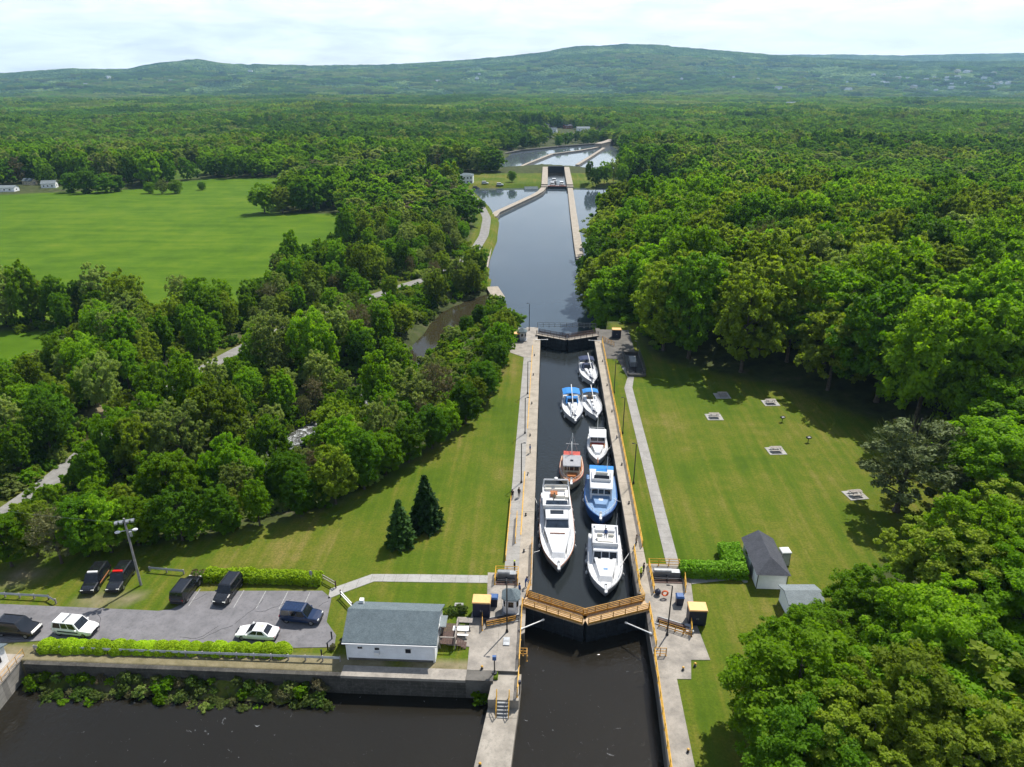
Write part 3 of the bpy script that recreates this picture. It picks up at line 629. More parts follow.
def tree(kind, x, y, z, sx, sz, rz, label, group=None, var=None, name='broadleaf_tree'):
    e = empty(name, (x,y,z), rz, label, 'tree', group); e.scale = (sx, sx, sz)
    pr = PROTO[kind]; cr, tk = pr[(var if var is not None else int(abs(x*7+y*13))) % len(pr)]
    c = bpy.data.objects.new('crown', cr); COL.objects.link(c); c.parent = e
    t = bpy.data.objects.new('trunk', tk); COL.objects.link(t); t.parent = e
    return e
def PXv(X, Y, Z):
    r = X*math.cos(YAW)+Y*math.sin(YAW); f = -X*math.sin(YAW)+Y*math.cos(YAW); u = Z-CH
    d = f*math.cos(PITCH)-u*math.sin(PITCH); v = f*math.sin(PITCH)+u*math.cos(PITCH); d = np.where(d < 1, 1, d)
    return 512+FPX*r/d, 383.5-FPX*v/d, d
rng = np.random.default_rng(7)
def jgrid(x0, x1, y0, y1, s):
    gx, gy = np.meshgrid(np.arange(x0, x1, s), np.arange(y0, y1, s*.87)); gx = gx + (np.arange(gx.shape[0]) % 2)[:,None]*s*.5
    return (gx+rng.uniform(-.36,.36,gx.shape)*s).ravel(), (gy+rng.uniform(-.36,.36,gy.shape)*s).ravel()
CLEAR = [(G(95,192,-11),34),(G(20,192,-11),40),(G(470,178,-11.5),26),(G(440,176,-11.5),16),(G(325,102,-30),60),(G(545,130,-25),50),(G(590,132,-25),70),(G(560,135,-25),45),(G(330,150,-18),16),(G(215,120,-24),30),(G(530,183,-12),40),(G(800,170,-25),10),(G(550,95,-40),50)]
VIEWS = [(460,303,13),(440,318,12),(425,335,10),(410,355,8),(372,385,6),(292,440,12),(312,428,6),(110,428,5),(190,380,7),(232,353,7),(300,322,8),(372,299,6),(412,280,6),(142,402,6),(488,292,5),(20,346,16),(185,287,13),(148,292,10),(215,280,9),(60,338,8)]   # openings where water, road and clearings show between the trees
def allowed(X, Y):
    ok = sdpoly(X, Y, LAWN) > 3.0; ok &= sdpoly(X, Y, FIELD) > 2; ok &= sdpoly(X, Y, FIELD2) > 1
    ok &= np.hypot(X-53.5, Y-91.0) > 11.5; ok &= np.hypot(X-33.5, Y-71.0) > 12.5; ok &= ~((X > -27) & (X < 14) & (Y > 136) & (Y < 232)); ok &= sdpoly(X, Y, POOL2) > np.where(X > 10, 1.8, 5.5); ok &= sdpoly(X, Y, POOL3) > 6; ok &= sdpoly(X, Y, POND) > 2.5
    ok &= dline(X, Y, STREAM) > 4.5; ok &= dline(X, Y, ROAD) > np.where(np.hypot(X, Y) < 250, 5.6, 7.5)
    for (c, r_) in CLEAR: ok &= np.hypot(X-c[0], Y-c[1]) > r_
    ok &= ~((np.abs(X-7) < 26) & (Y > 500) & (Y < 640))          # second lock and its banks
    ok &= ~((X > -16) & (X < 24) & (Y > 172) & (Y < 192)); ok &= ~((Y > 508) & (Y < 532) & (X > -100) & (X < 130))
    ok &= ~((X < -24) & (Y > 515) & (Y < 600) & (X > -105))
    g_ = (fbm(X, Y, 90, 21) > .73) & (Y > 480); ok &= ~g_
    qx, qy, _ = PXv(X, Y, T(X, Y)+10); ok &= ~((qx > 497) & (qx < 622) & (Y > 505) & (qy > 141) & (qy < 190)); ok &= ~((qx > 518) & (qx < 608) & (Y > 850) & (qy > 122) & (qy <= 141) & (np.sin(X*12.9+Y*78.2)*43758.5 % 1 > .25))
    z_ = T(X, Y); bx_, by_, _ = PXv(X, Y, z_); tx_, ty_, _ = PXv(X, Y, z_+9)
    for cx, cy, r_ in VIEWS: ok &= ~((Y < 420) & (np.abs((bx_+tx_)/2-cx) < r_+7) & (by_ > cy-r_*.6) & (ty_ < cy+r_*.5))
    return ok
pts = []
def addpts(X, Y, zone):
    ok = allowed(X, Y); X, Y = X[ok], Y[ok]; Z = T(X, Y); px, py, d = PXv(X, Y, Z+8)
    v = (px > -110) & (px < 1134) & (py < 900) & (d > 5); 
    for x, y, z, dd_ in zip(X[v], Y[v], Z[v], d[v]): pts.append((x, y, z, dd_, zone))
X, Y = jgrid(16, 330, 30, 360, 10.8); addpts(X, Y, 0)                       # right wood
X, Y = jgrid(-330, 14, 70, 360, 6.9); k = (vnoise(X, Y, 24, 3) > .3) & (sdpoly(X, Y, LAWN) > 7); addpts(X[k], Y[k], 1)      # left wood
X, Y = jgrid(-1300, 1300, 360, 1500, 11.2); addpts(X, Y, 2)
pts.sort(key=lambda p: p[3])
KN = ['bright','olive','deep','pale','brown']
def kindof(x, y, zone):
    u = rng.uniform(); q = float(vnoise(x, y, 38, 12))
    if zone == 0:
        w = [.42, .25+.35*(q > .6), .3*(q < .5)+.06, .05, .02]
    elif zone == 1:
        w = [.5, .2, .09, .2+.25*(q > .6), .07]
    else:
        q2 = float(fbm(x, y, 170, 33, 3)); w = [.3+1.7*(q2 > .55), .22, .3+2.2*(q2 < .44), .1+.9*(.49 < q2 < .53), .05]
    w = np.cumsum(w)/sum(w); return KN[int(np.searchsorted(w, u))]
WORDS = {'bright':'vivid green','olive':'yellowish olive','deep':'dark green','pale':'pale grey-green','brown':'thin brownish half-bare'}
ind = 0; forest_pts = []
NIND = 262
for x, y, z, d, zone in pts:
    kd = kindof(x, y, zone)
    if zone == 0:
        near_e = float(sdpoly(np.array([x]), np.array([y]), LAWN)[0]); sc = rng.uniform(1.15,1.75); sz = rng.uniform(1.3,1.8)
        if y < 75: sz *= .6
        elif y < 112: sz *= .72
        if x < 30 and y > 184: sc *= 1.1
    elif zone == 1: sc = rng.uniform(.36,.66)+.4*rng.uniform()**4; sz = sc*rng.uniform(1.05,1.5)
    else: sc = rng.uniform(.85,1.6); sz = rng.uniform(.8,1.1)*(.45+1.15*float(fbm(x, y, 140, 61, 3)))*min(1.25, sc+.1)
    if kd == 'brown': sc *= .85; sz *= .85
    px, py, _ = PXv(np.array([x]), np.array([y]), np.array([z+10*sz])); seen = -40 < px[0] < 1064 and py[0] < 820
    if zone < 2 and seen and ind < NIND:
        ind += 1; kk = kd+'_near' if d < 125 and kd+'_near' in PROTO else kd
        place = 'crowded in the wood on the right, beyond the picnic lawn' if zone == 0 else 'among the mixed trees by the stream left of the lawn'
        if zone == 0 and y < 82: place = 'in the clump at the lower right, by the shed'
        tree(kk, x, y, z-.2, sc, sz, rng.uniform(0, 6.28), WORDS[kd]+' tree '+place, WORDS[kd]+' trees '+place)
    else: forest_pts.append((x, y, z-.2, sc, sz, kd, d))
# row of trees along the edge of the left lawn
rowpts = []
acc = 0
for (x0,y0),(x1,y1) in zip(ROW[:-1], ROW[1:]):
    L = math.hypot(x1-x0, y1-y0); s = acc
    while s < L: rowpts.append((x0+(x1-x0)*s/L, y0+(y1-y0)*s/L)); s += 5.6
    acc = s-L
for i, (x, y) in enumerate(rowpts):
    if y > 170: continue
    sc = rng.uniform(.42,.66)
    tree(['deep_near','bright_near','deep','deep_near','bright','deep_near','olive'][i % 7], x-.6+rng.uniform(-.4,.4), y+.8+rng.uniform(-.4,.4), -.1, sc, sc*rng.uniform(1.0,1.15), rng.uniform(0,6.28), 'round-headed tree in the row edging the left lawn', 'row of trees edging the left lawn', i)
tree('spruce', -19.9, 83.2, 0, .86, .84, 0, 'smaller, pointed spruce standing on the left lawn', None, 0, 'spruce_tree')
tree('spruce', -16.9, 87.6, 0, .95, 1.0, 1, 'larger, fuller spruce standing on the left lawn', None, 1, 'spruce_tree')
tree('pine', 54.5, 95.0, 0, 1.45, 1.12, .6, 'dull grey-green pine with open boughs at the right end of the picnic lawn', None, 0, 'pine_tree')
for i, (px, py, kd, sc, sz, lab) in enumerate([(465,172,'deep',.7,.7,0)]): pass
for px, py, zt, kd, sc, sz in [(806,668,11,'bright_near',1.2,.98),(905,700,11,'olive_near',1.2,1.0),(865,745,9,'olive_near',1.1,.95),(808,755,8,'deep_near',.95,.85),(782,640,5,'deep_near',.55,.5),(820,628,5,'bright_near',.72,.52),(950,610,13,'bright_near',1.15,1.05),(880,590,7,'bright_near',.85,.66),(985,745,12,'olive_near',1.15,1.0),(985,520,14,'bright_near',1.15,1.2)]:
    x, y = G(px, py, zt); tree(kd, x, y, -.2, sc, sz, px*.7, {'bright_near':'large vivid green','olive_near':'large yellowish olive','deep_near':'dark green'}[kd]+' crown in the near clump below the shed', {'bright_near':'large vivid','olive_near':'large olive','deep_near':'dark'}[kd]+' crowns in the near clump')
SPECIAL = [(12,566,0,'bright_near',.6,.6,'leafy tree nearest the left picture edge above the road'),(38,556,0,'olive',.55,.62,'yellowish tree second from the left edge above the road'),(62,563,0,'brown',.6,.6,'half-bare brownish tree behind the white-barred patrol truck'),(88,556,0,'deep_near',.58,.62,'dark tree behind the patrol truck with the white light bar'),(112,552,0,'bright',.55,.6,'fresh green tree behind the patrol car with the red light bar'),(30,530,-1,'bright',.6,.7,'green tree standing behind the leafy trees at the left edge'),(58,522,-2,'pale',.55,.7,'pale tree hiding the road bend at the left edge'),(-6,535,-1,'deep',.6,.7,'dark tree cut by the left picture edge'),
 (72,192,-11,'deep',1.15,1.0,'dark round tree left of the clump at the far edge of the field'),(88,193,-11,'deep',1.3,1.15,'tallest dark tree in the clump at the far edge of the field'),(106,192,-11,'deep',1.35,1.05,'broad dark tree in the clump at the far edge of the field'),(118,191,-11,'deep',1.0,.85,'smaller dark tree right of the clump at the far edge of the field'),
 (150,193,-11,'bright',.6,.6,'first of the low bushy trees on the far part of the field'),(163,193.5,-11,'pale',.7,.75,'pale low tree in the middle of the bushes on the field'),(176,193,-11,'bright',.75,.7,'green low tree in the bushes on the far part of the field'),(202,189,-11,'deep',.5,.45,'lone low bush right of the bushes on the field'),
 (104,322,-10,'pale',.95,1.3,'tall pale tree standing out against the field at left'),(84,322,-10,'deep',.6,.9,'dark narrow tree beside the tall pale tree before the field'),(14,322,-10,'pale',1.15,1.2,'broad pale tree at the left edge before the field'),(180,303,-10,'pale',.6,.75,'wispy pale tree at the lower edge of the field'),(45,322,-10,'olive',.9,.95,'olive tree between two pale trees before the field'),(132,318,-10,'pale',.8,.8,'lower pale tree right of the tall pale tree before the field'),
 (265,214,-10.5,'bright',1.3,1.15,'round tree at the left tip of the copse right of the field'),(283,214,-10.5,'olive',1.2,1.0,'olive round tree in the copse right of the field'),(300,212,-10.5,'bright',1.25,1.1,'green round tree in the copse right of the field'),
 (478,281,-12.5,'deep_near',.62,.75,'dark tree on the pool bank beside the concrete weir'),(508,326,-9,'bright_near',.85,.7,'spreading bright green tree beside the far lock gate'),(493,330,-9,'deep',.5,.6,'small dark tree behind the spreading tree by the far gate'),
 (466,334,-9,'deep',.38,.45,'narrow dark tree at the edge of the brown pond'),(479,326,-9,'deep_near',.42,.5,'second dark tree between the brown pond and the far gate'),(452,345,-9,'pale',.45,.45,'pale low tree at the near edge of the brown pond'),(480,214,-12.5,'deep',.55,.5,'small dark tree on the pool bank by the pier bend'),
 (596,185,-11.4,'deep',.85,1.0,'dark tree immediately right of the second lock'),(604,184,-11.4,'bright',.9,1.1,'fresh green tree second from the second lock'),(613,183,-11.4,'pale',.85,1.2,'pale slender tree third from the second lock'),(589,183,-11.4,'deep',.6,1.05,'narrow dark tree touching the right wall of the second lock'),(642,184,-11.4,'olive',.9,1.0,'olive tree on the bank well right of the second lock'),(664,184.5,-11.4,'deep',1.0,1.0,'dark tree farthest right on the bank of the second lock'),(512,182,-11.4,'bright',.6,.55,'small green tree on the grass left of the second lock'),(622,184,-11.4,'bright',.8,.95,'light tree farthest from the second lock on its grass bank')]
for px, py, z, kd, sc, sz, lab in SPECIAL:
    x, y = G(px, py, z); tree(kd, x, y, float(T(np.array(x), np.array(y)))-(1.9*sz if px < 210 and py < 195 else .1), sc, sz, 1.3, lab)
# woodland mass: everything farther off, instanced on points
def protos_collection(objs, name):
    c = bpy.data.collections.new(name)
    for o in objs: c.objects.link(o)
    return c
def joined(cr, tk, name):
    bm = bmesh.new(); bm.from_mesh(cr); n = len(bm.faces); bm.from_mesh(tk)
    bm.faces.ensure_lookup_table()
    for f in bm.faces[n:]: f.material_index = 1
    me = bpy.data.meshes.new(name); bm.to_mesh(me); bm.free(); me.materials.append(cr.materials[0]); me.materials.append(M['bark']); return bpy.data.objects.new(name, me)
fobj = []; IDX = {}
for kd in KN:
    for v in range(len(PROTO[kd])): IDX.setdefault((kd, 0), []).append(len(fobj)); fobj.append(joined(*PROTO[kd][v], 'woodland_tree.%03d' % len(fobj)))
LM = {'bright':'leaf_bright','olive':'leaf_olive','deep':'leaf_deep','pale':'leaf_pale','brown':'leaf_brown'}
for kd in KN:
    for v in range(2):
        s = SHAPES[v]; q = crown_quads(400+v+len(fobj), s['Rr'], 1.0, s['z1'], 24, 2600 if kd != 'brown' else 1300, .85, lr=(.26,.42), top=.45)
        IDX.setdefault((kd, 1), []).append(len(fobj)); fobj.append(quads_mesh('woodland_tree.%03d' % len(fobj), q, M[LM[kd]], link=False))
prng = np.random.default_rng(99)
for v in range(10):
    qs = {}
    base = prng.uniform(0, 1)
    allq = []
    for i in range(26):
        s = prng.uniform(.7,1.25); cx, cy = prng.uniform(-26,26,2); q = crown_quads(500+v*30+i, 6.2*s, .5, 13.5*s, 12, 420, 1.7, lr=(.34,.5), top=.45) + np.array([cx, cy, 0]); allq.append(q)
    allq = np.concatenate(allq); IDX.setdefault(('patch', 2), []).append(len(fobj)); fobj.append(quads_mesh('woodland_tree.%03d' % len(fobj), allq, M[['leaf_deep','leaf_deep','leaf_deep','leaf_deep','leaf_olive','leaf_bright','leaf_deep','leaf_bright','leaf_olive','leaf_pale'][v]], link=False))
pcol = protos_collection(fobj, 'woodland_kinds')
FP = []
for x, y, z, sc, sz, kd, d in forest_pts:
    lod = 0 if d < 330 else 1; c = IDX[(kd, lod)]; FP.append((x, y, z, sc, sz, c[int(rng.integers(0, len(c)))], rng.uniform(0, 6.28)))
X, Y = jgrid(-3700, 3700, 1480, 4500, 44); D_ = np.hypot(X, Y); ok = (D_ > 1500) & (D_ < 4330); g_ = (fbm(X, Y, 90, 21) > .76) | (fbm(X, Y, 260, 41) > .78); ok &= ~g_; X, Y = X[ok], Y[ok]; Z = T(X, Y); px, py, d = PXv(X, Y, Z); v = (px > -60) & (px < 1090)
for x, y, z in zip(X[v], Y[v], Z[v]):
    c = IDX[('patch', 2)]; q = float(fbm(x, y, 320, 5, 3)); ci = int(np.clip((q-.5)*22+4.5+rng.normal()*1.3, 0, 9)); s = rng.uniform(.85,1.15); FP.append((x, y, z-1, s, s*rng.uniform(.8,1.2)*(.4+1.3*float(fbm(x, y, 260, 61, 3))), c[ci], rng.uniform(0, 6.28)))
X, Y = jgrid(-5600, 5600, 3000, 7600, 60); D_ = np.hypot(X, Y); A_ = np.arctan2(X, Y); ok = (D_ > 4330) & (D_ < 6800) & (np.abs(A_+.048) < .68) & (fbm(X, Y, 330, 51, 4) < .585); X, Y, D_, A_ = X[ok], Y[ok], D_[ok], A_[ok]
ia = np.clip(np.round((A_-az[0])/(az[1]-az[0])).astype(int), 0, NA-1); di = np.clip(np.searchsorted(dd, D_)-1, 0, ND-2); ft = (D_-dd[di])/(dd[di+1]-dd[di]); Z = HZ[di,ia]*(1-ft)+HZ[di+1,ia]*ft
qx_, qy_, _ = PXv(X, Y, Z); kp = ~((qx_ > 820) & (qy_ > 70) & (rng.uniform(size=X.shape) < .5)); X, Y, Z = X[kp], Y[kp], Z[kp]
for x, y, z in zip(X, Y, Z):
    c = IDX[('patch', 2)]; q = float(vnoise(x, y, 420, 5)); ci = int(np.clip(q*14-2+rng.normal()*2.0, 0, 9)); s = rng.uniform(1.1,1.5); FP.append((x, y, z-7, s, s*rng.uniform(.9,1.3), c[ci], rng.uniform(0, 6.28)))
def instances(name, FP, col, label, cat):
    a = np.array(FP); me = bpy.data.meshes.new(name); me.vertices.add(len(a)); me.vertices.foreach_set('co', a[:,:3].astype(np.float32).ravel()); me.update()
    o = bpy.data.objects.new(name, me); COL.objects.link(o)
    at = me.attributes.new('pick', 'INT', 'POINT'); at.data.foreach_set('value', a[:,5].astype(np.int32))
    at = me.attributes.new('size', 'FLOAT_VECTOR', 'POINT'); at.data.foreach_set('vector', np.stack([a[:,3], a[:,3], a[:,4]], 1).astype(np.float32).ravel())
    at = me.attributes.new('turn', 'FLOAT_VECTOR', 'POINT'); at.data.foreach_set('vector', np.stack([a[:,6]*0, a[:,6]*0, a[:,6]], 1).astype(np.float32).ravel())
    ng = bpy.data.node_groups.new(name, 'GeometryNodeTree'); ng.interface.new_socket('Geometry', in_out='INPUT', socket_type='NodeSocketGeometry'); ng.interface.new_socket('Geometry', in_out='OUTPUT', socket_type='NodeSocketGeometry')
    gi = ng.nodes.new('NodeGroupInput'); go = ng.nodes.new('NodeGroupOutput'); ip = ng.nodes.new('GeometryNodeInstanceOnPoints'); ci = ng.nodes.new('GeometryNodeCollectionInfo')
    ci.inputs['Collection'].default_value = col; ci.inputs['Separate Children'].default_value = True; ci.inputs['Reset Children'].default_value = True
    def na(n, t): q = ng.nodes.new('GeometryNodeInputNamedAttribute'); q.data_type = t; q.inputs['Name'].default_value = n; return [s for s in q.outputs if s.enabled and s.name == 'Attribute'][0]
    l = ng.links.new; l(gi.outputs[0], ip.inputs['Points']); l(ci.outputs[0], ip.inputs['Instance']); ip.inputs['Pick Instance'].default_value = True
    l(na('pick', 'INT'), ip.inputs['Instance Index']); l(na('size', 'FLOAT_VECTOR'), ip.inputs['Scale'])
    e2r = ng.nodes.new('FunctionNodeEulerToRotation'); l(na('turn', 'FLOAT_VECTOR'), e2r.inputs[0]); l(e2r.outputs[0], ip.inputs['Rotation'])
    l(ip.outputs[0], go.inputs[0]); md = o.modifiers.new('scatter', 'NODES'); md.node_group = ng
    return tag(o, label, cat, None, 'stuff')
instances('forest', FP, pcol, 'unbroken green woodland covering the plain behind the locks to the hills', 'forest')
# low bushes under the trees on the left
bobj = []
for i, m_ in enumerate(['leaf_bright','leaf_deep','leaf_bright','leaf_olive','leaf_pale']):
    bobj.append(quads_mesh('low_bush.%03d' % i, crown_quads(700+i, 2.0, .0, 2.6, 14, 1500, .3, lr=(.3,.5), top=.35), M[m_], link=False))
bcol = protos_collection(bobj, 'bush_kinds')
X, Y = jgrid(-260, 30, 76, 330, 2.9); ok = (sdpoly(X, Y, LAWN) > 1.6) & (sdpoly(X, Y, POOL2) > 2) & (sdpoly(X, Y, FIELD) > -1) & (sdpoly(X, Y, FIELD2) > -.5) & (sdpoly(X, Y, POND) > 1.0) & (dline(X, Y, STREAM) > 3.2) & (dline(X, Y, ROAD) > 3.6) & (vnoise(X, Y, 9, 4) > .32)
ok &= ~((X > -10) & (X < 22) & (Y > 170) & (Y < 186))
X, Y = X[ok], Y[ok]; Z = T(X, Y); px, py, d = PXv(X, Y, Z); v = (px > -60) & (px < 1080)
instances('undergrowth', [(x, y, z-.1, s, s*h_, int(k_), a_) for x, y, z, s, h_, k_, a_ in zip(X[v], Y[v], Z[v], rng.uniform(.5,1.3,v.sum()), rng.uniform(.7,1.3,v.sum()), rng.integers(0,5,v.sum()), rng.uniform(0,6.28,v.sum()))], bcol, 'low bushes and saplings filling the ground between the trees on the left', 'undergrowth')
print('trees', ind, 'forest', len(FP))

# ------------------------------------------------------------------ the near lock: walls, gates, rails
def wall_thing(name, label, cat='wall', loc=(0,0,0), group=None): return empty(name, loc, 0, label, cat, group)
lw = wall_thing('lock_wall', 'pale concrete lock wall with tan coping on the left side of the boat chamber', 'lock wall')
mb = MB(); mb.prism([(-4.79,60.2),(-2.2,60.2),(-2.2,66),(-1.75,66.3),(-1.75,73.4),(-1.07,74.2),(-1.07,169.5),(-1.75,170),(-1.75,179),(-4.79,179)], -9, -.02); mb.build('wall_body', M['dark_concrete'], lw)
mb = MB(); mb.box(-2.87,-1.0,74,169.6,-.55,.05); mb.build('coping', M['coping'], lw)
mb = MB(); mb.box(-4.8,-2.875,77.4,157,-.3,.035); mb.build('side_path', M['path_concrete'], lw)
mb = MB(); mb.box(-2.95,-2.8,86,104,.051,.09); mb.box(-2.95,-2.8,120,165,.051,.07); mb.build('edge_strip', M['yellow_rail'], lw)
mb = MB()
for y in (82, 98, 114, 131, 148, 163): mb.box(-1.02,-.9,y-.25,y+.25,-7,-.1)
mb.build('ladder', M['black_steel'], lw)
rw = wall_thing('lock_wall', 'pale concrete lock wall with yellow railing behind it, along the right side of the boat chamber', 'lock wall')
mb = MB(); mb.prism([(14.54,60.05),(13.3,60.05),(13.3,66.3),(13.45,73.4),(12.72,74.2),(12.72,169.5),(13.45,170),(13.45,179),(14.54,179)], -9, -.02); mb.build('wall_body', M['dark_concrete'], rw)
mb = MB(); mb.box(12.65,14.55,74,169.6,-.55,.05); mb.build('coping', M['coping'], rw)
mb = MB()
for y in (80, 96, 112, 129, 146, 160): mb.box(12.54,12.66,y-.25,y+.25,-7,-.1)
mb.build('ladder', M['black_steel'], rw)
# approach walls towards the camera
pr = wall_thing('approach_pier', 'weathered concrete pier with a short flight of steps, left of the open water', 'pier')
mb = MB(); mb.prism([(-5.0,60.19),(-5.35,56.5),(-2.02,56.5),(-1.85,60.19)], -9, -.35); mb.build('upper_deck', M['concrete'], pr)
mb = MB(); mb.prism([(-5.36,56.49),(-6.2,49),(-7.6,34),(-3.4,34),(-2.55,49),(-2.25,53.5),(-2.03,56.49)], -9, -1.55); mb.build('lower_deck', M['concrete'], pr)
mb = MB()
for i in range(5): mb.box(-4.3,-3.15,56.48-.26*(i+1),56.48-.26*i,-1.56,-.38-.24*i-.12)
mb.build('steps', M['grey_steel'], pr)
for x in (-4.4,-3.05):
    mb = MB(); mb.path([(x,56.9,-.35),(x,56.9,.75),(x,55.2,-.5),(x,55.2,-1.5)], .055); mb.bar((x,56.9,.25),(x,55.2,-1.0),.045); mb.build('handrail', M['yellow_rail'], pr)
ra = wall_thing('approach_wall', 'pale concrete approach wall under the long yellow railing, at the lower right of the water', 'wall')
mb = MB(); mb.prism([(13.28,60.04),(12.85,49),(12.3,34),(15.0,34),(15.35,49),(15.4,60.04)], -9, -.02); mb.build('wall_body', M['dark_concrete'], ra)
mb = MB(); mb.prism([(13.24,60.03),(12.8,49),(12.25,34),(15.0,34),(15.36,49),(15.42,60.03)], -.5, .045); mb.build('coping', M['paving'], ra)
def gate_leaf(hinge, tip, near, label):
    h = Vector(hinge); tp = Vector(tip); L = (tp-h).length; a = math.atan2((tp-h).y, (tp-h).x); s = 1 if tp.x > h.x else -1
    e = empty('lock_gate_leaf', (h.x, h.y, 0), a, label, 'lock gate', 'steel mitre gate leaves of the near lock')
    c = -s if True else 0   # camera side in local y
    mb = MB(); mb.box(0, L-.01, -.55, .55, -8.8, .18)
    for k in range(1, 6): mb.box(L*k/6-.08, L*k/6+.08, -.68, .68, -8.8, .1)
    for z in (-2.2, -.9): mb.box(.05, L-.05, -.64, .64, z-.07, z+.07)
    mb.build('leaf_panel', M['gate_steel'], e)
    mb = MB(); mb.box(-.3, L, -.85, .85, .2, .34)
    mb.build('walkway', M['walk_deck' if near else 'far_pier'], e)
    rm = M['rail_worn' if near else 'wood_dark']
    for y in (-.8, .8):
        mb = MB(); n = 5
        for k in range(n+1): mb.bar((L*k/n*.99+.02, y, .34), (L*k/n*.99+.02, y, 1.4), .06, 5)
        for z in (.62, .88, 1.14, 1.4): mb.bar((0, y, z), (L-.02, y, z), .055, 5)
        if near: mb.box(0, L-.02, y-.02, y+.02, .36, .56)
        mb.build('railing', rm, e)
    return e
g1 = gate_leaf((-1.75,71.4), (5.63,68.4), True, 'left leaf of the near gate, dark steel under an orange-brown railed walkway')
g2 = gate_leaf((13.4,71.4), (5.66,68.4), True, 'right leaf of the near gate, dark steel under an orange-brown railed walkway')
g3 = gate_leaf((-1.75,173.0), (5.73,169.3), False, 'left leaf of the far gate, dark with grey railing, behind the sailing boats')
g4 = gate_leaf((13.4,173.0), (5.76,169.3), False, 'right leaf of the far gate, dark with grey railing, behind the sailing boats')
for p0, p1, lb in [((-2.3,66.5,.3),(.6,69.0,-.3),'white gate strut between the left wall and the near gate'),((13.6,66.5,.3),(10.6,69.0,-.3),'white gate strut between the right wall and the near gate'),
                   ((-2.3,168.2,.4),(.9,169.6,0),'white gate strut between the left wall and the far gate'),((13.9,168.2,.4),(11.2,169.6,0),'white gate strut between the right wall and the far gate')]:
    mb = MB(); mb.bar(p0, p1, .075, 8); d = (Vector(p1)-Vector(p0)).normalized(); mb.bar(p0, tuple(Vector(p0)+d*.4), .14, 8); mb.bar(tuple(Vector(p1)-d*.3), p1, .13, 8)
    tag(mb.build('gate_strut', M['white_steel']), lb, 'strut')
def railing(pts, label, m='yellow_rail', h=1.1, sp=2.2, r=.055, name='railing', cat='railing', nr=3):
    x0, y0, z0 = pts[0]; e = empty(name, (x0, y0, z0), 0, label, cat)
    mb = MB(); first = None
    for a, b in zip(pts[:-1], pts[1:]):
        a = Vector(a)-Vector(pts[0]); b = Vector(b)-Vector(pts[0])
        for k in range(nr): z = h*(1-k*.38); mb.bar((a.x,a.y,a.z+z), (b.x,b.y,b.z+z), r*.9, 5)
    mb.build('rails', M[m], e)
    pm = MB(); pm.bar((0,0,0), (0,0,h+.03), r, 6); pm.box(-r*1.8,r*1.8,-r*1.8,r*1.8,0,.03)
    for i, (a, b) in enumerate(zip(pts[:-1], pts[1:])):
        a = Vector(a)-Vector(pts[0]); b = Vector(b)-Vector(pts[0]); n = max(1, round((b-a).length/sp))
        for k in range(n + (1 if i == len(pts)-2 else 0)):
            p = a.lerp(b, k/n)
            if first is None: first = pm.build('post', M[m], e); o = first
            else: o = first.copy(); COL.objects.link(o); o.parent = e
            o.location = p
    return e
railing([(14.45,168,.05),(14.45,84,.05)], 'long yellow railing on the right lock wall beside the moored boats', sp=2.8)
railing([(13.15,83,.05),(13.0,74.5,.05),(13.35,72.6,.05)], 'short yellow railing at the water edge right of the near gate, by the two workers')
railing([(13.75,71.2,.05),(13.75,64.6,.05)], 'yellow railing from the near gate down the right platform')
railing([(13.35,63.4,.05),(12.95,49,.05),(12.45,36,.05)], 'long yellow railing along the right approach wall at the lower edge', sp=2.2)
railing([(14.7,63.4,.05),(13.35,63.4,.05)], 'tiny orange railing crossing the corner of the right approach wall', m='rail_worn', sp=.7)
railing([(-2.15,71.2,.05),(-2.15,61.0,.05)], 'yellow railing along the left edge of the water below the near gate')
railing([(-2.2,62.6,.05),(-1.3,62.6,.05),(-1.3,61.8,.05)], 'small orange railing jutting out below the near gate on the left', m='rail_worn', sp=.6)
railing([(-2.15,60.1,-.35),(-2.2,57.0,-.35)], 'yellow railing on the right edge of the stepped pier', sp=1.4)
railing([(-1.2,84,.05),(-1.15,75,.05),(-1.7,72.4,.05)], 'worn yellow railing on the left lock wall close to the white yacht', m='rail_worn')
railing([(-3.6,90.5,.05),(-3.6,84,.05)], 'yellow barrier rail beside the grey path on the left lock wall')
railing([(-4.75,96,.05),(-4.75,80,.05)], 'thin yellow railing along the grass edge of the left lock wall', h=.9)
railing([(-5.9,74.9,.05),(-5.9,77.3,.05),(-2.9,77.3,.05),(-2.9,74.9,.05)], 'yellow guard rail around the machinery pit left of the near gate', sp=1.2)
railing([(14.8,74.3,.05),(14.8,79.9,.05),(18.9,79.9,.05),(19.2,77.2,.05),(18.9,74.6,.05)], 'yellow guard rail around the machinery pit right of the near gate', sp=1.4)
railing([(-6.3,67.0,.05),(-2.9,68.2,.05)], 'orange rail over the slot in the left platform', m='rail_worn', sp=.9, h=.8)
railing([(14.6,68.2,.05),(18.2,66.6,.05)], 'orange rail over the slot in the right platform', m='rail_worn', sp=.9, h=.8)
railing([(18.2,66.6,.05),(18.5,69.0,.05)], 'yellow rail beside the grey box on the right platform', sp=.9, h=1.2)
railing([(-7.0,69.2,.05),(-6.8,66.4,.05)], 'orange rail beside the navy cabinet on the left platform', m='rail_worn', sp=1.0, h=.9)
railing([(-1.9,179,.05),(13.5,179,.05)], 'grey railing across the far end of the lock before the lower pool', m='grey_steel', sp=1.6, h=1.3)
railing([(14.6,169.5,.05),(17.2,165.5,.05)], 'orange railing at the far right corner of the lock', m='rail_worn', sp=1.2)
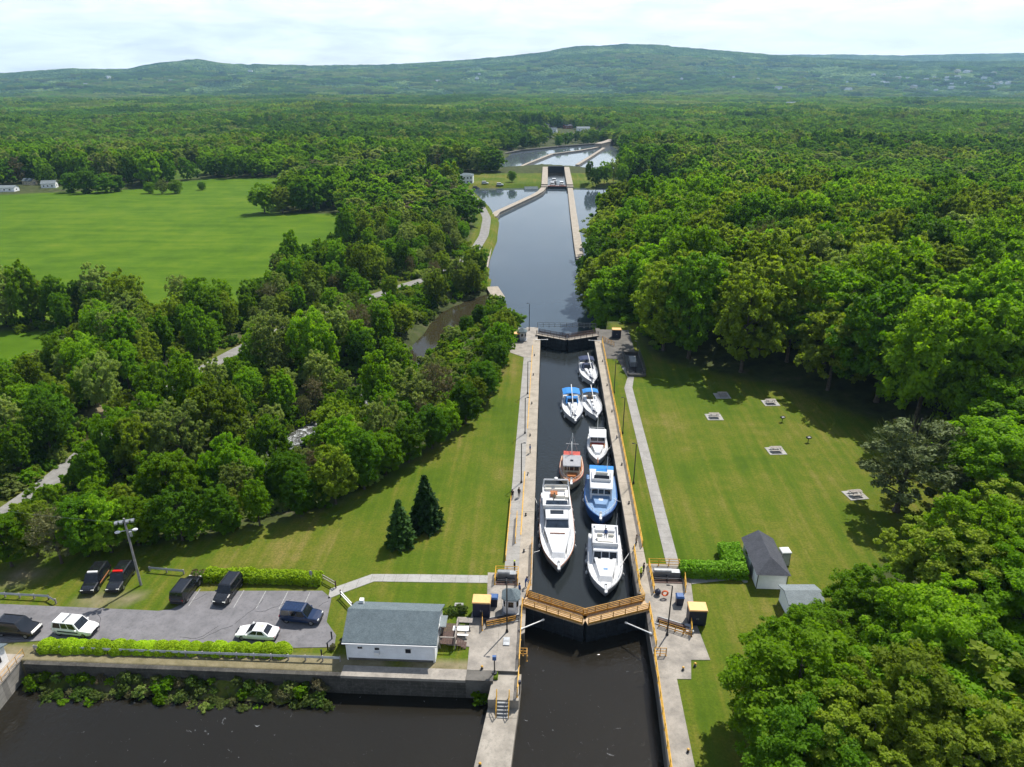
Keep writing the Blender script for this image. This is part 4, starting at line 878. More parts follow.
def slot(x0, y0, x1, y1, w, label):
    a = math.atan2(y1-y0, x1-x0); L = math.hypot(x1-x0, y1-y0); e = empty('gate_arm_housing', ((x0+x1)/2, (y0+y1)/2, 0), a, label, 'machinery')
    mb = MB(); mb.box(-L/2,L/2,-w/2,w/2,.04,.1); mb.build('pit_cover', M['black_steel'], e)
    mb = MB(); mb.box(-L/2+.2,L/2-.2,-.14,.14,.1,.42); mb.build('arm', M['wood_dark'], e)
    mb = MB(); mb.box(-L/2,L/2,-w/2-.1,-w/2,.04,.16); mb.box(-L/2,L/2,w/2,w/2+.1,.04,.16); mb.build('kerb', M['grey_steel'], e)
slot(-6.6,67.6,-2.6,68.9,1.3,'dark gate arm in its slot on the left platform beside the white hut')
slot(14.4,69.2,18.3,67.6,1.2,'dark gate arm in its slot on the right platform near the tall post')
def machine(x, y, w, label, sgn):
    e = empty('gate_machine', (x, y, .03), 0, label, 'machinery')
    mb = MB(); mb.box(-w/2,w/2,-1.1,1.1,0,.06); mb.build('pit_cover', M['wood_dark'], e)
    mb = MB(); mb.box(-w/2+.15,w/2-.2,.1,.85,.06,.85); mb.build('motor_case', M['galv'], e)
    mb = MB(); rings = []
    for k in range(8): a = math.pi*k/7; rings.append((.5-.42*math.cos(a), .85+.28*math.sin(a)))
    mb.loft([[(-w/2+.25, p[0], p[1]) for p in rings]+[(-w/2+.25,.92,.8),(-w/2+.25,.08,.8)], [(w*.15, p[0], p[1]) for p in rings]+[(w*.15,.92,.8),(w*.15,.08,.8)]]); mb.build('motor_cover', M['grey_steel'], e)
    mb = MB(); mb.bar((-w/2+.2,-.5,.3),(w/2-.2,-.5,.3),.13,8); mb.bar((0,-.85,.35),(0,.1,.35),.1,8); mb.build('drive_shaft', M['black_steel'], e)
machine(-4.4,75.9,2.8,'grey motor housing inside the yellow guard rail left of the near gate', 1)
machine(16.9,77.3,3.9,'grey motor housing inside the yellow guard rail right of the near gate', -1)
def cabinet(x, y, label, w=2.1, d=1.5, h=2.25):
    e = empty('control_cabinet', (x, y, .03), 0, label, 'cabinet')
    mb = MB(); mb.box(-w/2,w/2,-d/2,d/2,.12,h); mb.box(-w/2+.05,w/2-.05,-d/2+.05,d/2-.05,0,.12); mb.build('cabinet_body', M['navy_steel'], e)
    mb = MB(); mb.hexa([(-w/2-.1,-d/2-.1,h),(w/2+.1,-d/2-.1,h),(w/2+.1,d/2+.1,h),(-w/2-.1,d/2+.1,h),(-w/2-.02,-d/2-.02,h+.14),(w/2+.02,-d/2-.02,h+.14),(w/2+.02,d/2+.02,h+.14),(-w/2-.02,d/2+.02,h+.14)]); mb.build('roof', M['orange_roof'], e)
    for s in (-1,1):
        f = MB().box(s*w*.24-w*.2,s*w*.24+w*.2,-d/2-.03,-d/2-.005,.3,h-.15).build('door', M['navy_steel'], e); MB().box(s*.1-.03,s*.1+.03,-d/2-.08,-d/2-.03,1.0,1.25).build('handle', M['galv'], f)
cabinet(-7.1,69.3,'navy cabinet with orange roof on the left platform near the white building'); cabinet(19.2,69.2,'navy cabinet with orange roof on the right platform beside the lawn')
cabinet(-7.3,168.2,'small-looking navy cabinet with orange roof at the far left end of the lock', 2.2, 1.6, 2.0); cabinet(18.3,172.0,'shaded navy cabinet with tan roof at the far right end of the lock', 2.2, 1.6, 2.2)
def bin_(x, y, label, m='blue_bin', h=1.25, w=.95):
    e = empty('waste_bin', (x, y, .03), 0, label, 'bin')
    mb = MB(); mb.hexa([(-w*.42,-w*.42,0),(w*.42,-w*.42,0),(w*.42,w*.42,0),(-w*.42,w*.42,0),(-w*.5,-w*.5,h),(w*.5,-w*.5,h),(w*.5,w*.5,h),(-w*.5,w*.5,h)]); mb.build('bin_body', M['navy_steel'], e)
    mb = MB(); mb.hexa([(-w*.55,-w*.55,h),(w*.55,-w*.55,h),(w*.55,w*.55,h),(-w*.55,w*.55,h),(-w*.4,-w*.4,h+.2),(w*.4,-w*.4,h+.2),(w*.4,w*.4,h+.2),(-w*.4,w*.4,h+.2)]); mb.build('lid', M[m], e)
bin_(-5.7,71.0,'blue-lidded bin beside the navy cabinet on the left platform'); bin_(17.7,72.3,'blue-lidded bin on the right platform above the navy cabinet')
# operator's hut
def hut(x, y, s, label, body='white_trim', roof='shingle', h=2.3):
    e = empty('operator_hut', (x, y, .03), 0, label, 'hut')
    mb = MB(); mb.box(-s-.15,s+.15,-s-.15,s+.15,0,.2); mb.build('base', M['grey_steel'], e)
    k = .38*s; oc = [(-s+k,-s),(s-k,-s),(s,-s+k),(s,s-k),(s-k,s),(-s+k,s),(-s,s-k),(-s,-s+k)]
    w_ = MB(); w_.prism(oc, .2, h); wo_ = w_.build('wall', M[body], e)
    o2 = [(p[0]*1.22, p[1]*1.22) for p in oc]; mb = MB(); mb.loft([[(p[0],p[1],h) for p in o2], [(p[0],p[1],h+.1) for p in o2], [(p[0]*.06,p[1]*.06,h+1.0) for p in oc]]); mb.build('roof', M[roof], e)
    for i in range(8):
        a, b = oc[i], oc[(i+1) % 8]; q = [(a[0],a[1],.2),(b[0],b[1],.2),(b[0],b[1],h),(a[0],a[1],h)]
        fm = MB(); fm.panel(q,.14,.86,.42,.9,.03); f = fm.build('window', M['white_trim'], e); gm = MB(); gm.panel(q,.22,.78,.47,.86,.045); gm.build('pane', M['glass_dark'], f)
hut(-3.5,70.2,.95,'white octagonal operator hut with grey pointed roof beside the near gate'); hut(-5.6,168.8,1.0,'grey-blue operator hut beside the far gate','tarp_grey','shingle',2.4)
# bollards
def bollard(x, y, z, m, label, group, cap=None):
    e = empty('bollard', (x, y, z), 0, label, 'bollard', group)
    mb = MB(); mb.bar((0,0,0),(0,0,.06),.17,10); mb.bar((0,0,.06),(0,0,.3),.1,10,0,.09); mb.build('shaft', M[m], e)
    mb = MB(); mb.bar((0,0,.3),(0,0,.36),.1,10,0,.16); mb.bar((0,0,.36),(0,0,.45),.16,10,0,.1); mb.build('cap', M[cap or m], e)
for y in (158,146,131,117,103,91,82): bollard(-2.3,y,.05,'black_steel','small black mooring bollard on the left coping of the boat chamber','black bollards on the left coping')
for y in (155,141,128,117,107,95,85): bollard(13.7,y,.05,'black_steel','small black mooring bollard on the right coping of the boat chamber','black bollards on the right coping')
for px, py, z, lb in [(482,669,0,'yellow-capped bollard by the small grass patch left of the pier'),(683,670,0,'yellow-capped bollard on the grey step of the right platform'),(688,752,0,'yellow-capped bollard at the lower end of the right approach wall'),(480,766,-1.5,'yellow-capped bollard at the bottom of the stepped pier'),(695,666,0,'tiny yellow-capped marker post in the lawn beside the right platform')]:
    x, y = G(px, py, z); bollard(x, y, z+.03, 'black_steel', lb, None, 'yellow_rail')
# lamp posts
def lamp(x, y, label, h=7.3, arm=-1, name='lamp_post', m='black_steel'):
    e = empty(name, (x, y, .03), 0, label, 'lamp post')
    mb = MB(); mb.bar((0,0,0),(0,0,.35),.2,8,0,.14); mb.bar((0,0,.3),(0,0,h),.09,8,0,.07); mb.build('pole', M[m], e)
    mb = MB(); mb.path([(0,0,h-.1),(arm*.2,0,h+.06),(arm*.5,0,h+.1)], .03, 6); mb.build('arm', M[m], e)
    mb = MB(); mb.hexa([(arm*.5-.2,-.1,h+.06),(arm*.5+.2,-.1,h+.06),(arm*.5+.2,.1,h+.06),(arm*.5-.2,.1,h+.06),(arm*.5-.15,-.07,h+.16),(arm*.5+.15,-.07,h+.16),(arm*.5+.15,.07,h+.16),(arm*.5-.15,.07,h+.16)]); hd = mb.build('lamp_head', M[m], e)
    MB().box(arm*.5-.16,arm*.5+.16,-.08,.08,h+.035,h+.06).build('lens', M['lamp_glass'], hd); return e
for (px, py), o_ in zip([(527.6,394),(525,433.5),(521.3,482.8)], ['first from the far gate','second from the far gate','beside the two walkers']):
    x, y = G(px, py, 0); lamp(x, y, 'thin dark lamp post on the left lock wall, '+o_, arm=1)
for (px, py), o_ in zip([(614,392.7),(622.6,433.5),(633.4,483.5)], ['first from the far gate','second from the far gate','opposite the blue boat']):
    x, y = G(px, py, 0); lamp(x, y, 'thin dark lamp post on the grass behind the right railing, '+o_)
x, y = G(507,632,0); lamp(x, y, 'tall dark post standing on the left platform in front of the hut', arm=1); x, y = G(667,635,0); lamp(x, y, 'tall dark post standing on the right platform beside the blue bin')
x, y = G(529,333,0); lamp(x, y+2, 'dark post behind the hut at the far gate'); x, y = G(635.5,372,0); lamp(x, y, 'dark post rising from the fenced pit at the far right of the lock')
x, y = G(494.5,673,0); e = empty('lifebuoy_post', (x, y, .03), 0, 'short dark post with blue head on the left quay corner', 'post'); MB().bar((0,0,0),(0,0,2.1),.07,8).build('pole', M['black_steel'], e); MB().obox((0,0,2.2),(.42,.3,.5)).build('head', M['blue_bin'], e); MB().bar((0,0,0),(0,0,.1),.3,10).build('base', M['black_steel'], e)
x, y = G(519.5,694,-.35); e = empty('navigation_light', (x, y, -.35), 0, 'short dark signal post on the edge of the stepped pier', 'post'); MB().bar((0,0,0),(0,0,1.5),.06,8).build('pole', M['black_steel'], e); MB().bar((0,0,1.5),(0,0,1.9),.16,8).build('head', M['navy_steel'], e)
# loose pieces on the platforms
def hatch(px, py, sx, sy, h, m, label):
    x, y = G(px, py, 0); e = empty('hatch', (x, y, .04), 0, label, 'hatch'); mb = MB(); mb.box(-sx/2,sx/2,-sy/2,sy/2,0,h); mb.build('cover', M[m], e); mb = MB(); mb.box(-sx/2+.08,sx/2-.08,-.03,.03,h,h+.04); mb.build('bar', M['galv'], e)
hatch(506.5,642,.75,1.3,.12,'galv','light grey hatch lying on the left platform below the tall post'); hatch(689,630,.9,1.3,.35,'tarp_grey','pale grey box cover beside the navy cabinet on the right platform'); hatch(459,605,1.1,.6,.06,'path_side','small concrete slab in the grass beside the left navy cabinet')
hatch(705,610,.5,.4,.12,'white_trim','small white marker lying in the lawn right of the navy cabinet')
x, y = G(657.5,595,0); e = empty('buoy', (x, y, .05), 0, 'dark blue buoy hanging inside the right guard rail', 'buoy'); MB().sphere((0,0,.45),.42,10,7).build('float', M['navy_steel'], e); MB().bar((0,0,.85),(0,0,1.05),.06,6).build('eye', M['black_steel'], e)
def ring_mesh(Rr, r, m, parent, tilt=0):
    mb = MB(); rings = [[(( Rr+r*math.cos(b))*math.cos(a), r*math.sin(b), (Rr+r*math.cos(b))*math.sin(a)) for b in [2*math.pi*j/6 for j in range(6)]] for a in [2*math.pi*i/16 for i in range(17)]]; mb.loft(rings, 0, False); return mb.build('ring', M[m], parent)
x, y = G(664.5,598,0); e = empty('life_ring', (x, y, .75), 0, 'orange life ring on the right guard rail below the grey motor housing', 'life ring'); ring_mesh(.36,.11,'life_ring',e); mb = MB(); mb.path([(-.5,.05,.3),(0,.1,-.5),(.5,.05,.3)], .03, 5); mb.build('rope', M['white_trim'], e)
# fenced pit at the far right of the lock
e = empty('fenced_pit', (20.7,154,.03), 0, 'dark fenced equipment pit beside the walkway in the shade of the wood', 'pit')
mb = MB(); mb.box(-1.9,1.9,-7.5,6.5,.01,.05); mb.build('floor', M['black_steel'], e)
for i, (x0,x1,y0,y1) in enumerate([(-2,-1.8,-7.5,6.5),(1.8,2,-7.5,6.5),(-1.8,1.8,-7.6,-7.4),(-1.8,1.8,6.4,6.6)]):
    MB().box(x0,x1,y0,y1,0,.55).build('kerb_wall', M['dark_concrete'], e)
mb = MB()
for k in range(9): mb.bar((-1.9,-7.5+k*1.75,.5),(-1.9,-7.5+k*1.75,1.9),.05,5); mb.bar((1.9,-7.5+k*1.75,.5),(1.9,-7.5+k*1.75,1.9),.05,5)
for z in (1.0,1.45,1.9): mb.bar((-1.9,-7.5,z),(-1.9,6.5,z),.035,5); mb.bar((1.9,-7.5,z),(1.9,6.5,z),.035,5); mb.bar((-1.9,-7.5,z),(1.9,-7.5,z),.035,5)
mb.build('fence', M['black_steel'], e)
MB().box(-.9,.6,-2,2,.05,1.2).build('equipment', M['grey_steel'], e)

# ------------------------------------------------------------------ quay, bank, left abutment
q = empty('quay_wall', (0,0,0), 0, 'old dark stone quay wall between the parking area and the left water', 'wall')
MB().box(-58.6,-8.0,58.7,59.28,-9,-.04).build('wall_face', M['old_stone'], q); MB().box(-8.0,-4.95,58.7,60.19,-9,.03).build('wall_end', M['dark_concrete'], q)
MB().box(-22,-8.02,58.62,59.29,-.3,.05).build('coping', M['paving'], q)
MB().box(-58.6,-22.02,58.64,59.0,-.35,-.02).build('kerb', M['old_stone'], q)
bx, by = np.meshgrid(np.linspace(-58.5,-21,120), np.linspace(55.2,58.9,20)); bz = -4.1+(by-55.2)/3.7*2.6*np.clip((-20-bx)/8,.15,1)+(fbm(bx,by,1.6,5)-.5)*1.1
bk = gridmesh('bank', bx, by, bz, [M['ground']]); st(bk)
for n_, v_ in (('lawn',(fbm(bx,by,2.2,6) > .55)*.6),('field',bx*0),('dirt',(fbm(bx,by,1.7,9) > .6)*.35)): vattr(bk, n_, v_)
ab = empty('stone_abutment', (-59.2,56,0), 0, 'grey stone abutment with tan deck at the left edge of the water', 'abutment')
mb = MB(); mb.prism([(-40,3.9),(-.2,3.9),(.2,-2.6),(-40,-2.6)], -9, -.15); mb.build('masonry', M['stone'], ab)
mb = MB(); mb.prism([(-40,3.95),(-.1,3.95),(.3,-2.7),(-40,-2.7)], -.14, .08); mb.build('deck', M['far_pier'], ab)
mb = MB()
for k in range(6): mb.bar((-.0+.05*k,3.8-k*1.28,.08),(-.0+.05*k,3.8-k*1.28,1.1),.035,5)
for z in (.6,1.1): mb.bar((0,3.8,z),(.25,-2.6,z),.03,5)
mb.build('railing', M['rail_worn'], ab)
def house(name, loc, w, d, eave, ridge, roofm, wallm, label, wins=(), gable_wins=(), rz=0, over=.3, cat='building', group=None, hip=False, chim=None):
    """gabled house: ridge along local x, front towards -y; wins = (u0,u1,v0,v1) on the front"""
    e = empty(name, loc, rz, label, cat, group)
    mb = MB(); mb.box(-w/2,w/2,-d/2,d/2,-.4,eave)
    if not hip:
        for s in (-1,1): mb.add([(s*w/2,-d/2,eave),(s*w/2,d/2,eave),(s*w/2,0,ridge-.08),(s*(w/2-.15),-d/2,eave),(s*(w/2-.15),d/2,eave),(s*(w/2-.15),0,ridge-.08)],[(0,1,2),(3,5,4),(0,2,5,3),(1,4,5,2)])
    mb.build('wall', M[wallm], e)
    mb = MB(); k = (ridge-eave)/(d/2); ze = eave-over*k; th = .14
    if hip:
        h_ = w*.32
        mb.add([(-w/2-over,-d/2-over,ze),(w/2+over,-d/2-over,ze),(w/2+over,d/2+over,ze),(-w/2-over,d/2+over,ze),(-w/2+h_,0,ridge),(w/2-h_,0,ridge)],[(0,1,5,4),(1,2,5),(2,3,4,5),(3,0,4),(0,3,2,1)])
    else:
        for s in (-1,1): mb.hexa([(-w/2-over,s*(d/2+over),ze),(w/2+over,s*(d/2+over),ze),(w/2+over,0,ridge),(-w/2-over,0,ridge),(-w/2-over,s*(d/2+over),ze+th),(w/2+over,s*(d/2+over),ze+th),(w/2+over,s*.001,ridge+th),(-w/2-over,s*.001,ridge+th)])
    rf = mb.build('roof', M[roofm], e)
    if chim: MB().box(chim[0]-.3,chim[0]+.3,chim[1]-.3,chim[1]+.3,eave,ridge+.6).build('chimney', M[chim[2]], rf)
    q = [(-w/2,-d/2,0),(w/2,-d/2,0),(w/2,-d/2,eave),(-w/2,-d/2,eave)]
    for u0,u1,v0,v1 in wins:
        m1 = MB(); m1.panel(q,u0,u1,v0,v1,.035); f = m1.build('window', M['white_trim'], e); m2 = MB(); du=(u1-u0)*.12; dv=(v1-v0)*.1; m2.panel(q,u0+du,u1-du,v0+dv,v1-dv,.05); m2.build('pane', M['glass_dark'], f)
    for s in (-1,1):
        qq = [(s*w/2,-s*d/2,0),(s*w/2,s*d/2,0),(s*w/2,s*d/2,eave),(s*w/2,-s*d/2,eave)]
        for u0,u1,v0,v1 in gable_wins:
            m1 = MB(); m1.panel(qq,u0,u1,v0,v1,.035); f = m1.build('window', M['white_trim'], e); m2 = MB(); du=(u1-u0)*.12; dv=(v1-v0)*.1; m2.panel(qq,u0+du,u1-du,v0+dv,v1-dv,.05); m2.build('pane', M['glass_dark'], f)
    return e
h = house('abutment_hut', (-62.5,56.4,.08), 4.2, 5.0, 2.3, 3.2, 'shingle', 'white_trim', 'white hut with grey roof on the stone abutment at the left edge', gable_wins=((.12,.38,.3,.72),(.6,.86,.3,.72)))
# white lock house
h = house('lock_house', (-16.8,64.25,0), 10.2, 6.2, 2.8, 4.5, 'shingle', 'white_siding', 'long white house with grey shingle roof by the quay', wins=((.125,.195,.58,.7),(.66,.74,.42,.68)), gable_wins=((.4,.6,.5,.8),), cat='house')
f = MB().box(-1.85,-1.2,-3.14,-3.09,1.15,1.95).build('window', M['white_trim'], h); MB().box(-1.78,-1.27,-3.16,-3.13,1.55,1.88).build('pane', M['glass_dark'], f)
ac = MB().box(-1.82,-1.23,-3.5,-3.1,1.0,1.45).build('air_conditioner', M['white_trim'], h)
MB().box(-5.0,5.0,-3.13,-3.09,-.3,.25).build('plinth', M['dark_concrete'], h); MB().box(-4.7,-4.2,2.2,2.7,3.0,3.95).build('vent_box', M['white_trim'], h)
mb = MB(); mb.box(-5.4,5.4,-3.52,-3.4,2.55,2.68); mb.bar((-4.95,-3.2,0),(-4.95,-3.2,2.6),.05,6); mb.bar((4.95,-3.2,0),(4.95,-3.2,2.6),.05,6); mb.build('gutter', M['white_trim'], h)
MB().box(5.09,5.9,.3,2.2,2.0,2.12).build('porch_roof', M['shingle_pale'], h)
MB().box(-5.9,-5.12,.8,2.0,1.9,2.02).build('porch_roof', M['shingle'], h)
dk = empty('wooden_deck', (-10.6,64.9,0), 0, 'dark brown wooden deck with stairs at the right end of the white house', 'deck')
mb = MB()
for k in range(9): mb.box(-1.0+k*.22,-1.0+k*.22+.19,-1.7,1.7,.75,.8)
mb.build('deck_boards', M['wood_dark'], dk); mb = MB()
for x in (-.9,.9):
    for y in (-1.6,0,1.6): mb.box(x-.06,x+.06,y-.06,y+.06,0,1.75)
mb.box(.84,.96,-1.6,1.6,1.65,1.75); mb.box(.86,.94,-1.6,1.6,1.2,1.28); mb.box(-.9,.9,-1.66,-1.54,1.65,1.75); mb.build('railing', M['wood_grey'], dk)
for k in range(4): MB().box(1.02+.28*k,1.3+.28*k,-1.6,-.5,.6-.18*k,.65-.18*k).build('step', M['wood_dark'], dk)
def picnic_table(x, y, label, rz=0, m='wood_grey', pad=True, group=None):
    e = empty('picnic_table', (x, y, .06), rz, label, 'picnic table', group)
    mb = MB()
    for k in range(5): mb.box(-.95,.95,-.38+k*.155,-.38+k*.155+.14,.72,.76)
    mb.build('tabletop', M[m], e)
    for s in (-1,1): MB().box(-.95,.95,s*.72-.14,s*.72+.14,.42,.46).build('bench', M[m], e)
    for s in (-1,1):
        mb = MB(); mb.bar((s*.65,-.8,0),(s*.65,-.2,.72),.045,5); mb.bar((s*.65,.8,0),(s*.65,.2,.72),.045,5); mb.bar((s*.65,-.75,.42),(s*.65,.75,.42),.04,5); mb.build('leg_frame', M[m], e)
    if pad: mb = MB(); mb.obox((x,y,.0),(3.1,2.7,.1),rz); tag(mb.build('table_pad', M['path_side']), kind='structure')
picnic_table(-9.3,65.8,'pale picnic table on the paving at the end of the white house','' or 0,'white_trim',False); picnic_table(-9.0,67.2,'grey picnic table between the white house and the navy cabinet',0,'wood_grey',False)
picnic_table(33.5,126.7,'picnic table on a pale pad nearest the far shade of the lawn',.05); picnic_table(41.6,113.4,'picnic table on a pale pad in the middle of the lawn',.1); picnic_table(50.0,99.3,'picnic table on a pale pad beside the pine',.2)
picnic_table(37.3,136.9,'shaded picnic table at the edge of the wood, nearer the lock',.05); picnic_table(46.4,133.8,'shaded picnic table at the edge of the wood, farther from the lock',.08)
def grill(x, y, label):
    e = empty('charcoal_grill', (x, y, 0), .4, label, 'grill'); MB().bar((0,0,0),(0,0,.8),.06,6).build('post', M['black_steel'], e)
    mb = MB(); mb.box(-.4,.4,-.28,.28,.8,.86); mb.box(-.4,.4,.24,.28,.86,1.1); mb.box(-.4,-.36,-.28,.24,.86,1.1); mb.box(.36,.4,-.28,.24,.86,1.1); mb.build('firebox', M['black_steel'], e); MB().box(-.35,.35,-.26,.22,.98,1.0).build('grate', M['grey_steel'], e)
grill(46.2,125.3,'black charcoal grill on the lawn at the edge of the shade'); grill(48.45,117.1,'black charcoal grill on the sunny lawn between picnic tables')
# shed on the right with hip at the near end
sh = empty('storage_shed', (30.1,79.5,0), 0, 'pale shed with dark grey hipped roof beside the right hedge', 'shed')
mb = MB(); mb.box(-1.85,1.85,-3.7,3.7,-.3,2.5); mb.build('wall', M['white_siding'], sh)
mb = MB(); W2, D2 = 2.2, 4.05; mb.add([(-W2,-D2,2.4),(W2,-D2,2.4),(W2,D2,2.4),(-W2,D2,2.4),(0,-D2+2.1,3.75),(0,D2,3.75)],[(0,1,4),(1,2,5,4),(2,3,5),(3,0,4,5),(0,3,2,1)]); mb.build('roof', M['shingle_dark'], sh)
qd = [(-1.85,-3.7,0),(1.85,-3.7,0),(1.85,-3.7,2.5),(-1.85,-3.7,2.5)]; qs = [(-1.85,3.7,0),(-1.85,-3.7,0),(-1.85,-3.7,2.5),(-1.85,3.7,2.5)]
mb = MB(); mb.panel(qs,.55,.72,.02,.8,.04); d_ = mb.build('door', M['grey_steel'], sh); MB().sphere((-1.93,-1.2,1.0),.05,6,4).build('handle', M['galv'], d_)
mb = MB(); mb.panel(qs,.15,.35,.45,.8,.04); w_ = mb.build('window', M['white_trim'], sh); mb = MB(); mb.panel(qs,.17,.33,.48,.77,.055); mb.build('pane', M['glass_dark'], w_)
mb = MB(); mb.bar((-1.9,-3.78,0),(-1.9,-3.78,2.4),.05,6); mb.bar((1.9,-3.78,0),(1.9,-3.78,2.4),.05,6); mb.build('downpipe', M['black_steel'], sh)
tl = empty('portable_toilet', (33.3,81.2,0), .1, 'white-roofed dark portable toilet behind the right shed', 'portable toilet')
mb = MB(); mb.hexa([(-.62,-.62,.08),(.62,-.62,.08),(.62,.62,.08),(-.62,.62,.08),(-.57,-.57,2.1),(.57,-.57,2.1),(.57,.57,2.1),(-.57,.57,2.1)]); mb.build('cabin', M['grey_steel'], tl)
mb = MB(); mb.loft([[(-.66,-.66,2.1),(.66,-.66,2.1),(.66,.66,2.1),(-.66,.66,2.1)],[(-.64,-.64,2.25),(.64,-.64,2.25),(.64,.64,2.25),(-.64,.64,2.25)],[(-.4,-.4,2.42),(.4,-.4,2.42),(.4,.4,2.42),(-.4,.4,2.42)]]); mb.build('roof', M['white_trim'], tl); mb = MB(); mb.box(-.45,.45,-.66,-.6,.15,1.95); mb.build('door', M['tarp_grey'], tl)
s2 = empty('garden_shed', (32.6,72.2,0), .05, 'small shed with pale grey roof half hidden by trees below the dark-roofed shed', 'shed')
mb = MB(); mb.box(-2.0,2.0,-1.6,1.6,-.2,2.1); mb.build('wall', M['white_siding'], s2); mb = MB(); mb.hexa([(-2.3,-1.9,2.1),(2.3,-1.9,2.1),(2.3,0,2.75),(-2.3,0,2.75),(-2.3,-1.9,2.22),(2.3,-1.9,2.22),(2.3,0,2.87),(-2.3,0,2.87)]); mb.hexa([(2.3,1.9,2.1),(-2.3,1.9,2.1),(-2.3,.001,2.75),(2.3,.001,2.75),(2.3,1.9,2.22),(-2.3,1.9,2.22),(-2.3,.001,2.87),(2.3,.001,2.87)]); mb.build('roof', M['shingle_pale'], s2)
MB().box(-1.6,-.7,-1.66,-1.59,.05,1.85).build('door', M['white_trim'], s2)

# ------------------------------------------------------------------ hedges and shrubs
def leaf_box(seed, x0, x1, y0, y1, z1, leaf, dens, rnd=.35, wob=.18):
    rng = np.random.default_rng(seed); A = ((x1-x0)*(y1-y0)+2*((x1-x0)+(y1-y0))*z1)*dens; n = int(A); f = rng.uniform(0, 1, n); at, as1 = (x1-x0)*(y1-y0), (x1-x0)*z1*2; as2 = (y1-y0)*z1*2; s = at+as1+as2
    P = np.stack([rng.uniform(x0,x1,n), rng.uniform(y0,y1,n), rng.uniform(.02,z1,n)], 1); N = np.zeros((n,3)); t = f < at/s; P[t,2] = z1; N[t,2] = 1
    a = (f >= at/s) & (f < (at+as1)/s); sd = rng.integers(0,2,n); P[a,1] = np.where(sd[a] == 1, y1, y0); N[a,1] = np.where(sd[a] == 1, 1, -1); b = f >= (at+as1)/s; P[b,0] = np.where(sd[b] == 1, x1, x0); N[b,0] = np.where(sd[b] == 1, 1, -1)
    N[:,2] += .3; cx = np.minimum(np.minimum(P[:,0]-x0, x1-P[:,0]), np.minimum(P[:,1]-y0, y1-P[:,1])); top = P[:,2] > z1*.75; P[:,2] -= np.where(top, rnd*np.exp(-cx/.3)*(P[:,2]/z1), 0)
    w = (fbm(P[:,0]*1.0+P[:,2], P[:,1]+P[:,2]*.7, 1.3, seed % 50, 3)-.5)*2; P += unit(N)*(w[:,None]*wob*1.6) + rng.normal(size=(n,3))*.05
    return leaves(P, unit(N), leaf, rng, 1.4, .7)
def hedge(loc, parts, label, m='leaf_hedge', leaf=.22, dens=70, seed=1):
    e = empty('hedge', loc, 0, label, 'hedge'); V = np.concatenate([leaf_box(seed+i, *p, leaf, dens) for i, p in enumerate(parts)]); quads_mesh('foliage', V, M[m], e)
    mb = MB()
    for x0,x1,y0,y1,z1 in parts:
        mb.box(x0+.25,x1-.25,y0+.25,y1-.25,0,z1-.3)
        for k in range(int((x1-x0)/.8)): mb.bar((x0+.4+k*.8,(y0+y1)/2,0),(x0+.5+k*.8,y0+.3,z1*.8),.03,4)
    mb.build('branches', M['leaf_deep'], e)
hedge((-46.3,74.2,0), [(0,1.9,-.7,.8,1.1)], 'thin dull brown end of the parking area hedge', 'leaf_brown', .2, 30, 3)
hedge((-44.3,74.3,0), [(0,15.6,-.8,.8,1.5)], 'long bright yellow-green clipped hedge behind the parking area', 'leaf_lime', .2, 80, 5)
hedge((18.9,78.4,0), [(0,8.6,-1.0,1.0,1.75),(5.9,8.75,1.0,5.0,1.9)], 'L-shaped vivid green hedge beside the right shed', 'leaf_hedge', .24, 70, 9)
def shrub(x, y, z, s, kind, seed, label, group=None, h=1.0, name='shrub'):
    e = empty(name, (x, y, z), seed*1.3, label, 'shrub', group); e.scale = (s, s, s*h); me = SHR[kind][seed % len(SHR[kind])]
    o = bpy.data.objects.new('foliage', me[0]); COL.objects.link(o); o.parent = e; o = bpy.data.objects.new('stem', me[1]); COL.objects.link(o); o.parent = e
SHR = {}
for kd, m_ in (('lime','leaf_lime'),('weed','leaf_weed'),('bright','leaf_bright'),('pale','leaf_pale'),('brown','leaf_brown')):
    for i in range(3):
        mb = MB()
        if kd == 'lime':
            g_ = np.random.default_rng(900+i); d_ = unit(g_.normal(size=(3000,3))); d_[:,2] = np.abs(d_[:,2])*1.0-.12; b_ = 1+.16*(fbm(d_[:,0]*3+i*5, d_[:,1]*3+d_[:,2]*2, 1.0, 40+i, 2)-.5); P_ = d_*b_[:,None]*np.array([.95,.9,1.15])+np.array([0,0,.18])
            q_ = quads_mesh('foliage', leaves(P_, unit(d_+np.array([0,0,.4])), .15, g_, 1.4, .6), M[m_], link=False)
        else: q_ = quads_mesh('foliage', crown_quads(800+i, 1.0, .02, 1.5, 20, 3600, .12, lr=(.42,.56), top=.42), M[m_], link=False); mb = MB()
        for k in range(6): mb.bar((0,0,0),(.5*math.cos(k*1.05),.5*math.sin(k*1.05),1.0),.04,4,0,.012)
        s_ = mb.build('stem', M['bark']); COL.objects.unlink(s_); SHR.setdefault(kd, []).append((q_.data, s_.data))
px0 = [46,57,68,79,90,101,  117,128,139,150,160,171,182,193, 206,218,231,242, 256,267,281]
for i, px in enumerate(px0):
    x, y = G(px, 651+.018*px-1.0, 0); shrub(x, y+.45, 0, random.Random(i).uniform(1.02,1.2), 'lime', i, 'rounded bright yellow-green shrub in the row between the parking area and the quay', 'row of rounded shrubs along the quay', .85)
r_ = random.Random(5)
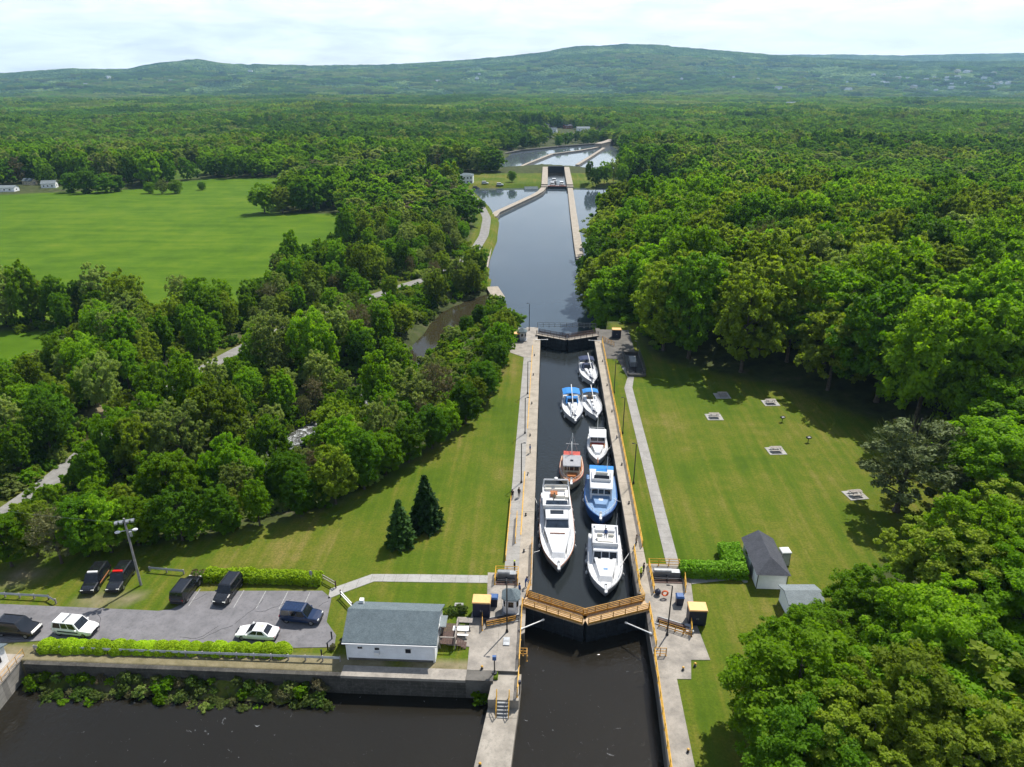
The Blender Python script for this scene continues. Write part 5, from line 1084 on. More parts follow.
for i in range(82):
    x = -57.8 + i*.43 + r_.uniform(-.5,.5); y = 56.0 + r_.uniform(-.1,2.6); kd = r_.choice(['weed','weed','bright','pale','weed','brown','bright']); s = r_.uniform(.4,.95); z = -4.1+(y-55.2)/3.7*2.6
    shrub(x, y, z-.1, s, kd, i, {'weed':'ragged dark green','bright':'leafy bright green','pale':'greyish green','brown':'brownish dry'}[kd]+' bush on the bank below the quay wall', {'weed':'ragged bushes','bright':'leafy bushes','pale':'greyish bushes','brown':'dry bushes'}[kd]+' on the bank below the quay', r_.uniform(.8,1.3))
for i in range(26):
    x = -57.5+i*1.33+r_.uniform(-.5,.5); kd = r_.choice(['weed','brown','weed','bright']); shrub(x, 58.25+r_.uniform(-.1,.25), -1.9+r_.uniform(-.5,.4), r_.uniform(.4,.75), kd, i, {'weed':'dark weedy tuft','bright':'fresh green tuft','brown':'dry brown tuft'}[kd]+' growing out of the old quay wall', {'weed':'dark weedy tufts','bright':'fresh tufts','brown':'dry tufts'}[kd]+' on the old quay wall', r_.uniform(.8,1.3))
shrub(-6.3, 58.2, -2.9, 1.0, 'bright', 1, 'bright green bush growing at the corner of quay and stepped pier')
for i, (x, y, lb) in enumerate([(-10.9,69.2,'low leafy bush at the back right corner of the white house'),(-9.6,69.4,'low leafy bush between the white house and the navy cabinet')]): shrub(x, y, 0, .75, 'weed', i, lb)
shrub(-22.9,63.4,0,.5,'brown',1,'dry brown shrub at the left end of the white house'); shrub(-24.0,62.6,0,.45,'brown',2,'small reddish-brown shrub at the corner of the parking area')
# guard rails, barriers, signs
def guardrail(pts, label, h=.75, sp=2.0, name='guardrail'):
    e = empty(name, (*pts[0], 0), 0, label, 'guardrail'); pm = MB().box(-.07,.07,-.09,.09,0,h); first = None
    for a, b in zip(pts[:-1], pts[1:]):
        a = Vector((*a,0))-Vector((*pts[0],0)); b = Vector((*b,0))-Vector((*pts[0],0)); d = (b-a).normalized(); nv = Vector((-d.y,d.x,0))*-.12; mb = MB(); pr_ = [(-.02,h-.32),(.05,h-.22),(-.01,h-.14),(.05,h-.06),(-.02,h+.04),(-.06,h+.04),(-.06,h-.32)]
        mb.loft([[tuple(p+nv*(1+q[0]*6)+Vector((0,0,q[1]))) for q in pr_] for p in (a, b)]); mb.build('beam', M['galv'], e)
        n = max(1, round((b-a).length/sp))
        for k in range(n+1):
            if first is None: first = pm.build('post', M['wood_grey'], e); o = first
            else: o = first.copy(); COL.objects.link(o); o.parent = e
            o.location = a.lerp(b, k/n)
guardrail([(-58.6,60.75),(-22.6,60.75)], 'long grey guardrail along the quay in front of the round shrubs'); guardrail([(-90,70.1),(-62.6,69.3),(-61.2,68.6)], 'pale guardrail beside the road at the left edge')
guardrail([G(150,571,0), G(184,574,0)], 'short grey guardrail between the tall pole and the bright hedge')
def barrier(p0, p1, label, m='wood_grey'):
    a = math.atan2(p1[1]-p0[1], p1[0]-p0[0]); L = math.hypot(p1[0]-p0[0], p1[1]-p0[1]); e = empty('barrier_gate', (*p0, 0), a, label, 'barrier')
    for x in (0, L): MB().bar((x,0,0),(x,0,1.15),.09,8).build('post', M['wood_dark'], e)
    mb = MB(); mb.box(.05,L-.05,-.05,.05,.85,1.0); mb.box(.05,L-.05,-.05,.05,.45,.55); mb.build('bar', M[m], e)
barrier(G(322,580,0), G(336,588,0), 'wooden barrier at the end of the bright hedge'); barrier(G(341,597,0), G(353,610,0), 'pale swing barrier between the footpath and the white house', 'white_trim')
x, y = G(312.5,585,0); e = empty('sign_post', (x, y, .03), 0, 'small sign post on a dark base at the right end of the bright hedge', 'sign'); MB().bar((0,0,0),(0,0,2.3),.05,6).build('pole', M['galv'], e); MB().box(-.2,.2,-.06,-.03,1.7,2.25).build('plate', M['grey_steel'], e); MB().bar((0,0,0),(0,0,.25),.3,8).build('base', M['blue_bin'], e)
for i, (px, py, lb) in enumerate([(332,640,'upper'),(328,651,'middle'),(322,658,'lower')]):
    x, y = G(px, py-1, 0); e = empty('marker_post', (x, y, .03), 0, lb+' of the three dark posts at the right edge of the parking area', 'post'); MB().bar((0,0,0),(0,0,.95),.09,8).build('pole', M['black_steel'], e); MB().sphere((0,0,1.0),.11,8,5).build('cap', M['black_steel'], e)
x, y = G(9,603,0); 
# utility pole with transformers and floodlights
x, y = G(141,585,0); up = empty('utility_pole', (x, y, 0), .35, 'tall grey utility pole with floodlights and cross arm beside the patrol trucks', 'utility pole')
mb = MB(); mb.bar((0,0,0),(0,0,10.4),.17,10,0,.11); mb.build('pole', M['pole_wood'], up)
mb = MB(); mb.box(-1.1,1.1,-.07,.07,9.9,10.05); mb.box(-1.1,1.1,.14,.24,9.9,10.05); mb.build('cross_arm', M['galv'], up)
for xx in (-.95,-.35,.35,.95):
    mb = MB(); mb.hexa([(xx-.17,-.4,9.85),(xx+.17,-.4,9.85),(xx+.17,-.1,9.95),(xx-.17,-.1,9.95),(xx-.17,-.42,10.1),(xx+.17,-.42,10.1),(xx+.17,-.1,10.2),(xx-.17,-.1,10.2)]); fl = mb.build('floodlight', M['galv'], up)
for s in (-1,1):
    mb = MB(); mb.bar((0,0,8.6),(s*.9,-.25,8.75),.04,6); a_ = mb.build('bracket', M['galv'], up); mb = MB(); mb.sphere((s*1.0,-.3,8.72),.3,10,6,0,(1.2,.8,.6)); mb.build('lamp_head', M['white_steel'], a_)
mb = MB(); mb.bar((.3,.1,7.6),(.3,.1,8.3),.18,8); mb.build('meter_can', M['galv'], up)
def wire(p0, p1, label, sag=.5):
    mb = MB(); P = [tuple(Vector(p0).lerp(Vector(p1), k/10)+Vector((0,0,-sag*4*(k/10)*(1-k/10)))) for k in range(11)]; mb.path(P, .012, 4); tag(mb.build('overhead_wire', M['grey_steel']), label, 'wire')
wire((x-.8,y,9.8), (x-48,y+9,9.4), 'thin overhead wire running left from the utility pole', 1.0)

# ------------------------------------------------------------------ boats (local x = towards the bow, z = 0 at the waterline)
class Boat:
    def __init__(s, bow, ctr_len, hdg, L, B, fs, fb, label, name='motor_boat', z=None, cat='boat', hullm='gelcoat', deckm='gelcoat', flare=.2, tran=.82, full=2.3, stripe=None, antif='hull_dark'):
        a = R(-90) + hdg; x, y = bow[0]-L*math.cos(a), bow[1]-L*math.sin(a)
        s.e = empty(name, (x, y, ZW if z is None else z), a, label, cat); s.L, s.B, s.fs, s.fb = L, B, fs, fb; s.tran, s.full = tran, full
        N = 18; rings = []; low = []; dk = []; s.sh = []
        for k in range(N+1):
            t = k/N; hb = s.half(t); sz = s.sheer(t); wl = hb*(1-flare*.5-.38*max(0,(t-.55)/.45)**2)*(1 if t < 1 else 0); xx = t*L; xw = xx - (.075*L)*max(0,(t-.6)/.4)**2
            rings.append([(xx,-hb,sz),(xx-(xx-xw)*.45,-(hb*.45+wl*.55)-.02,sz*.45),(xw,-wl,.06),(xw,wl,.06),(xx-(xx-xw)*.45,(hb*.45+wl*.55)+.02,sz*.45),(xx,hb,sz)])
            low.append([(xw,-wl,.06),(xw-.02,-wl*.8,-.35),(xw-.05,0,-.7),(xw-.02,wl*.8,-.35),(xw,wl,.06)])
            di = max(.01, hb-.09); dk.append([(xx-.02,-di,sz-.1),(xx-.02,0,sz-.1+.05),(xx-.02,di,sz-.1)]); s.sh.append((xx,hb,sz))
        mb = MB(); mb.loft(rings, 0, False, False); q = rings[0]; mb.add(q, [(0,1,2,3,4,5)])
        mb.loft([[(p[0],-p[1],p[2]),(p[0],-max(.01,p[1]-.1),p[2]),(p[0],-max(.01,p[1]-.1),p[2]-.12)] for p in s.sh],0,False,False); mb.loft([[(p[0],max(.01,p[1]-.1),p[2]-.12),(p[0],max(.01,p[1]-.1),p[2]),(p[0],p[1],p[2])] for p in s.sh],0,False,False)
        h = mb.build('hull', M[hullm], s.e, smooth=False)
        mb = MB(); mb.loft(low, 0, False, False); mb.add(low[0], [(0,1,2,3,4)]); mb.build('keel', M[antif], h)
        mb = MB(); mb.loft(dk, 0, False, False); mb.build('deck', M[deckm], s.e)
        mb = MB()
        for sg in (-1,1): mb.path([(p[0],sg*(p[1]+.03),p[2]-.12) for p in s.sh], .05, 5)
        mb.build('rub_rail', M[stripe or 'grey_steel'], h); s.hull = h
    def half(s, t): return s.B/2*((s.tran+(1-s.tran)*math.sin(min(1,t/.45)*math.pi/2)) if t < .45 else max(.012, 1-((t-.45)/.55)**s.full))
    def sheer(s, t): return s.fs+(s.fb-s.fs)*t**1.7
    def cabin(s, name, x0, x1, wr, wf, z0, z1, rf=.5, rr=.1, tum=.12, m='gelcoat', wins=(), glass='glass_dark', roof=None, parent=None):
        b = [(x0,-wr,z0),(x1,-wf,z0),(x1,wf,z0),(x0,wr,z0)]; t = [(x0+rr,-wr+tum,z1),(x1-rf,-wf+tum,z1),(x1-rf,wf-tum,z1),(x0+rr,wr-tum,z1)]
        c = MB().hexa(b+t).build(name, M[m], parent or s.e)
        F = {'front':[b[1],b[2],t[2],t[1]],'back':[b[3],b[0],t[0],t[3]],'star':[b[0],b[1],t[1],t[0]],'port':[b[2],b[3],t[3],t[2]],'top':[t[0],t[1],t[2],t[3]]}
        for w in wins:
            mb = MB(); mb.panel(F[w[0]], *w[1:5], .02)
            mb.build(w[6] if len(w) > 6 else 'window', M[w[5] if len(w) > 5 else glass], c)
        if roof:
            ov, th, rm = roof; x_0, x_1 = x0+rr-ov, x1-rf+ov*1.6; wa, wb = wr-tum+ov*.6, wf-tum+ov*.6
            MB().hexa([(x_0,-wa,z1),(x_1,-wb,z1),(x_1,wb,z1),(x_0,wa,z1),(x_0+.06,-wa+.06,z1+th),(x_1-.1,-wb+.08,z1+th),(x_1-.1,wb-.08,z1+th),(x_0+.06,wa-.06,z1+th)]).build('roof', M[rm], c)
        return c
    def rail(s, t0, t1, h=.7, n=7, m='white_steel', r=.025, inset=.12):
        mb = MB()
        for sg in (-1,1):
            P = []
            for k in range(n+1):
                t = t0+(t1-t0)*k/n; hb = max(.05, s.half(t)-inset); P.append((t*s.L-.05, sg*hb, s.sheer(t)-.05)); mb.bar(P[-1], (P[-1][0]+.05, P[-1][1], P[-1][2]+h), r, 4)
            mb.path([(p[0]+.05,p[1],p[2]+h) for p in P], r, 4); mb.path([(p[0]+.03,p[1],p[2]+h*.5) for p in P], r*.7, 4)
        mb.build('bow_rail', M[m], s.e)
    def box(s, name, x0, x1, y0, y1, z0, z1, m): return MB().box(x0,x1,y0,y1,z0,z1).build(name, M[m], s.e)
    def part(s, name, mb, m, p=None): return mb.build(name, M[m], p or s.e)
    def fenders(s, ts, m='white_trim', side=(-1,1)):
        first = None
        for t in ts:
            for sg in side:
                mb = MB(); mb.bar((0,0,.9),(0,0,.0),.02,4); mb.sphere((0,0,-.1),.17,8,6,0,(1,1,1.9)); o = mb.build('fender', M[m], s.e, (t*s.L, sg*(s.half(t)+.16), max(.35, s.sheer(t)-.9)))
    def anchor(s):
        L, z = s.L, s.fb; mb = MB(); mb.box(L-.9,L+.55,-.18,.18,z-.06,z+.05); mb.build('pulpit', M['gelcoat'], s.e); mb = MB(); mb.bar((L+.1,0,z+.06),(L+.6,0,z-.1),.05,6); mb.bar((L+.55,-.22,z-.28),(L+.6,0,z-.08),.04,5); mb.bar((L+.55,.22,z-.28),(L+.6,0,z-.08),.04,5); mb.build('anchor', M['galv'], s.e); MB().box(L-1.3,L-1.0,-.16,.16,z-.06,z+.2).build('windlass', M['galv'], s.e)
    def seat(s, x0, x1, y0, y1, z, m='gelcoat_cream', name='seat'):
        mb = MB(); mb.box(x0,x1,y0,y1,z,z+.42); mb.box(x0,x0+.16,y0,y1,z+.42,z+.85); return mb.build(name, M[m], s.e)
    def post(s, name, p0, p1, r, m, r2=None): return MB().bar(p0,p1,r,6,0,r2).build(name, M[m], s.e)
# big white motor yacht
b = Boat((2.6,79.6), 0, R(1), 19.4, 5.15, 1.45, 2.15, 'largest boat, long white motor yacht with wide dark windscreen, left side near the gate', 'motor_yacht', deckm='gelcoat', full=3.1, tran=.92, stripe='varnish')
b.cabin('foredeck_trunk', 10.6, 17.4, 2.15, 1.05, 1.75, 2.5, .8, 0, .22, 'gelcoat', [('top',.28,.62,.12,.88,'deck_grey','sunpad'),('top',.68,.84,.25,.75,'gelcoat_cream','sunpad'),('star',.1,.5,.3,.7),('port',.1,.5,.3,.7)])
sa = b.cabin('saloon', 2.6, 12.1, 2.15, 1.95, 1.4, 3.35, 2.5, .3, .3, 'gelcoat', [('front',.02,.98,.08,.95,'glass_blue','windscreen'),('star',.06,.86,.42,.8),('port',.06,.86,.42,.8),('back',.2,.8,.05,.8)], roof=(.12,.16,'gelcoat'))
b.box('roof_hatch', 7.6,8.6,-1.0,1.0,3.5,3.56,'glass_dark')
mb = MB()
for sg in (-1,1): mb.box(1.0,7.0,sg*2.05-.07,sg*2.05+.07,3.3,3.95)
mb.box(6.9,7.1,-2.0,2.0,3.3,4.05); mb.box(.9,1.0,-2.1,2.1,3.3,3.85); b.part('flybridge_coaming', mb, 'gelcoat'); b.box('flybridge_floor',1.0,6.9,-2.0,2.0,3.3,3.42,'deck_grey')
mb = MB(); mb.hexa([(6.6,-1.7,4.0),(7.0,-1.7,4.0),(7.0,1.7,4.0),(6.6,1.7,4.0),(6.2,-1.6,4.4),(6.25,-1.6,4.4),(6.25,1.6,4.4),(6.2,1.6,4.4)]); b.part('flybridge_screen', mb, 'glass_blue')
b.seat(4.6,5.3,-.1,1.3,3.42,'gelcoat_cream'); b.seat(1.3,2.0,-1.7,1.7,3.42,'gelcoat_cream'); b.box('table',2.9,3.9,-.9,.2,3.42,4.05,'varnish'); b.box('console',5.6,6.3,-.3,1.2,3.42,4.25,'gelcoat'); b.box('bench',2.4,4.4,1.4,1.9,3.42,3.9,'gelcoat_cream')
mb = MB(); mb.path([(1.6,-2.05,3.4),(1.0,-1.9,4.9),(1.0,1.9,4.9),(1.6,2.05,3.4)], .12, 6); ar = b.part('radar_arch', mb, 'gelcoat'); mb = MB(); mb.sphere((1.0,0,5.15),.32,10,6,0,(1,1,.6)); b.part('radar_dome', mb, 'white_trim', ar); b.post('antenna',(1.0,1.7,4.9),(.6,1.75,7.3),.03,'white_steel',.012)
b.cabin('swim_platform', -1.0, .1, 2.2, 2.25, .25, .42, 0, 0, 0, 'teak'); b.cabin('cockpit_wall', .15, 2.6, 2.35, 2.3, 1.2, 1.9, 0, 0, .06, 'gelcoat', [('top',.15,.95,.1,.9,'teak','cockpit_floor')])
b.rail(.52,.985,.75,9); b.fenders((.15,.3,.48,.66),'white_trim'); b.anchor(); b.part('toe_rail', MB().path([(12.4,-1.4,2.42),(13.0,-1.45,2.42)],.06,5).path([(12.4,1.4,2.42),(13.0,1.45,2.42)],.06,5).path([(12.2,-1.1,2.62),(12.2,1.1,2.62)],.08,5), 'varnish')
# white flybridge cruiser
b = Boat((8.75,75.4), 0, R(-3), 13.3, 4.9, 1.35, 1.95, 'white flybridge cruiser with three dark front panes, right side nearest the gate', full=2.9, tran=.92)
b.cabin('trunk', 6.3, 11.6, 1.85, 1.0, 1.6, 2.3, .7, 0, .2, 'gelcoat', [('top',.62,.72,.36,.64,'blue_deck','hatch'),('top',.12,.2,.16,.3,'glass_dark','hatch'),('top',.12,.2,.7,.84,'glass_dark','hatch'),('star',.08,.3,.35,.7),('port',.08,.3,.35,.7)])
b.cabin('saloon', 1.7, 7.6, 2.0, 1.85, 1.3, 3.05, 1.25, .2, .22, 'gelcoat', [('front',.04,.32,.3,.93),('front',.36,.64,.3,.93),('front',.68,.96,.3,.93),('star',.08,.45,.45,.82),('star',.5,.82,.45,.82),('port',.08,.45,.45,.82),('port',.5,.82,.45,.82)], roof=(.15,.12,'gelcoat'))
mb = MB()
for sg in (-1,1): mb.box(1.0,5.6,sg*1.75-.06,sg*1.75+.06,3.15,3.7)
mb.box(5.5,5.7,-1.75,1.75,3.15,3.85); mb.box(.95,1.05,-1.8,1.8,3.15,3.5); b.part('flybridge_coaming', mb, 'gelcoat'); b.box('flybridge_floor',1.0,5.5,-1.7,1.7,3.05,3.2,'deck_grey')
b.seat(3.6,4.2,-1.2,-.4,3.2); b.seat(3.6,4.2,.4,1.2,3.2); b.box('console',4.7,5.3,-1.1,1.1,3.2,3.9,'gelcoat_cream'); b.box('locker',1.3,2.2,-1.4,1.4,3.2,3.6,'gelcoat'); b.post('antenna',(1.2,1.6,3.4),(.9,1.7,5.7),.03,'white_steel',.012); b.post('signal_mast',(2.6,0,3.2),(2.4,0,4.7),.06,'white_steel'); 
mb = MB(); mb.path([(.3,-1.9,1.4),(.3,-1.85,3.0),(.3,1.85,3.0),(.3,1.9,1.4)],.05,5); b.part('cockpit_frame', mb, 'white_steel'); b.box('hardtop',.1,2.0,-1.9,1.9,3.0,3.1,'gelcoat'); b.rail(.42,.99,.7,9); b.fenders((.2,.42,.62),'white_trim'); b.anchor()
# blue trawler
b = Boat((9.1,91.6), 0, R(-4), 13.6, 5.2, 1.7, 2.35, 'broad blue-hulled trawler with white wheelhouse, third boat from the gate', 'trawler', hullm='blue_hull', deckm='blue_deck', full=3.0, tran=.9, stripe='blue_hull', antif='red_trim')
b.cabin('trunk', 7.6, 10.8, 1.55, 1.0, 1.9, 2.55, .5, 0, .15, 'blue_deck', [('top',.35,.6,.35,.65,'white_trim','hatch')])
b.cabin('wheelhouse', 2.2, 8.0, 1.95, 1.75, 1.6, 3.9, .35, .1, .12, 'gelcoat', [('front',.06,.34,.55,.88),('front',.38,.62,.55,.88),('front',.66,.94,.55,.88),('star',.08,.3,.5,.85),('star',.36,.6,.5,.85),('star',.66,.92,.5,.85),('port',.08,.3,.5,.85),('port',.36,.6,.5,.85),('port',.66,.92,.5,.85)], roof=(.25,.14,'gelcoat'))
mb = MB(); mb.box(5.9,6.1,-1.5,1.5,4.02,4.6)
for sg in (-1,1): mb.box(2.9,5.9,sg*1.5-.05,sg*1.5+.05,4.02,4.45)
b.part('flybridge_coaming', mb, 'gelcoat'); mb = MB(); mb.hexa([(5.95,-1.25,4.6),(6.05,-1.25,4.6),(6.05,1.25,4.6),(5.95,1.25,4.6),(5.6,-1.2,5.0),(5.65,-1.2,5.0),(5.65,1.2,5.0),(5.6,1.2,5.0)]); b.part('flybridge_screen', mb, 'glass_dark'); b.seat(4.3,4.9,-1.0,1.0,4.05)
b.box('aft_awning',.2,2.4,-2.0,2.0,3.6,3.68,'canvas_blue')
mb = MB()
for x_ in (.3,2.2):
    for sg in (-1,1): mb.bar((x_,sg*1.9,1.6),(x_,sg*1.9,3.6),.04,5)
b.part('awning_frame', mb, 'white_steel'); b.part('dinghy', MB().loft([[(2.6+1.4*k/6-.2,-.9+1.8*j/6,4.2+.12*((j-3)/3)**2+(.1 if k in (0,6) else 0)) for j in range(7)] for k in range(7)],0,False,False), 'canvas_blue'); b.post('signal_mast',(2.6,.9,4.0),(2.3,.9,6.6),.06,'white_steel',.03); b.rail(.6,.985,.65,7); b.anchor(); b.fenders((.25,.5),'white_trim',(-1,))
# white launch with bowsprit
b = Boat((9.85,110.2), 0, R(-3), 11.4, 3.8, 1.0, 1.75, 'white downeast boat with dark red open cockpit and bowsprit, right side in mid chamber', full=2.0, tran=.85)
b.cabin('hardtop_cabin', 1.6, 4.6, 1.55, 1.5, 1.0, 2.75, .3, .1, .1, 'gelcoat', [('front',.06,.48,.5,.88),('front',.52,.94,.5,.88),('star',.1,.5,.5,.85),('port',.1,.5,.5,.85)], roof=(.3,.1,'gelcoat'))
b.cabin('cockpit_well', 4.4, 5.9, 1.4, 1.35, 1.0, 1.55, .1, 0, .05, 'varnish', [('top',.1,.9,.1,.9,'red_trim','cockpit_floor')]); b.cabin('trunk', 5.9, 9.3, 1.2, .5, 1.15, 1.85, .5, 0, .15, 'gelcoat', [('top',.2,.35,.36,.64,'deck_grey','hatch'),('star',.15,.6,.3,.7),('port',.15,.6,.3,.7)])
b.post('bowsprit',(10.6,0,1.72),(13.0,0,2.0),.09,'varnish'); b.post('mast',(1.2,0,2.8),(.9,0,5.6),.07,'white_steel',.04); mb = MB(); mb.path([(.2,-1.3,1.2),(.2,-1.3,2.5),(.2,1.3,2.5),(.2,1.3,1.2)],.05,5); mb.bar((.2,-1.6,2.6),(1.6,-1.4,2.7),.04,5); b.part('stern_frame', mb, 'white_steel'); b.rail(.5,.97,.6,7); b.box('aft_locker',.3,1.3,-1.2,1.2,.95,1.35,'gelcoat_cream')
# small classic trawler
b = Boat((4.95,102.1), 0, R(-2), 10.2, 4.1, 1.3, 1.95, 'small classic trawler with red-brown deck, grey roof and mast, left of the blue trawler', 'trawler', hullm='cream', deckm='varnish', full=2.6, tran=.86, stripe='red_trim')
b.cabin('wheelhouse', 3.6, 7.0, 1.55, 1.45, 1.3, 3.3, .15, .1, .1, 'cream', [('front',.06,.34,.52,.88),('front',.38,.62,.52,.88),('front',.66,.94,.52,.88),('star',.1,.45,.5,.85),('star',.55,.9,.5,.85),('port',.1,.45,.5,.85),('port',.55,.9,.5,.85)], roof=(.28,.12,'canvas_grey')); b.box('roof_hatch',5.2,5.7,-.25,.25,3.42,3.5,'glass_dark')
b.cabin('aft_cabin', .9, 3.5, 1.5, 1.5, 1.15, 2.15, .1, .1, .1, 'cream', [('top',.05,.95,.06,.94,'varnish','cabin_top'),('star',.2,.4,.3,.7),('port',.2,.4,.3,.7)]); b.box('red_awning',1.0,3.3,-1.45,1.45,2.75,2.82,'red_trim')
mb = MB()
for x_ in (1.1,3.2):
    for sg in (-1,1): mb.bar((x_,sg*1.35,2.1),(x_,sg*1.35,2.75),.04,5)
b.part('awning_frame', mb, 'white_steel'); b.post('mast',(2.9,0,2.1),(2.6,0,7.2),.1,'white_steel',.05); mb = MB(); mb.bar((2.7,-1.1,5.2),(2.7,1.1,5.2),.04,5); mb.bar((2.9,0,2.9),(.2,-.1,4.3),.07,5); mb.bar((2.62,0,7.0),(.1,1.2,1.6),.02,4); mb.bar((2.62,0,7.0),(.1,-1.2,1.6),.02,4); b.part('rigging', mb, 'white_steel'); b.cabin('fore_trunk',7.2,8.6,1.0,.75,1.6,2.1,.2,0,.1,'varnish'); b.rail(.5,.97,.6,7); b.anchor()
# sailing boats with their masts lowered on deck
def sailboat(bow, hdg, L, B, label, bim, bx, mastoff, dodger=True, hullm='gelcoat'):
    b = Boat(bow, 0, hdg, L, B, 1.05, 1.45, label, 'sailing_boat', hullm=hullm, deckm='deck_grey', full=1.9, tran=.74, flare=.12, stripe='canvas_navy')
    b.cabin('coachroof', L*.3, L*.74, B*.3, B*.13, 1.05, 1.65, .7, .1, .14, 'gelcoat', [('top',.25,.4,.36,.64,'glass_dark','hatch'),('top',.66,.78,.36,.64,'glass_dark','hatch'),('star',.1,.4,.35,.75),('star',.5,.75,.35,.75),('port',.1,.4,.35,.75),('port',.5,.75,.35,.75)])
    b.cabin('cockpit', L*.05, L*.29, B*.34, B*.34, 1.0, 1.3, 0, 0, .04, 'gelcoat', [('top',.06,.94,.22,.78,'teak','cockpit_floor')])
    x0, x1 = bx; w = B*.42; mb = MB(); P = [(-w,2.75),(-w*.55,3.0),(0,3.07),(w*.55,3.0),(w,2.75)]
    mb.loft([[(x, p[0], p[1]-dz) for p in P] for x, dz in ((x0,.12),(x0+.25,0),(x1-.25,0),(x1,.12))], 0, False, False); mb.loft([[(x, p[0]*.985, p[1]-dz-.03) for p in P][::-1] for x, dz in ((x0,.12),(x0+.25,0),(x1-.25,0),(x1,.12))], 0, False, False); bi = b.part('bimini', mb, bim)
    mb = MB()
    for x in (x0+.1, x1-.1):
        for sg in (-1,1): mb.bar(((x0+x1)/2,sg*B*.4,1.1),(x,sg*w,2.72),.03,5)
    b.part('bimini_frame', mb, 'white_steel', bi)
    if dodger:
        mb = MB(); mb.hexa([(L*.29,-B*.33,1.3),(L*.42,-B*.3,1.5),(L*.42,B*.3,1.5),(L*.29,B*.33,1.3),(L*.29,-B*.28,2.45),(L*.345,-B*.26,2.4),(L*.345,B*.26,2.4),(L*.29,B*.28,2.45)]); d = b.part('spray_hood', mb, bim); mb = MB(); mb.panel([(L*.42,-B*.3,1.5),(L*.42,B*.3,1.5),(L*.345,B*.26,2.4),(L*.345,-B*.26,2.4)],.1,.9,.25,.8,.02); mb.build('window', M['glass_dark'], d)
    y0, y1 = mastoff; b.post('lowered_mast',(-.4,y0,3.25),(L*.96,y1,2.3),.1,'white_steel',.07)
    mb = MB(); mb.bar((L*.9,y1-.35,1.3),(L*.9,y1,2.4),.05,5); mb.bar((L*.9,y1+.35,1.3),(L*.9,y1,2.4),.05,5); mb.bar((.1,y0-.4,1.1),(.1,y0,3.15),.05,5); mb.bar((.1,y0+.4,1.1),(.1,y0,3.15),.05,5); mb.bar((L*.45,-1.1,2.95),(L*.45,1.1,2.95),.03,5); b.part('mast_crutch', mb, 'wood_grey')
    b.rail(.05,.985,.6,10,'white_steel',.02,.08); b.anchor(); b.fenders((.3,.5,.7),'white_trim'); b.part('steering_wheel', MB().bar((L*.12,-.02,1.3),(L*.12,-.02,1.8),.05,5).bar((L*.13,0,1.75),(L*.14,0,1.75),.45,14), 'galv')
    b.part('sail_bag', MB().bar((L*.76,-.3,1.5),(L*.86,.25,1.45),.2,7), 'canvas_navy'); return b
sailboat((6.45,126.6), R(3), 13.0, 4.3, 'white sailing boat with large bright blue canopies, left one of the two abreast', 'canvas_blue', (.3,3.5), (.2,-.3))
sailboat((10.75,128.4), R(5), 11.2, 3.9, 'white sailing boat with smaller blue canopy, right one of the two abreast', 'canvas_blue', (.5,2.5), (.4,-.1), False)
sailboat((11.0,145.6), R(5), 13.0, 4.1, 'white sailing boat with navy canopy, farthest boat in the chamber', 'canvas_navy', (.4,3.0), (.6,.2), True)

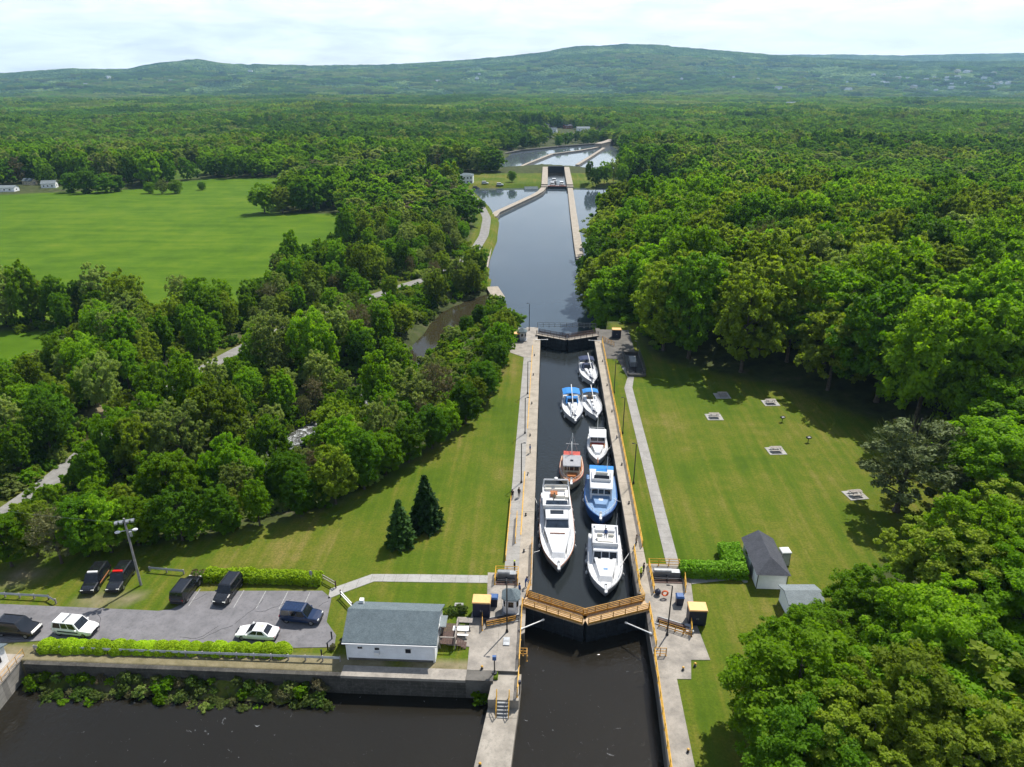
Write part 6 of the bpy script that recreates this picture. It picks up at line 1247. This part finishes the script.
# ------------------------------------------------------------------ cars (local x = forward)
def car(px, py, rz, label, paint, kind='suv', extra=None, cat='car', name='parked_car', xy=None):
    x, y = xy if xy else G(px, py, .03); e = empty(name, (x, y, .035), rz, label, cat)
    if kind == 'sedan': L, Wd, zb, zt, g0, g1, rf, rr, hood = 4.95, 1.88, .92, 1.45, -1.75, 1.15, .95, .7, .84
    elif kind == 'pickup': L, Wd, zb, zt, g0, g1, rf, rr, hood = 5.9, 2.02, 1.12, 1.88, -.75, 1.45, .65, .12, 1.1
    else: L, Wd, zb, zt, g0, g1, rf, rr, hood = 5.05, 2.0, 1.08, 1.9, -2.4, 1.2, .62, .22, 1.05
    h = L/2; st_ = [(-h,.5,zb-.12,.82),(-h+.12,.34,zb-.02,.94),(-h+.7,.26,zb,1),(g0+.3,.24,zb,1),(0,.24,zb,1),(g1,.24,zb-.01,1),(h-.75,.24,hood-.03,.98),(h-.25,.28,hood-.14,.92),(h,.4,hood-.28,.78)]
    def ring(xx, z0, z1, k):
        w = Wd/2*k; return [(xx,-w*.86,z0),(xx,-w,z0+.14),(xx,-w,z0+(z1-z0)*.62),(xx,-w*.95,z1-.05),(xx,-w*.82,z1),(xx,w*.82,z1),(xx,w*.95,z1-.05),(xx,w,z0+(z1-z0)*.62),(xx,w,z0+.14),(xx,w*.86,z0)]
    mb = MB(); mb.loft([ring(*q) for q in st_])
    if kind == 'pickup': mb.add([], [])
    bd = mb.build('body', M[paint], e, smooth=False)
    w0, w1 = Wd/2*.94, Wd/2*(.82 if kind == 'suv' else .76); b = [(g0,-w0,zb-.02),(g1,-w0,zb-.02),(g1,w0,zb-.02),(g0,w0,zb-.02)]; t = [(g0+rr,-w1,zt),(g1-rf,-w1,zt),(g1-rf,w1,zt),(g0+rr,w1,zt)]
    cb = MB(); cb.hexa(b+t); cb.hexa([(t[0][0]+.05,-w1+.04,zt),(t[1][0]-.05,-w1+.04,zt),(t[2][0]-.05,w1-.04,zt),(t[3][0]+.05,w1-.04,zt),(t[0][0]+.2,-w1+.18,zt+.05),(t[1][0]-.2,-w1+.18,zt+.05),(t[2][0]-.2,w1-.18,zt+.05),(t[3][0]+.2,w1-.18,zt+.05)]); c = cb.build('cabin', M[paint], e)
    F = dict(front=[b[1],b[2],t[2],t[1]], back=[b[3],b[0],t[0],t[3]], right=[b[0],b[1],t[1],t[0]], left=[b[2],b[3],t[3],t[2]])
    def gl(nm, f, *uv): m_ = MB(); m_.panel(F[f], *uv, .012); m_.build(nm, M['glass_dark'], c)
    gl('windscreen','front',.05,.95,.06,.94); gl('rear_window','back',.07,.93,.15,.92)
    for sd in ('right','left'):
        segs = ((.05,.34),(.37,.62),(.65,.93)) if kind == 'suv' else ((.14,.5),(.53,.88))
        for u0, u1 in segs: gl('side_window', sd, u0 if sd == 'right' else 1-u1, u1 if sd == 'right' else 1-u0, .12, .9)
    wm = MB(); wm.bar((0,-.12,0),(0,.12,0),.36,16); rm = MB(); rm.bar((0,-.125,0),(0,.125,0),.22,12)
    for sx in (-1,1):
        for sy in (-1,1):
            wh = wm.build('wheel', M['tyre'], e, (sx*(h-.95), sy*(Wd/2-.13), .36)); rm.build('rim', M['rim'], wh)
    for sy in (-1,1):
        MB().obox((h-.13,sy*Wd*.33,hood-.3),(.2,.34,.16)).build('headlight', M['lamp_glass'], e); MB().obox((-h+.08,sy*Wd*.38,zb-.2),(.14,.24,.2)).build('tail_light', M['tail_red'], e); MB().obox((g1-.3,sy*(Wd/2+.1),zb+.08),(.16,.2,.16)).build('wing_mirror', M[paint], e)
    MB().obox((h-.03,0,.5),(.16,Wd*.72,.22)).build('front_bumper', M['black_steel'], e); MB().obox((h-.02,0,.66),(.1,Wd*.4,.14)).build('grille', M['black_steel'], e)
    MB().obox((-h+.02,0,.5),(.14,Wd*.74,.22)).build('rear_bumper', M['black_steel'], e)
    ctr = (g0+rr+g1-rf)/2
    if kind == 'pickup':
        mb = MB(); mb.box(-h+.3,g0-.1,-Wd/2*.8,Wd/2*.8,zb-.01,zb+.012); mb.build('truck_bed', M['black_steel'], e)
    for ex in extra or ():
        if ex[0] == 'bar': mb = MB(); mb.box(g1-rf-.45,g1-rf-.15,-.62,.62,zt+.06,zt+.2); mb.build('light_bar', M[ex[1]], e)
        if ex[0] == 'rack':
            mb = MB()
            for sy in (-1,1): mb.bar((g0+rr+.1,sy*w1*.85,zt+.1),(g1-rf-.1,sy*w1*.85,zt+.1),.025,5)
            mb.build('roof_rack', M['black_steel'], e)
        if ex[0] == 'stripe':
            for sy in (-1,1): mb = MB(); mb.box(-h+.9,h-1.5,sy*(Wd/2+.004)-.004,sy*(Wd/2+.004)+.004,zb-.42,zb-.24); mb.build('side_stripe', M[ex[1]], e)
        if ex[0] == 'roofband': MB().box(ctr-.14,ctr+.14,-w1+.16,w1-.16,zt+.052,zt+.14).build('light_bar', M[ex[1]], e)
        if ex[0] == 'hoodband': MB().hexa([(ctr-.5,-w1*.55,zt+.051),(ctr+.4,-w1*.55,zt+.051),(ctr+.4,w1*.3,zt+.051),(ctr-.5,w1*.3,zt+.051),(ctr-.5,-w1*.55,zt+.06),(ctr+.4,-w1*.55,zt+.06),(ctr+.4,w1*.3,zt+.06),(ctr-.5,w1*.3,zt+.06)]).build('roof_marking', M[ex[1]], e)
    return e
car(20,632,R(-4),'black estate car parked at the left edge behind the abutment hut','car_black','suv',[('rack',)])
car(77,631.5,R(-5),'white patrol car with dark light bar on its roof, parked by the quay shrubs','car_white','suv',[('roofband','grey_steel'),('stripe','black_steel')])
car(258,636,R(180-3),'white patrol saloon parked beside the end of the quay shrubs','car_white','sedan',[('hoodband','roof_mark')])
car(302,619,R(-5),'dark blue off-road car parked at the right of the parking area','car_navy','suv')
car(187,593,R(88),'black car parked with its red tail lights towards the quay, left end of the lot','car_black','suv')
car(229,594,R(-94),'black large car with bright grille parked nose to the quay below the bright hedge','car_black','suv',[('rack',)])
car(97,583,R(-83),'black patrol truck with white light bar and orange stripe on the grass','car_black','suv',[('bar','white_steel'),('stripe','orange_stripe')])
car(122,582,R(-84),'black patrol car with red light bar on the grass beside the utility pole','car_black','suv',[('bar','red_bar')])

# ------------------------------------------------------------------ people
def person(x, y, z, rz, label, top, legs, pose='stand', hat=None, hair='hair'):
    e = empty('person', (x, y, z), rz, label, 'person')
    J = dict(pel=(0,0,.95), ch=(0,.01,1.3), nk=(0,0,1.5), hd=(0,.02,1.62), tp=(0,.01,1.76))
    step = .16 if pose in ('walk',) else .03
    arm = {'stand':[(.24,.02,1.16),(.25,.08,.92)], 'walk':[(.24,.08,1.16),(.24,.2,.96)], 'reach':[(.25,.16,1.22),(.2,.38,1.16)], 'bend':[(.22,.3,1.0),(.18,.46,.78)]}[pose]
    V = []; Ed = []; Rr = []
    def av(p, r, frm=None):
        V.append(p); Rr.append(r)
        if frm is not None: Ed.append((frm, len(V)-1))
        return len(V)-1
    lean = .28 if pose == 'bend' else 0
    def ln(p): return (p[0], p[1]+lean*max(0,p[2]-.95), p[2]-(.12*max(0,p[2]-1.1) if lean else 0))
    pe = av(J['pel'], .16); ch = av(ln(J['ch']), .17, pe); nk = av(ln(J['nk']), .065, ch); hd = av(ln(J['hd']), .1, nk); av(ln(J['tp']), .085, hd); av(ln((0,.12,1.62)), .022, hd)
    for s in (-1,1):
        hp = av((s*.1,0,.86), .1, pe); kn = av((s*.11,s*step*.6+.02,.48), .065, hp); an = av((s*.11,s*step,.08), .045, kn); av((s*.12,s*step+.15,.04), .04, an)
        sh = av(ln((s*.19,0,1.42)), .07, ch); el = av((s*arm[0][0],arm[0][1]*(s if pose == 'walk' else 1),arm[0][2]), .045, sh); wr = av((s*arm[1][0],arm[1][1]*(s if pose == 'walk' else 1),arm[1][2]), .033, el); hn = av((s*arm[1][0],arm[1][1]*(s if pose == 'walk' else 1)+.05,arm[1][2]-.07), .038, wr)
        for k in range(3): av((s*arm[1][0]+.02*(k-1),arm[1][1]*(s if pose == 'walk' else 1)+.07,arm[1][2]-.15), .012, hn)
    me = bpy.data.meshes.new('body'); me.from_pydata(V, Ed, []); o = bpy.data.objects.new('body', me); COL.objects.link(o)
    md = o.modifiers.new('skin', 'SKIN'); 
    if not me.skin_vertices: me.attributes.new('x','FLOAT','POINT')
    sv = me.skin_vertices[0].data
    for i, r in enumerate(Rr): sv[i].radius = (r, r); sv[i].use_root = (i == 0)
    o.modifiers.new('sub', 'SUBSURF').levels = 1
    dg = bpy.context.evaluated_depsgraph_get(); nm = bpy.data.meshes.new_from_object(o.evaluated_get(dg)); o.modifiers.clear(); o.data = nm
    nm.materials.clear()
    for mm in (top, legs, 'skin', 'black_steel'): nm.materials.append(M[mm])
    for p in nm.polygons:
        c = p.center; hz = ln((0,0,1.5))[2]
        p.material_index = 3 if c.z < .1 else (2 if c.z > hz-.01 or (abs(c.x) > .15 and abs(c.z-arm[1][2]) < .16 and abs(c.y) > .03 and c.z < arm[1][2]+.02) else (0 if c.z > .93 or abs(c.x) > .2 else 1))
        p.use_smooth = True
    o.parent = e
    hc = ln((0,-.01,1.69)); hm = MB(); hm.sphere(hc, .125, 10, 6, 0, (1,1.05,.85)); hm.build('hat' if hat else 'hair', M[hat or hair], e)
    return e
def at(px, py, z=.05): return G(px, py, z)
x, y = at(512.5,499); person(x, y, .05, R(10), 'person in black walking on the left lock wall, nearer the grass', 'cloth_black','cloth_black','walk')
x, y = at(519,497); person(x, y, .05, R(-20), 'person in dark clothes standing on the grey path of the left lock wall', 'cloth_black','cloth_black','stand')
x, y = at(640.5,578); person(x, y, .05, R(120), 'worker in yellow safety jacket at the railing right of the near gate', 'cloth_yellow','cloth_black','reach', 'cloth_yellow')
x, y = at(643.3,573.5); person(x, y, .05, R(100), 'person in dark clothes behind the worker in yellow', 'cloth_black','cloth_black','stand')
x, y = at(525.5,587); person(x, y, .05, R(-90), 'person in blue bending over the wall edge beside the operator hut', 'cloth_blue','cloth_blue','bend')
x, y = at(519.5,594); person(x, y, .05, R(-60), 'person in navy standing beside the operator hut', 'cloth_blue','cloth_black','stand')
x, y = at(514.5,571); person(x, y, .05, R(-80), 'person with yellow cap sitting low by the machinery on the left wall', 'cloth_black','cloth_black','stand', 'cloth_yellow')
x, y = at(530,453); person(x, y, .05, R(-90), 'person in blue on the left coping opposite the small trawler', 'cloth_blue','cloth_black','stand')
x, y = at(636,545); person(x, y, .05, R(90), 'person in pale top and dark trousers by the right coping beside the white cruiser', 'cloth_tan','cloth_black','stand')
for bx_, by_, bz_, rz_, lb_, tp_ in [(2.0,93.6,3.45,180,'person in white steering on the flybridge of the big yacht','cloth_tan'),(9.3,85.0,3.22,170,'person in blue on the flybridge of the white cruiser','cloth_blue'),(10.4,120.4,1.0,180,'person in dark clothes in the stern of the white downeast boat','cloth_black'),(5.9,137.6,1.3,160,'person in pale top in the cockpit under the larger blue canopy','cloth_tan'),(10.1,156.9,1.3,190,'person in blue in the cockpit of the farthest sailing boat','cloth_blue'),(6.65,107.0,1.25,90,'person in tan standing on the side deck of the classic trawler','cloth_tan')]:
    person(bx_, by_, ZW+bz_, R(rz_), lb_, tp_, 'cloth_black', 'stand')
def rope(p0, p1, label, sag=.35):
    mb = MB(); P = [tuple(Vector(p0).lerp(Vector(p1), k/8)+Vector((0,0,-sag*4*(k/8)*(1-k/8)))) for k in range(9)]; mb.path(P, .03, 5); tag(mb.build('mooring_line', M['white_trim']), label, 'mooring line')
rope((-.1,83.5,ZW+1.9), (-2.3,82,.4), 'pale mooring line from the bow side of the big yacht to the left wall'); rope((-.6,96,ZW+1.5), (-2.3,103,.4), 'pale mooring line from the stern of the big yacht to the left wall')
rope((10.9,80.5,ZW+1.8), (13.7,85,.4), 'pale mooring line from the white cruiser to the right wall'); rope((11.6,97.5,ZW+2.0), (13.7,95,.4), 'pale mooring line from the blue trawler to the right wall'); rope((11.6,114,ZW+1.5), (13.7,117,.4), 'pale mooring line from the downeast boat to the right wall')

# ------------------------------------------------------------------ second lock and what lies beyond
ZC2 = -10.2
l2 = empty('distant_lock', (0,0,0), 0, 'second lock with pale concrete walls at the far end of the pool', 'lock')
MB().box(-4.2,.2,523,628,-24,ZC2).build('lock_wall', M['coping'], l2); MB().box(13.9,18.3,523,628,-24,ZC2).build('lock_wall', M['coping'], l2)
for x0,x1 in ((-4.4,.3),(13.8,18.5)): MB().box(x0,x1,518,523,-24,ZC2-.8).build('wall_end', M['far_pier'], l2)
MB().box(.2,13.9,616,618,-24,ZC2+1.8).build('far_gate', M['black_steel'], l2)
g_ = empty('near_gate_of_distant_lock', (7,525,0), 0, 'low red-brown gate walkway across the near end of the second lock', 'lock gate'); g_.name = 'lock_gate'
MB().box(-6.8,6.8,-.6,.6,-24,ZC2-1.6).build('leaf_panel', M['gate_steel'], g_); MB().box(-6.8,6.8,-.9,.9,ZC2-1.59,ZC2-1.4).build('walkway', M['red_brick'], g_)
mb = MB()
for k in range(9): mb.bar((-6.8+1.7*k,-.85,ZC2-1.4),(-6.8+1.7*k,-.85,ZC2-.3),.07,5)
mb.bar((-6.8,-.85,ZC2-.3),(6.8,-.85,ZC2-.3),.07,5); mb.build('railing', M['red_brick'], g_)
sheet('chamber_water', [(.2,525.7),(13.9,525.7),(13.9,616),(.2,616)], ZC2-3.0, 'water_near')
for bx_, by_, L_b, lab, nm in ((3.6,529,11,'small white boat at left in the second lock','motor_boat'),(10.4,531,13,'white cruiser at right in the second lock','motor_boat'),(5.0,549,10,'white boat farther back in the second lock','motor_boat')):
    b = Boat((bx_,by_), 0, 0, L_b, 3.8, 1.1, 1.7, lab, nm, ZC2-3.0); b.cabin('saloon', L_b*.15, L_b*.62, 1.5, 1.3, 1.0, 2.7, .9, .1, .15, 'gelcoat', [('front',.06,.94,.3,.9),('star',.1,.8,.45,.8),('port',.1,.8,.45,.8)], roof=(.15,.1,'gelcoat')); b.cabin('trunk', L_b*.62, L_b*.85, 1.1, .6, 1.2, 1.8, .4, 0, .15, 'gelcoat'); b.rail(.5,.97,.6,5)
# piers in the pools
def pier(pts, w, ztop, label, zb=-26, m='far_pier', name='pier', top='coping'):
    e = empty(name, (0,0,0), 0, label, 'pier')
    def off(pts, w):
        o1, o2 = [], []
        for i, p in enumerate(pts):
            a = Vector(pts[max(0,i-1)]); c = Vector(pts[min(len(pts)-1,i+1)]); d = (c-a).normalized(); n = Vector((-d.y, d.x)); o1.append((p[0]+n.x*w/2, p[1]+n.y*w/2)); o2.append((p[0]-n.x*w/2, p[1]-n.y*w/2))
        return o1 + o2[::-1]
    mb = MB(); P = off(pts, w); n = len(pts)
    for i in range(n-1): mb.prism([P[i],P[i+1],P[2*n-2-i],P[2*n-1-i]], zb, ztop-.25)
    mb.build('pier_body', M[m], e); mb = MB(); P = off(pts, w+.3)
    for i in range(n-1): mb.prism([P[i],P[i+1],P[2*n-2-i],P[2*n-1-i]], ztop-.24, ztop)
    mb.build('pier_deck', M[top], e); return e
pier([(16.2,520),(15.4,420),(15.0,340),(15.0,306)], 3.4, -11.9, 'long straight concrete pier running from the second lock down the right side of the pool')
pier([(-2.4,519),(-4.5,500),(-9,482),(-29,418),(-30,404)], 3.4, -11.7, 'angled concrete pier running from the second lock to the left bank of the pool')
pier([G(492,287,-11.5), G(499,298,-11.5)], 4.2, -11.3, 'short pale concrete weir end at the left bank of the pool')
x0, y0 = G(491,240,-12.6); mb = MB(); mb.prism([G(494,216,-12.9),G(497,216,-12.9),G(491.5,250,-12.9),G(488,268,-12.9),G(486.5,268,-12.9),G(489,250,-12.9)], -16, -12.4); tag(mb.build('bank_wall', M['far_pier']), 'low stone bank wall along the left shore of the pool beside the road', 'wall')
pier(GP([(545,172),(522,166),(528,163.5),(552,154),(580,150.5),(602,146.5)],-22.8), 3.5, -22.4, 'bent pale pier crossing the far pool left of its lock line', -28)
pier(GP([(577,165),(590,157),(604,148)],-22.8), 3.5, -22.4, 'straight pier in the far pool right of its lock line', -28)
pier(GP([(500,154.5),(520,150.5),(560,146.5),(600,143.5)],-22.8), 4, -22.0, 'dark bank wall along the far shore of the far pool', -28, 'dark_concrete', 'bank_wall', 'dark_concrete')
pier(GP([(598,145.5),(607,143.2),(616,139.5)],-21.0), 9, -18.5, 'pale walls of a third lock beyond the far pool', -28, 'far_pier', 'far_lock')
# buildings far off
h = house('pool_house', (*G(464.5,183,-11.6),-11.6), 13, 9, 6.0, 7.2, 'shingle', 'white_siding', 'white two-storey house with columns by the road at the second pool', wins=tuple((u,u+.1,v,v+.25) for u in (.08,.28,.48,.68,.86) for v in (.1,.58)), rz=R(0), cat='house', hip=True)
for i, (px, py, z, w, d, ev, rd, rz, rm, wm, lab) in enumerate([
    (528,133,-25,16,11,5.5,8.5,.3,'shingle_pale','white_siding','pale grey-roofed house left of the far village'),(553,132,-25,13,10,5,8,-.2,'shingle','white_siding','white house with dark windows in the far village'),(583,130,-24,22,12,5,7.5,.1,'shingle_pale','white_siding','long white building in the far village'),
    (568,127.5,-24,15,10,4.5,7,.4,'shingle_dark','red_brick','brick house in the far village'),(545,127,-24,14,10,5,8,.1,'shingle','cream','cream house at the back of the far village'),(596,133.5,-24,12,9,4.5,7,-.4,'shingle_pale','white_siding','small white house near the third lock'),
    (531,186.5,-11.6,9,6,2.8,4.3,.1,'shingle','blue_deck','low blue-grey shed beside the second lock'),
    (50,187,-11,9,6,3.0,4.8,.3,'shingle_pale','white_siding','white farmhouse at the left edge of the field'),(8,191,-11,12,6,2.6,3.8,.1,'shingle_pale','white_siding','long pale barn at the left picture edge beyond the field'),(30,184,-11,8,5,2.8,4.4,-.2,'shingle','cream','small cream house between barn and farmhouse'),
    (110,143.5,-20,16,10,4,6.5,.2,'shingle_pale','white_siding','pale roof among the trees beyond the field'),(263,149.5,-17,16,8,3,5,.1,'shingle_pale','cream','tan roofed house at the back edge of the field'),(297,92.5,-38,40,18,7,10,.1,'shingle_pale','white_siding','white building in the woodland far left of the hills'),
    (555,109.5,-33,46,20,6,9,.05,'shingle_pale','white_siding','long pale building in the woodland under the middle hill'),(791,104.5,-37,40,18,9,14,.3,'shingle_pale','white_siding','white building with bright roof in the woods at right'),(325,98,-36,34,18,6,10,.4,'shingle_pale','cream','cream building in the woodland left of centre')]):
    x, y = G(px, py, z); zz = float(T(np.array(x), np.array(y))); h_ = house('house', (x, y, zz), w, d, ev, rd, rm, wm, lab, wins=((.12,.24,.3,.7),(.4,.52,.3,.7),(.7,.82,.3,.7)), gable_wins=((.35,.65,.35,.7),), rz=rz, cat='house')
r_ = random.Random(3)
for i in range(46):
    px = r_.choice([r_.uniform(840,1020), r_.uniform(700,1020), r_.uniform(20,700), r_.uniform(880,1010)]); py = r_.uniform(72,92)
    a_, s_ = az_slope(px, py)
    # march out along the sight line to the hillside
    for D_ in range(4350, 7300, 25):
        zl = CH + D_*s_; j = int(round((a_-az[0])/(az[1]-az[0])))
        if 0 <= j < NA and np.interp(D_, dd, HZ[:,j]) >= zl:
            s = r_.uniform(12,26); house('hillside_house', (D_*math.sin(a_), D_*math.cos(a_), np.interp(D_, dd, HZ[:,j])+1.5), s*1.6, s, s*.45, s*.75, r_.choice(['shingle_pale','shingle_pale','shingle']), r_.choice(['white_siding','white_siding','cream']), 'tiny pale house speck among the trees on the far hillside', rz=r_.uniform(0,3), cat='house', group='houses on the far hillside'); break
# cars and people of the second lock
for i, (px, py, lab, p) in enumerate([(485,184,'white van parked left of the second lock','car_white'),(476,185.5,'dark car parked beside the white house at the second lock','car_black'),(500,184.5,'silver car parked on the grass nearest the second lock','car_white')]):
    x, y = G(px, py, -11.4); c_ = car(0,0,.1*i,lab,p,'suv',xy=(x,y)); c_.location.z = float(T(np.array(x), np.array(y)))+.02
# haze: the air between here and the hills
hz = MB().box(-9500,9500,-400,13200,-140,760).build('haze', bpy.data.materials.new('haze')); hm = hz.data.materials[0]; hm.use_nodes = True; t = hm.node_tree; t.nodes.clear(); o_ = nd(t, 'ShaderNodeOutputMaterial'); v_ = nd(t, 'ShaderNodeVolumePrincipled'); v_.inputs['Color'].default_value = (.4,.69,1,1); v_.inputs['Density'].default_value = 5.8e-5; v_.inputs['Anisotropy'].default_value = .15; t.links.new(v_.outputs[0], o_.inputs['Volume']); tag(hz, 'pale blue haze between the locks and the hills', 'haze', None, 'stuff')
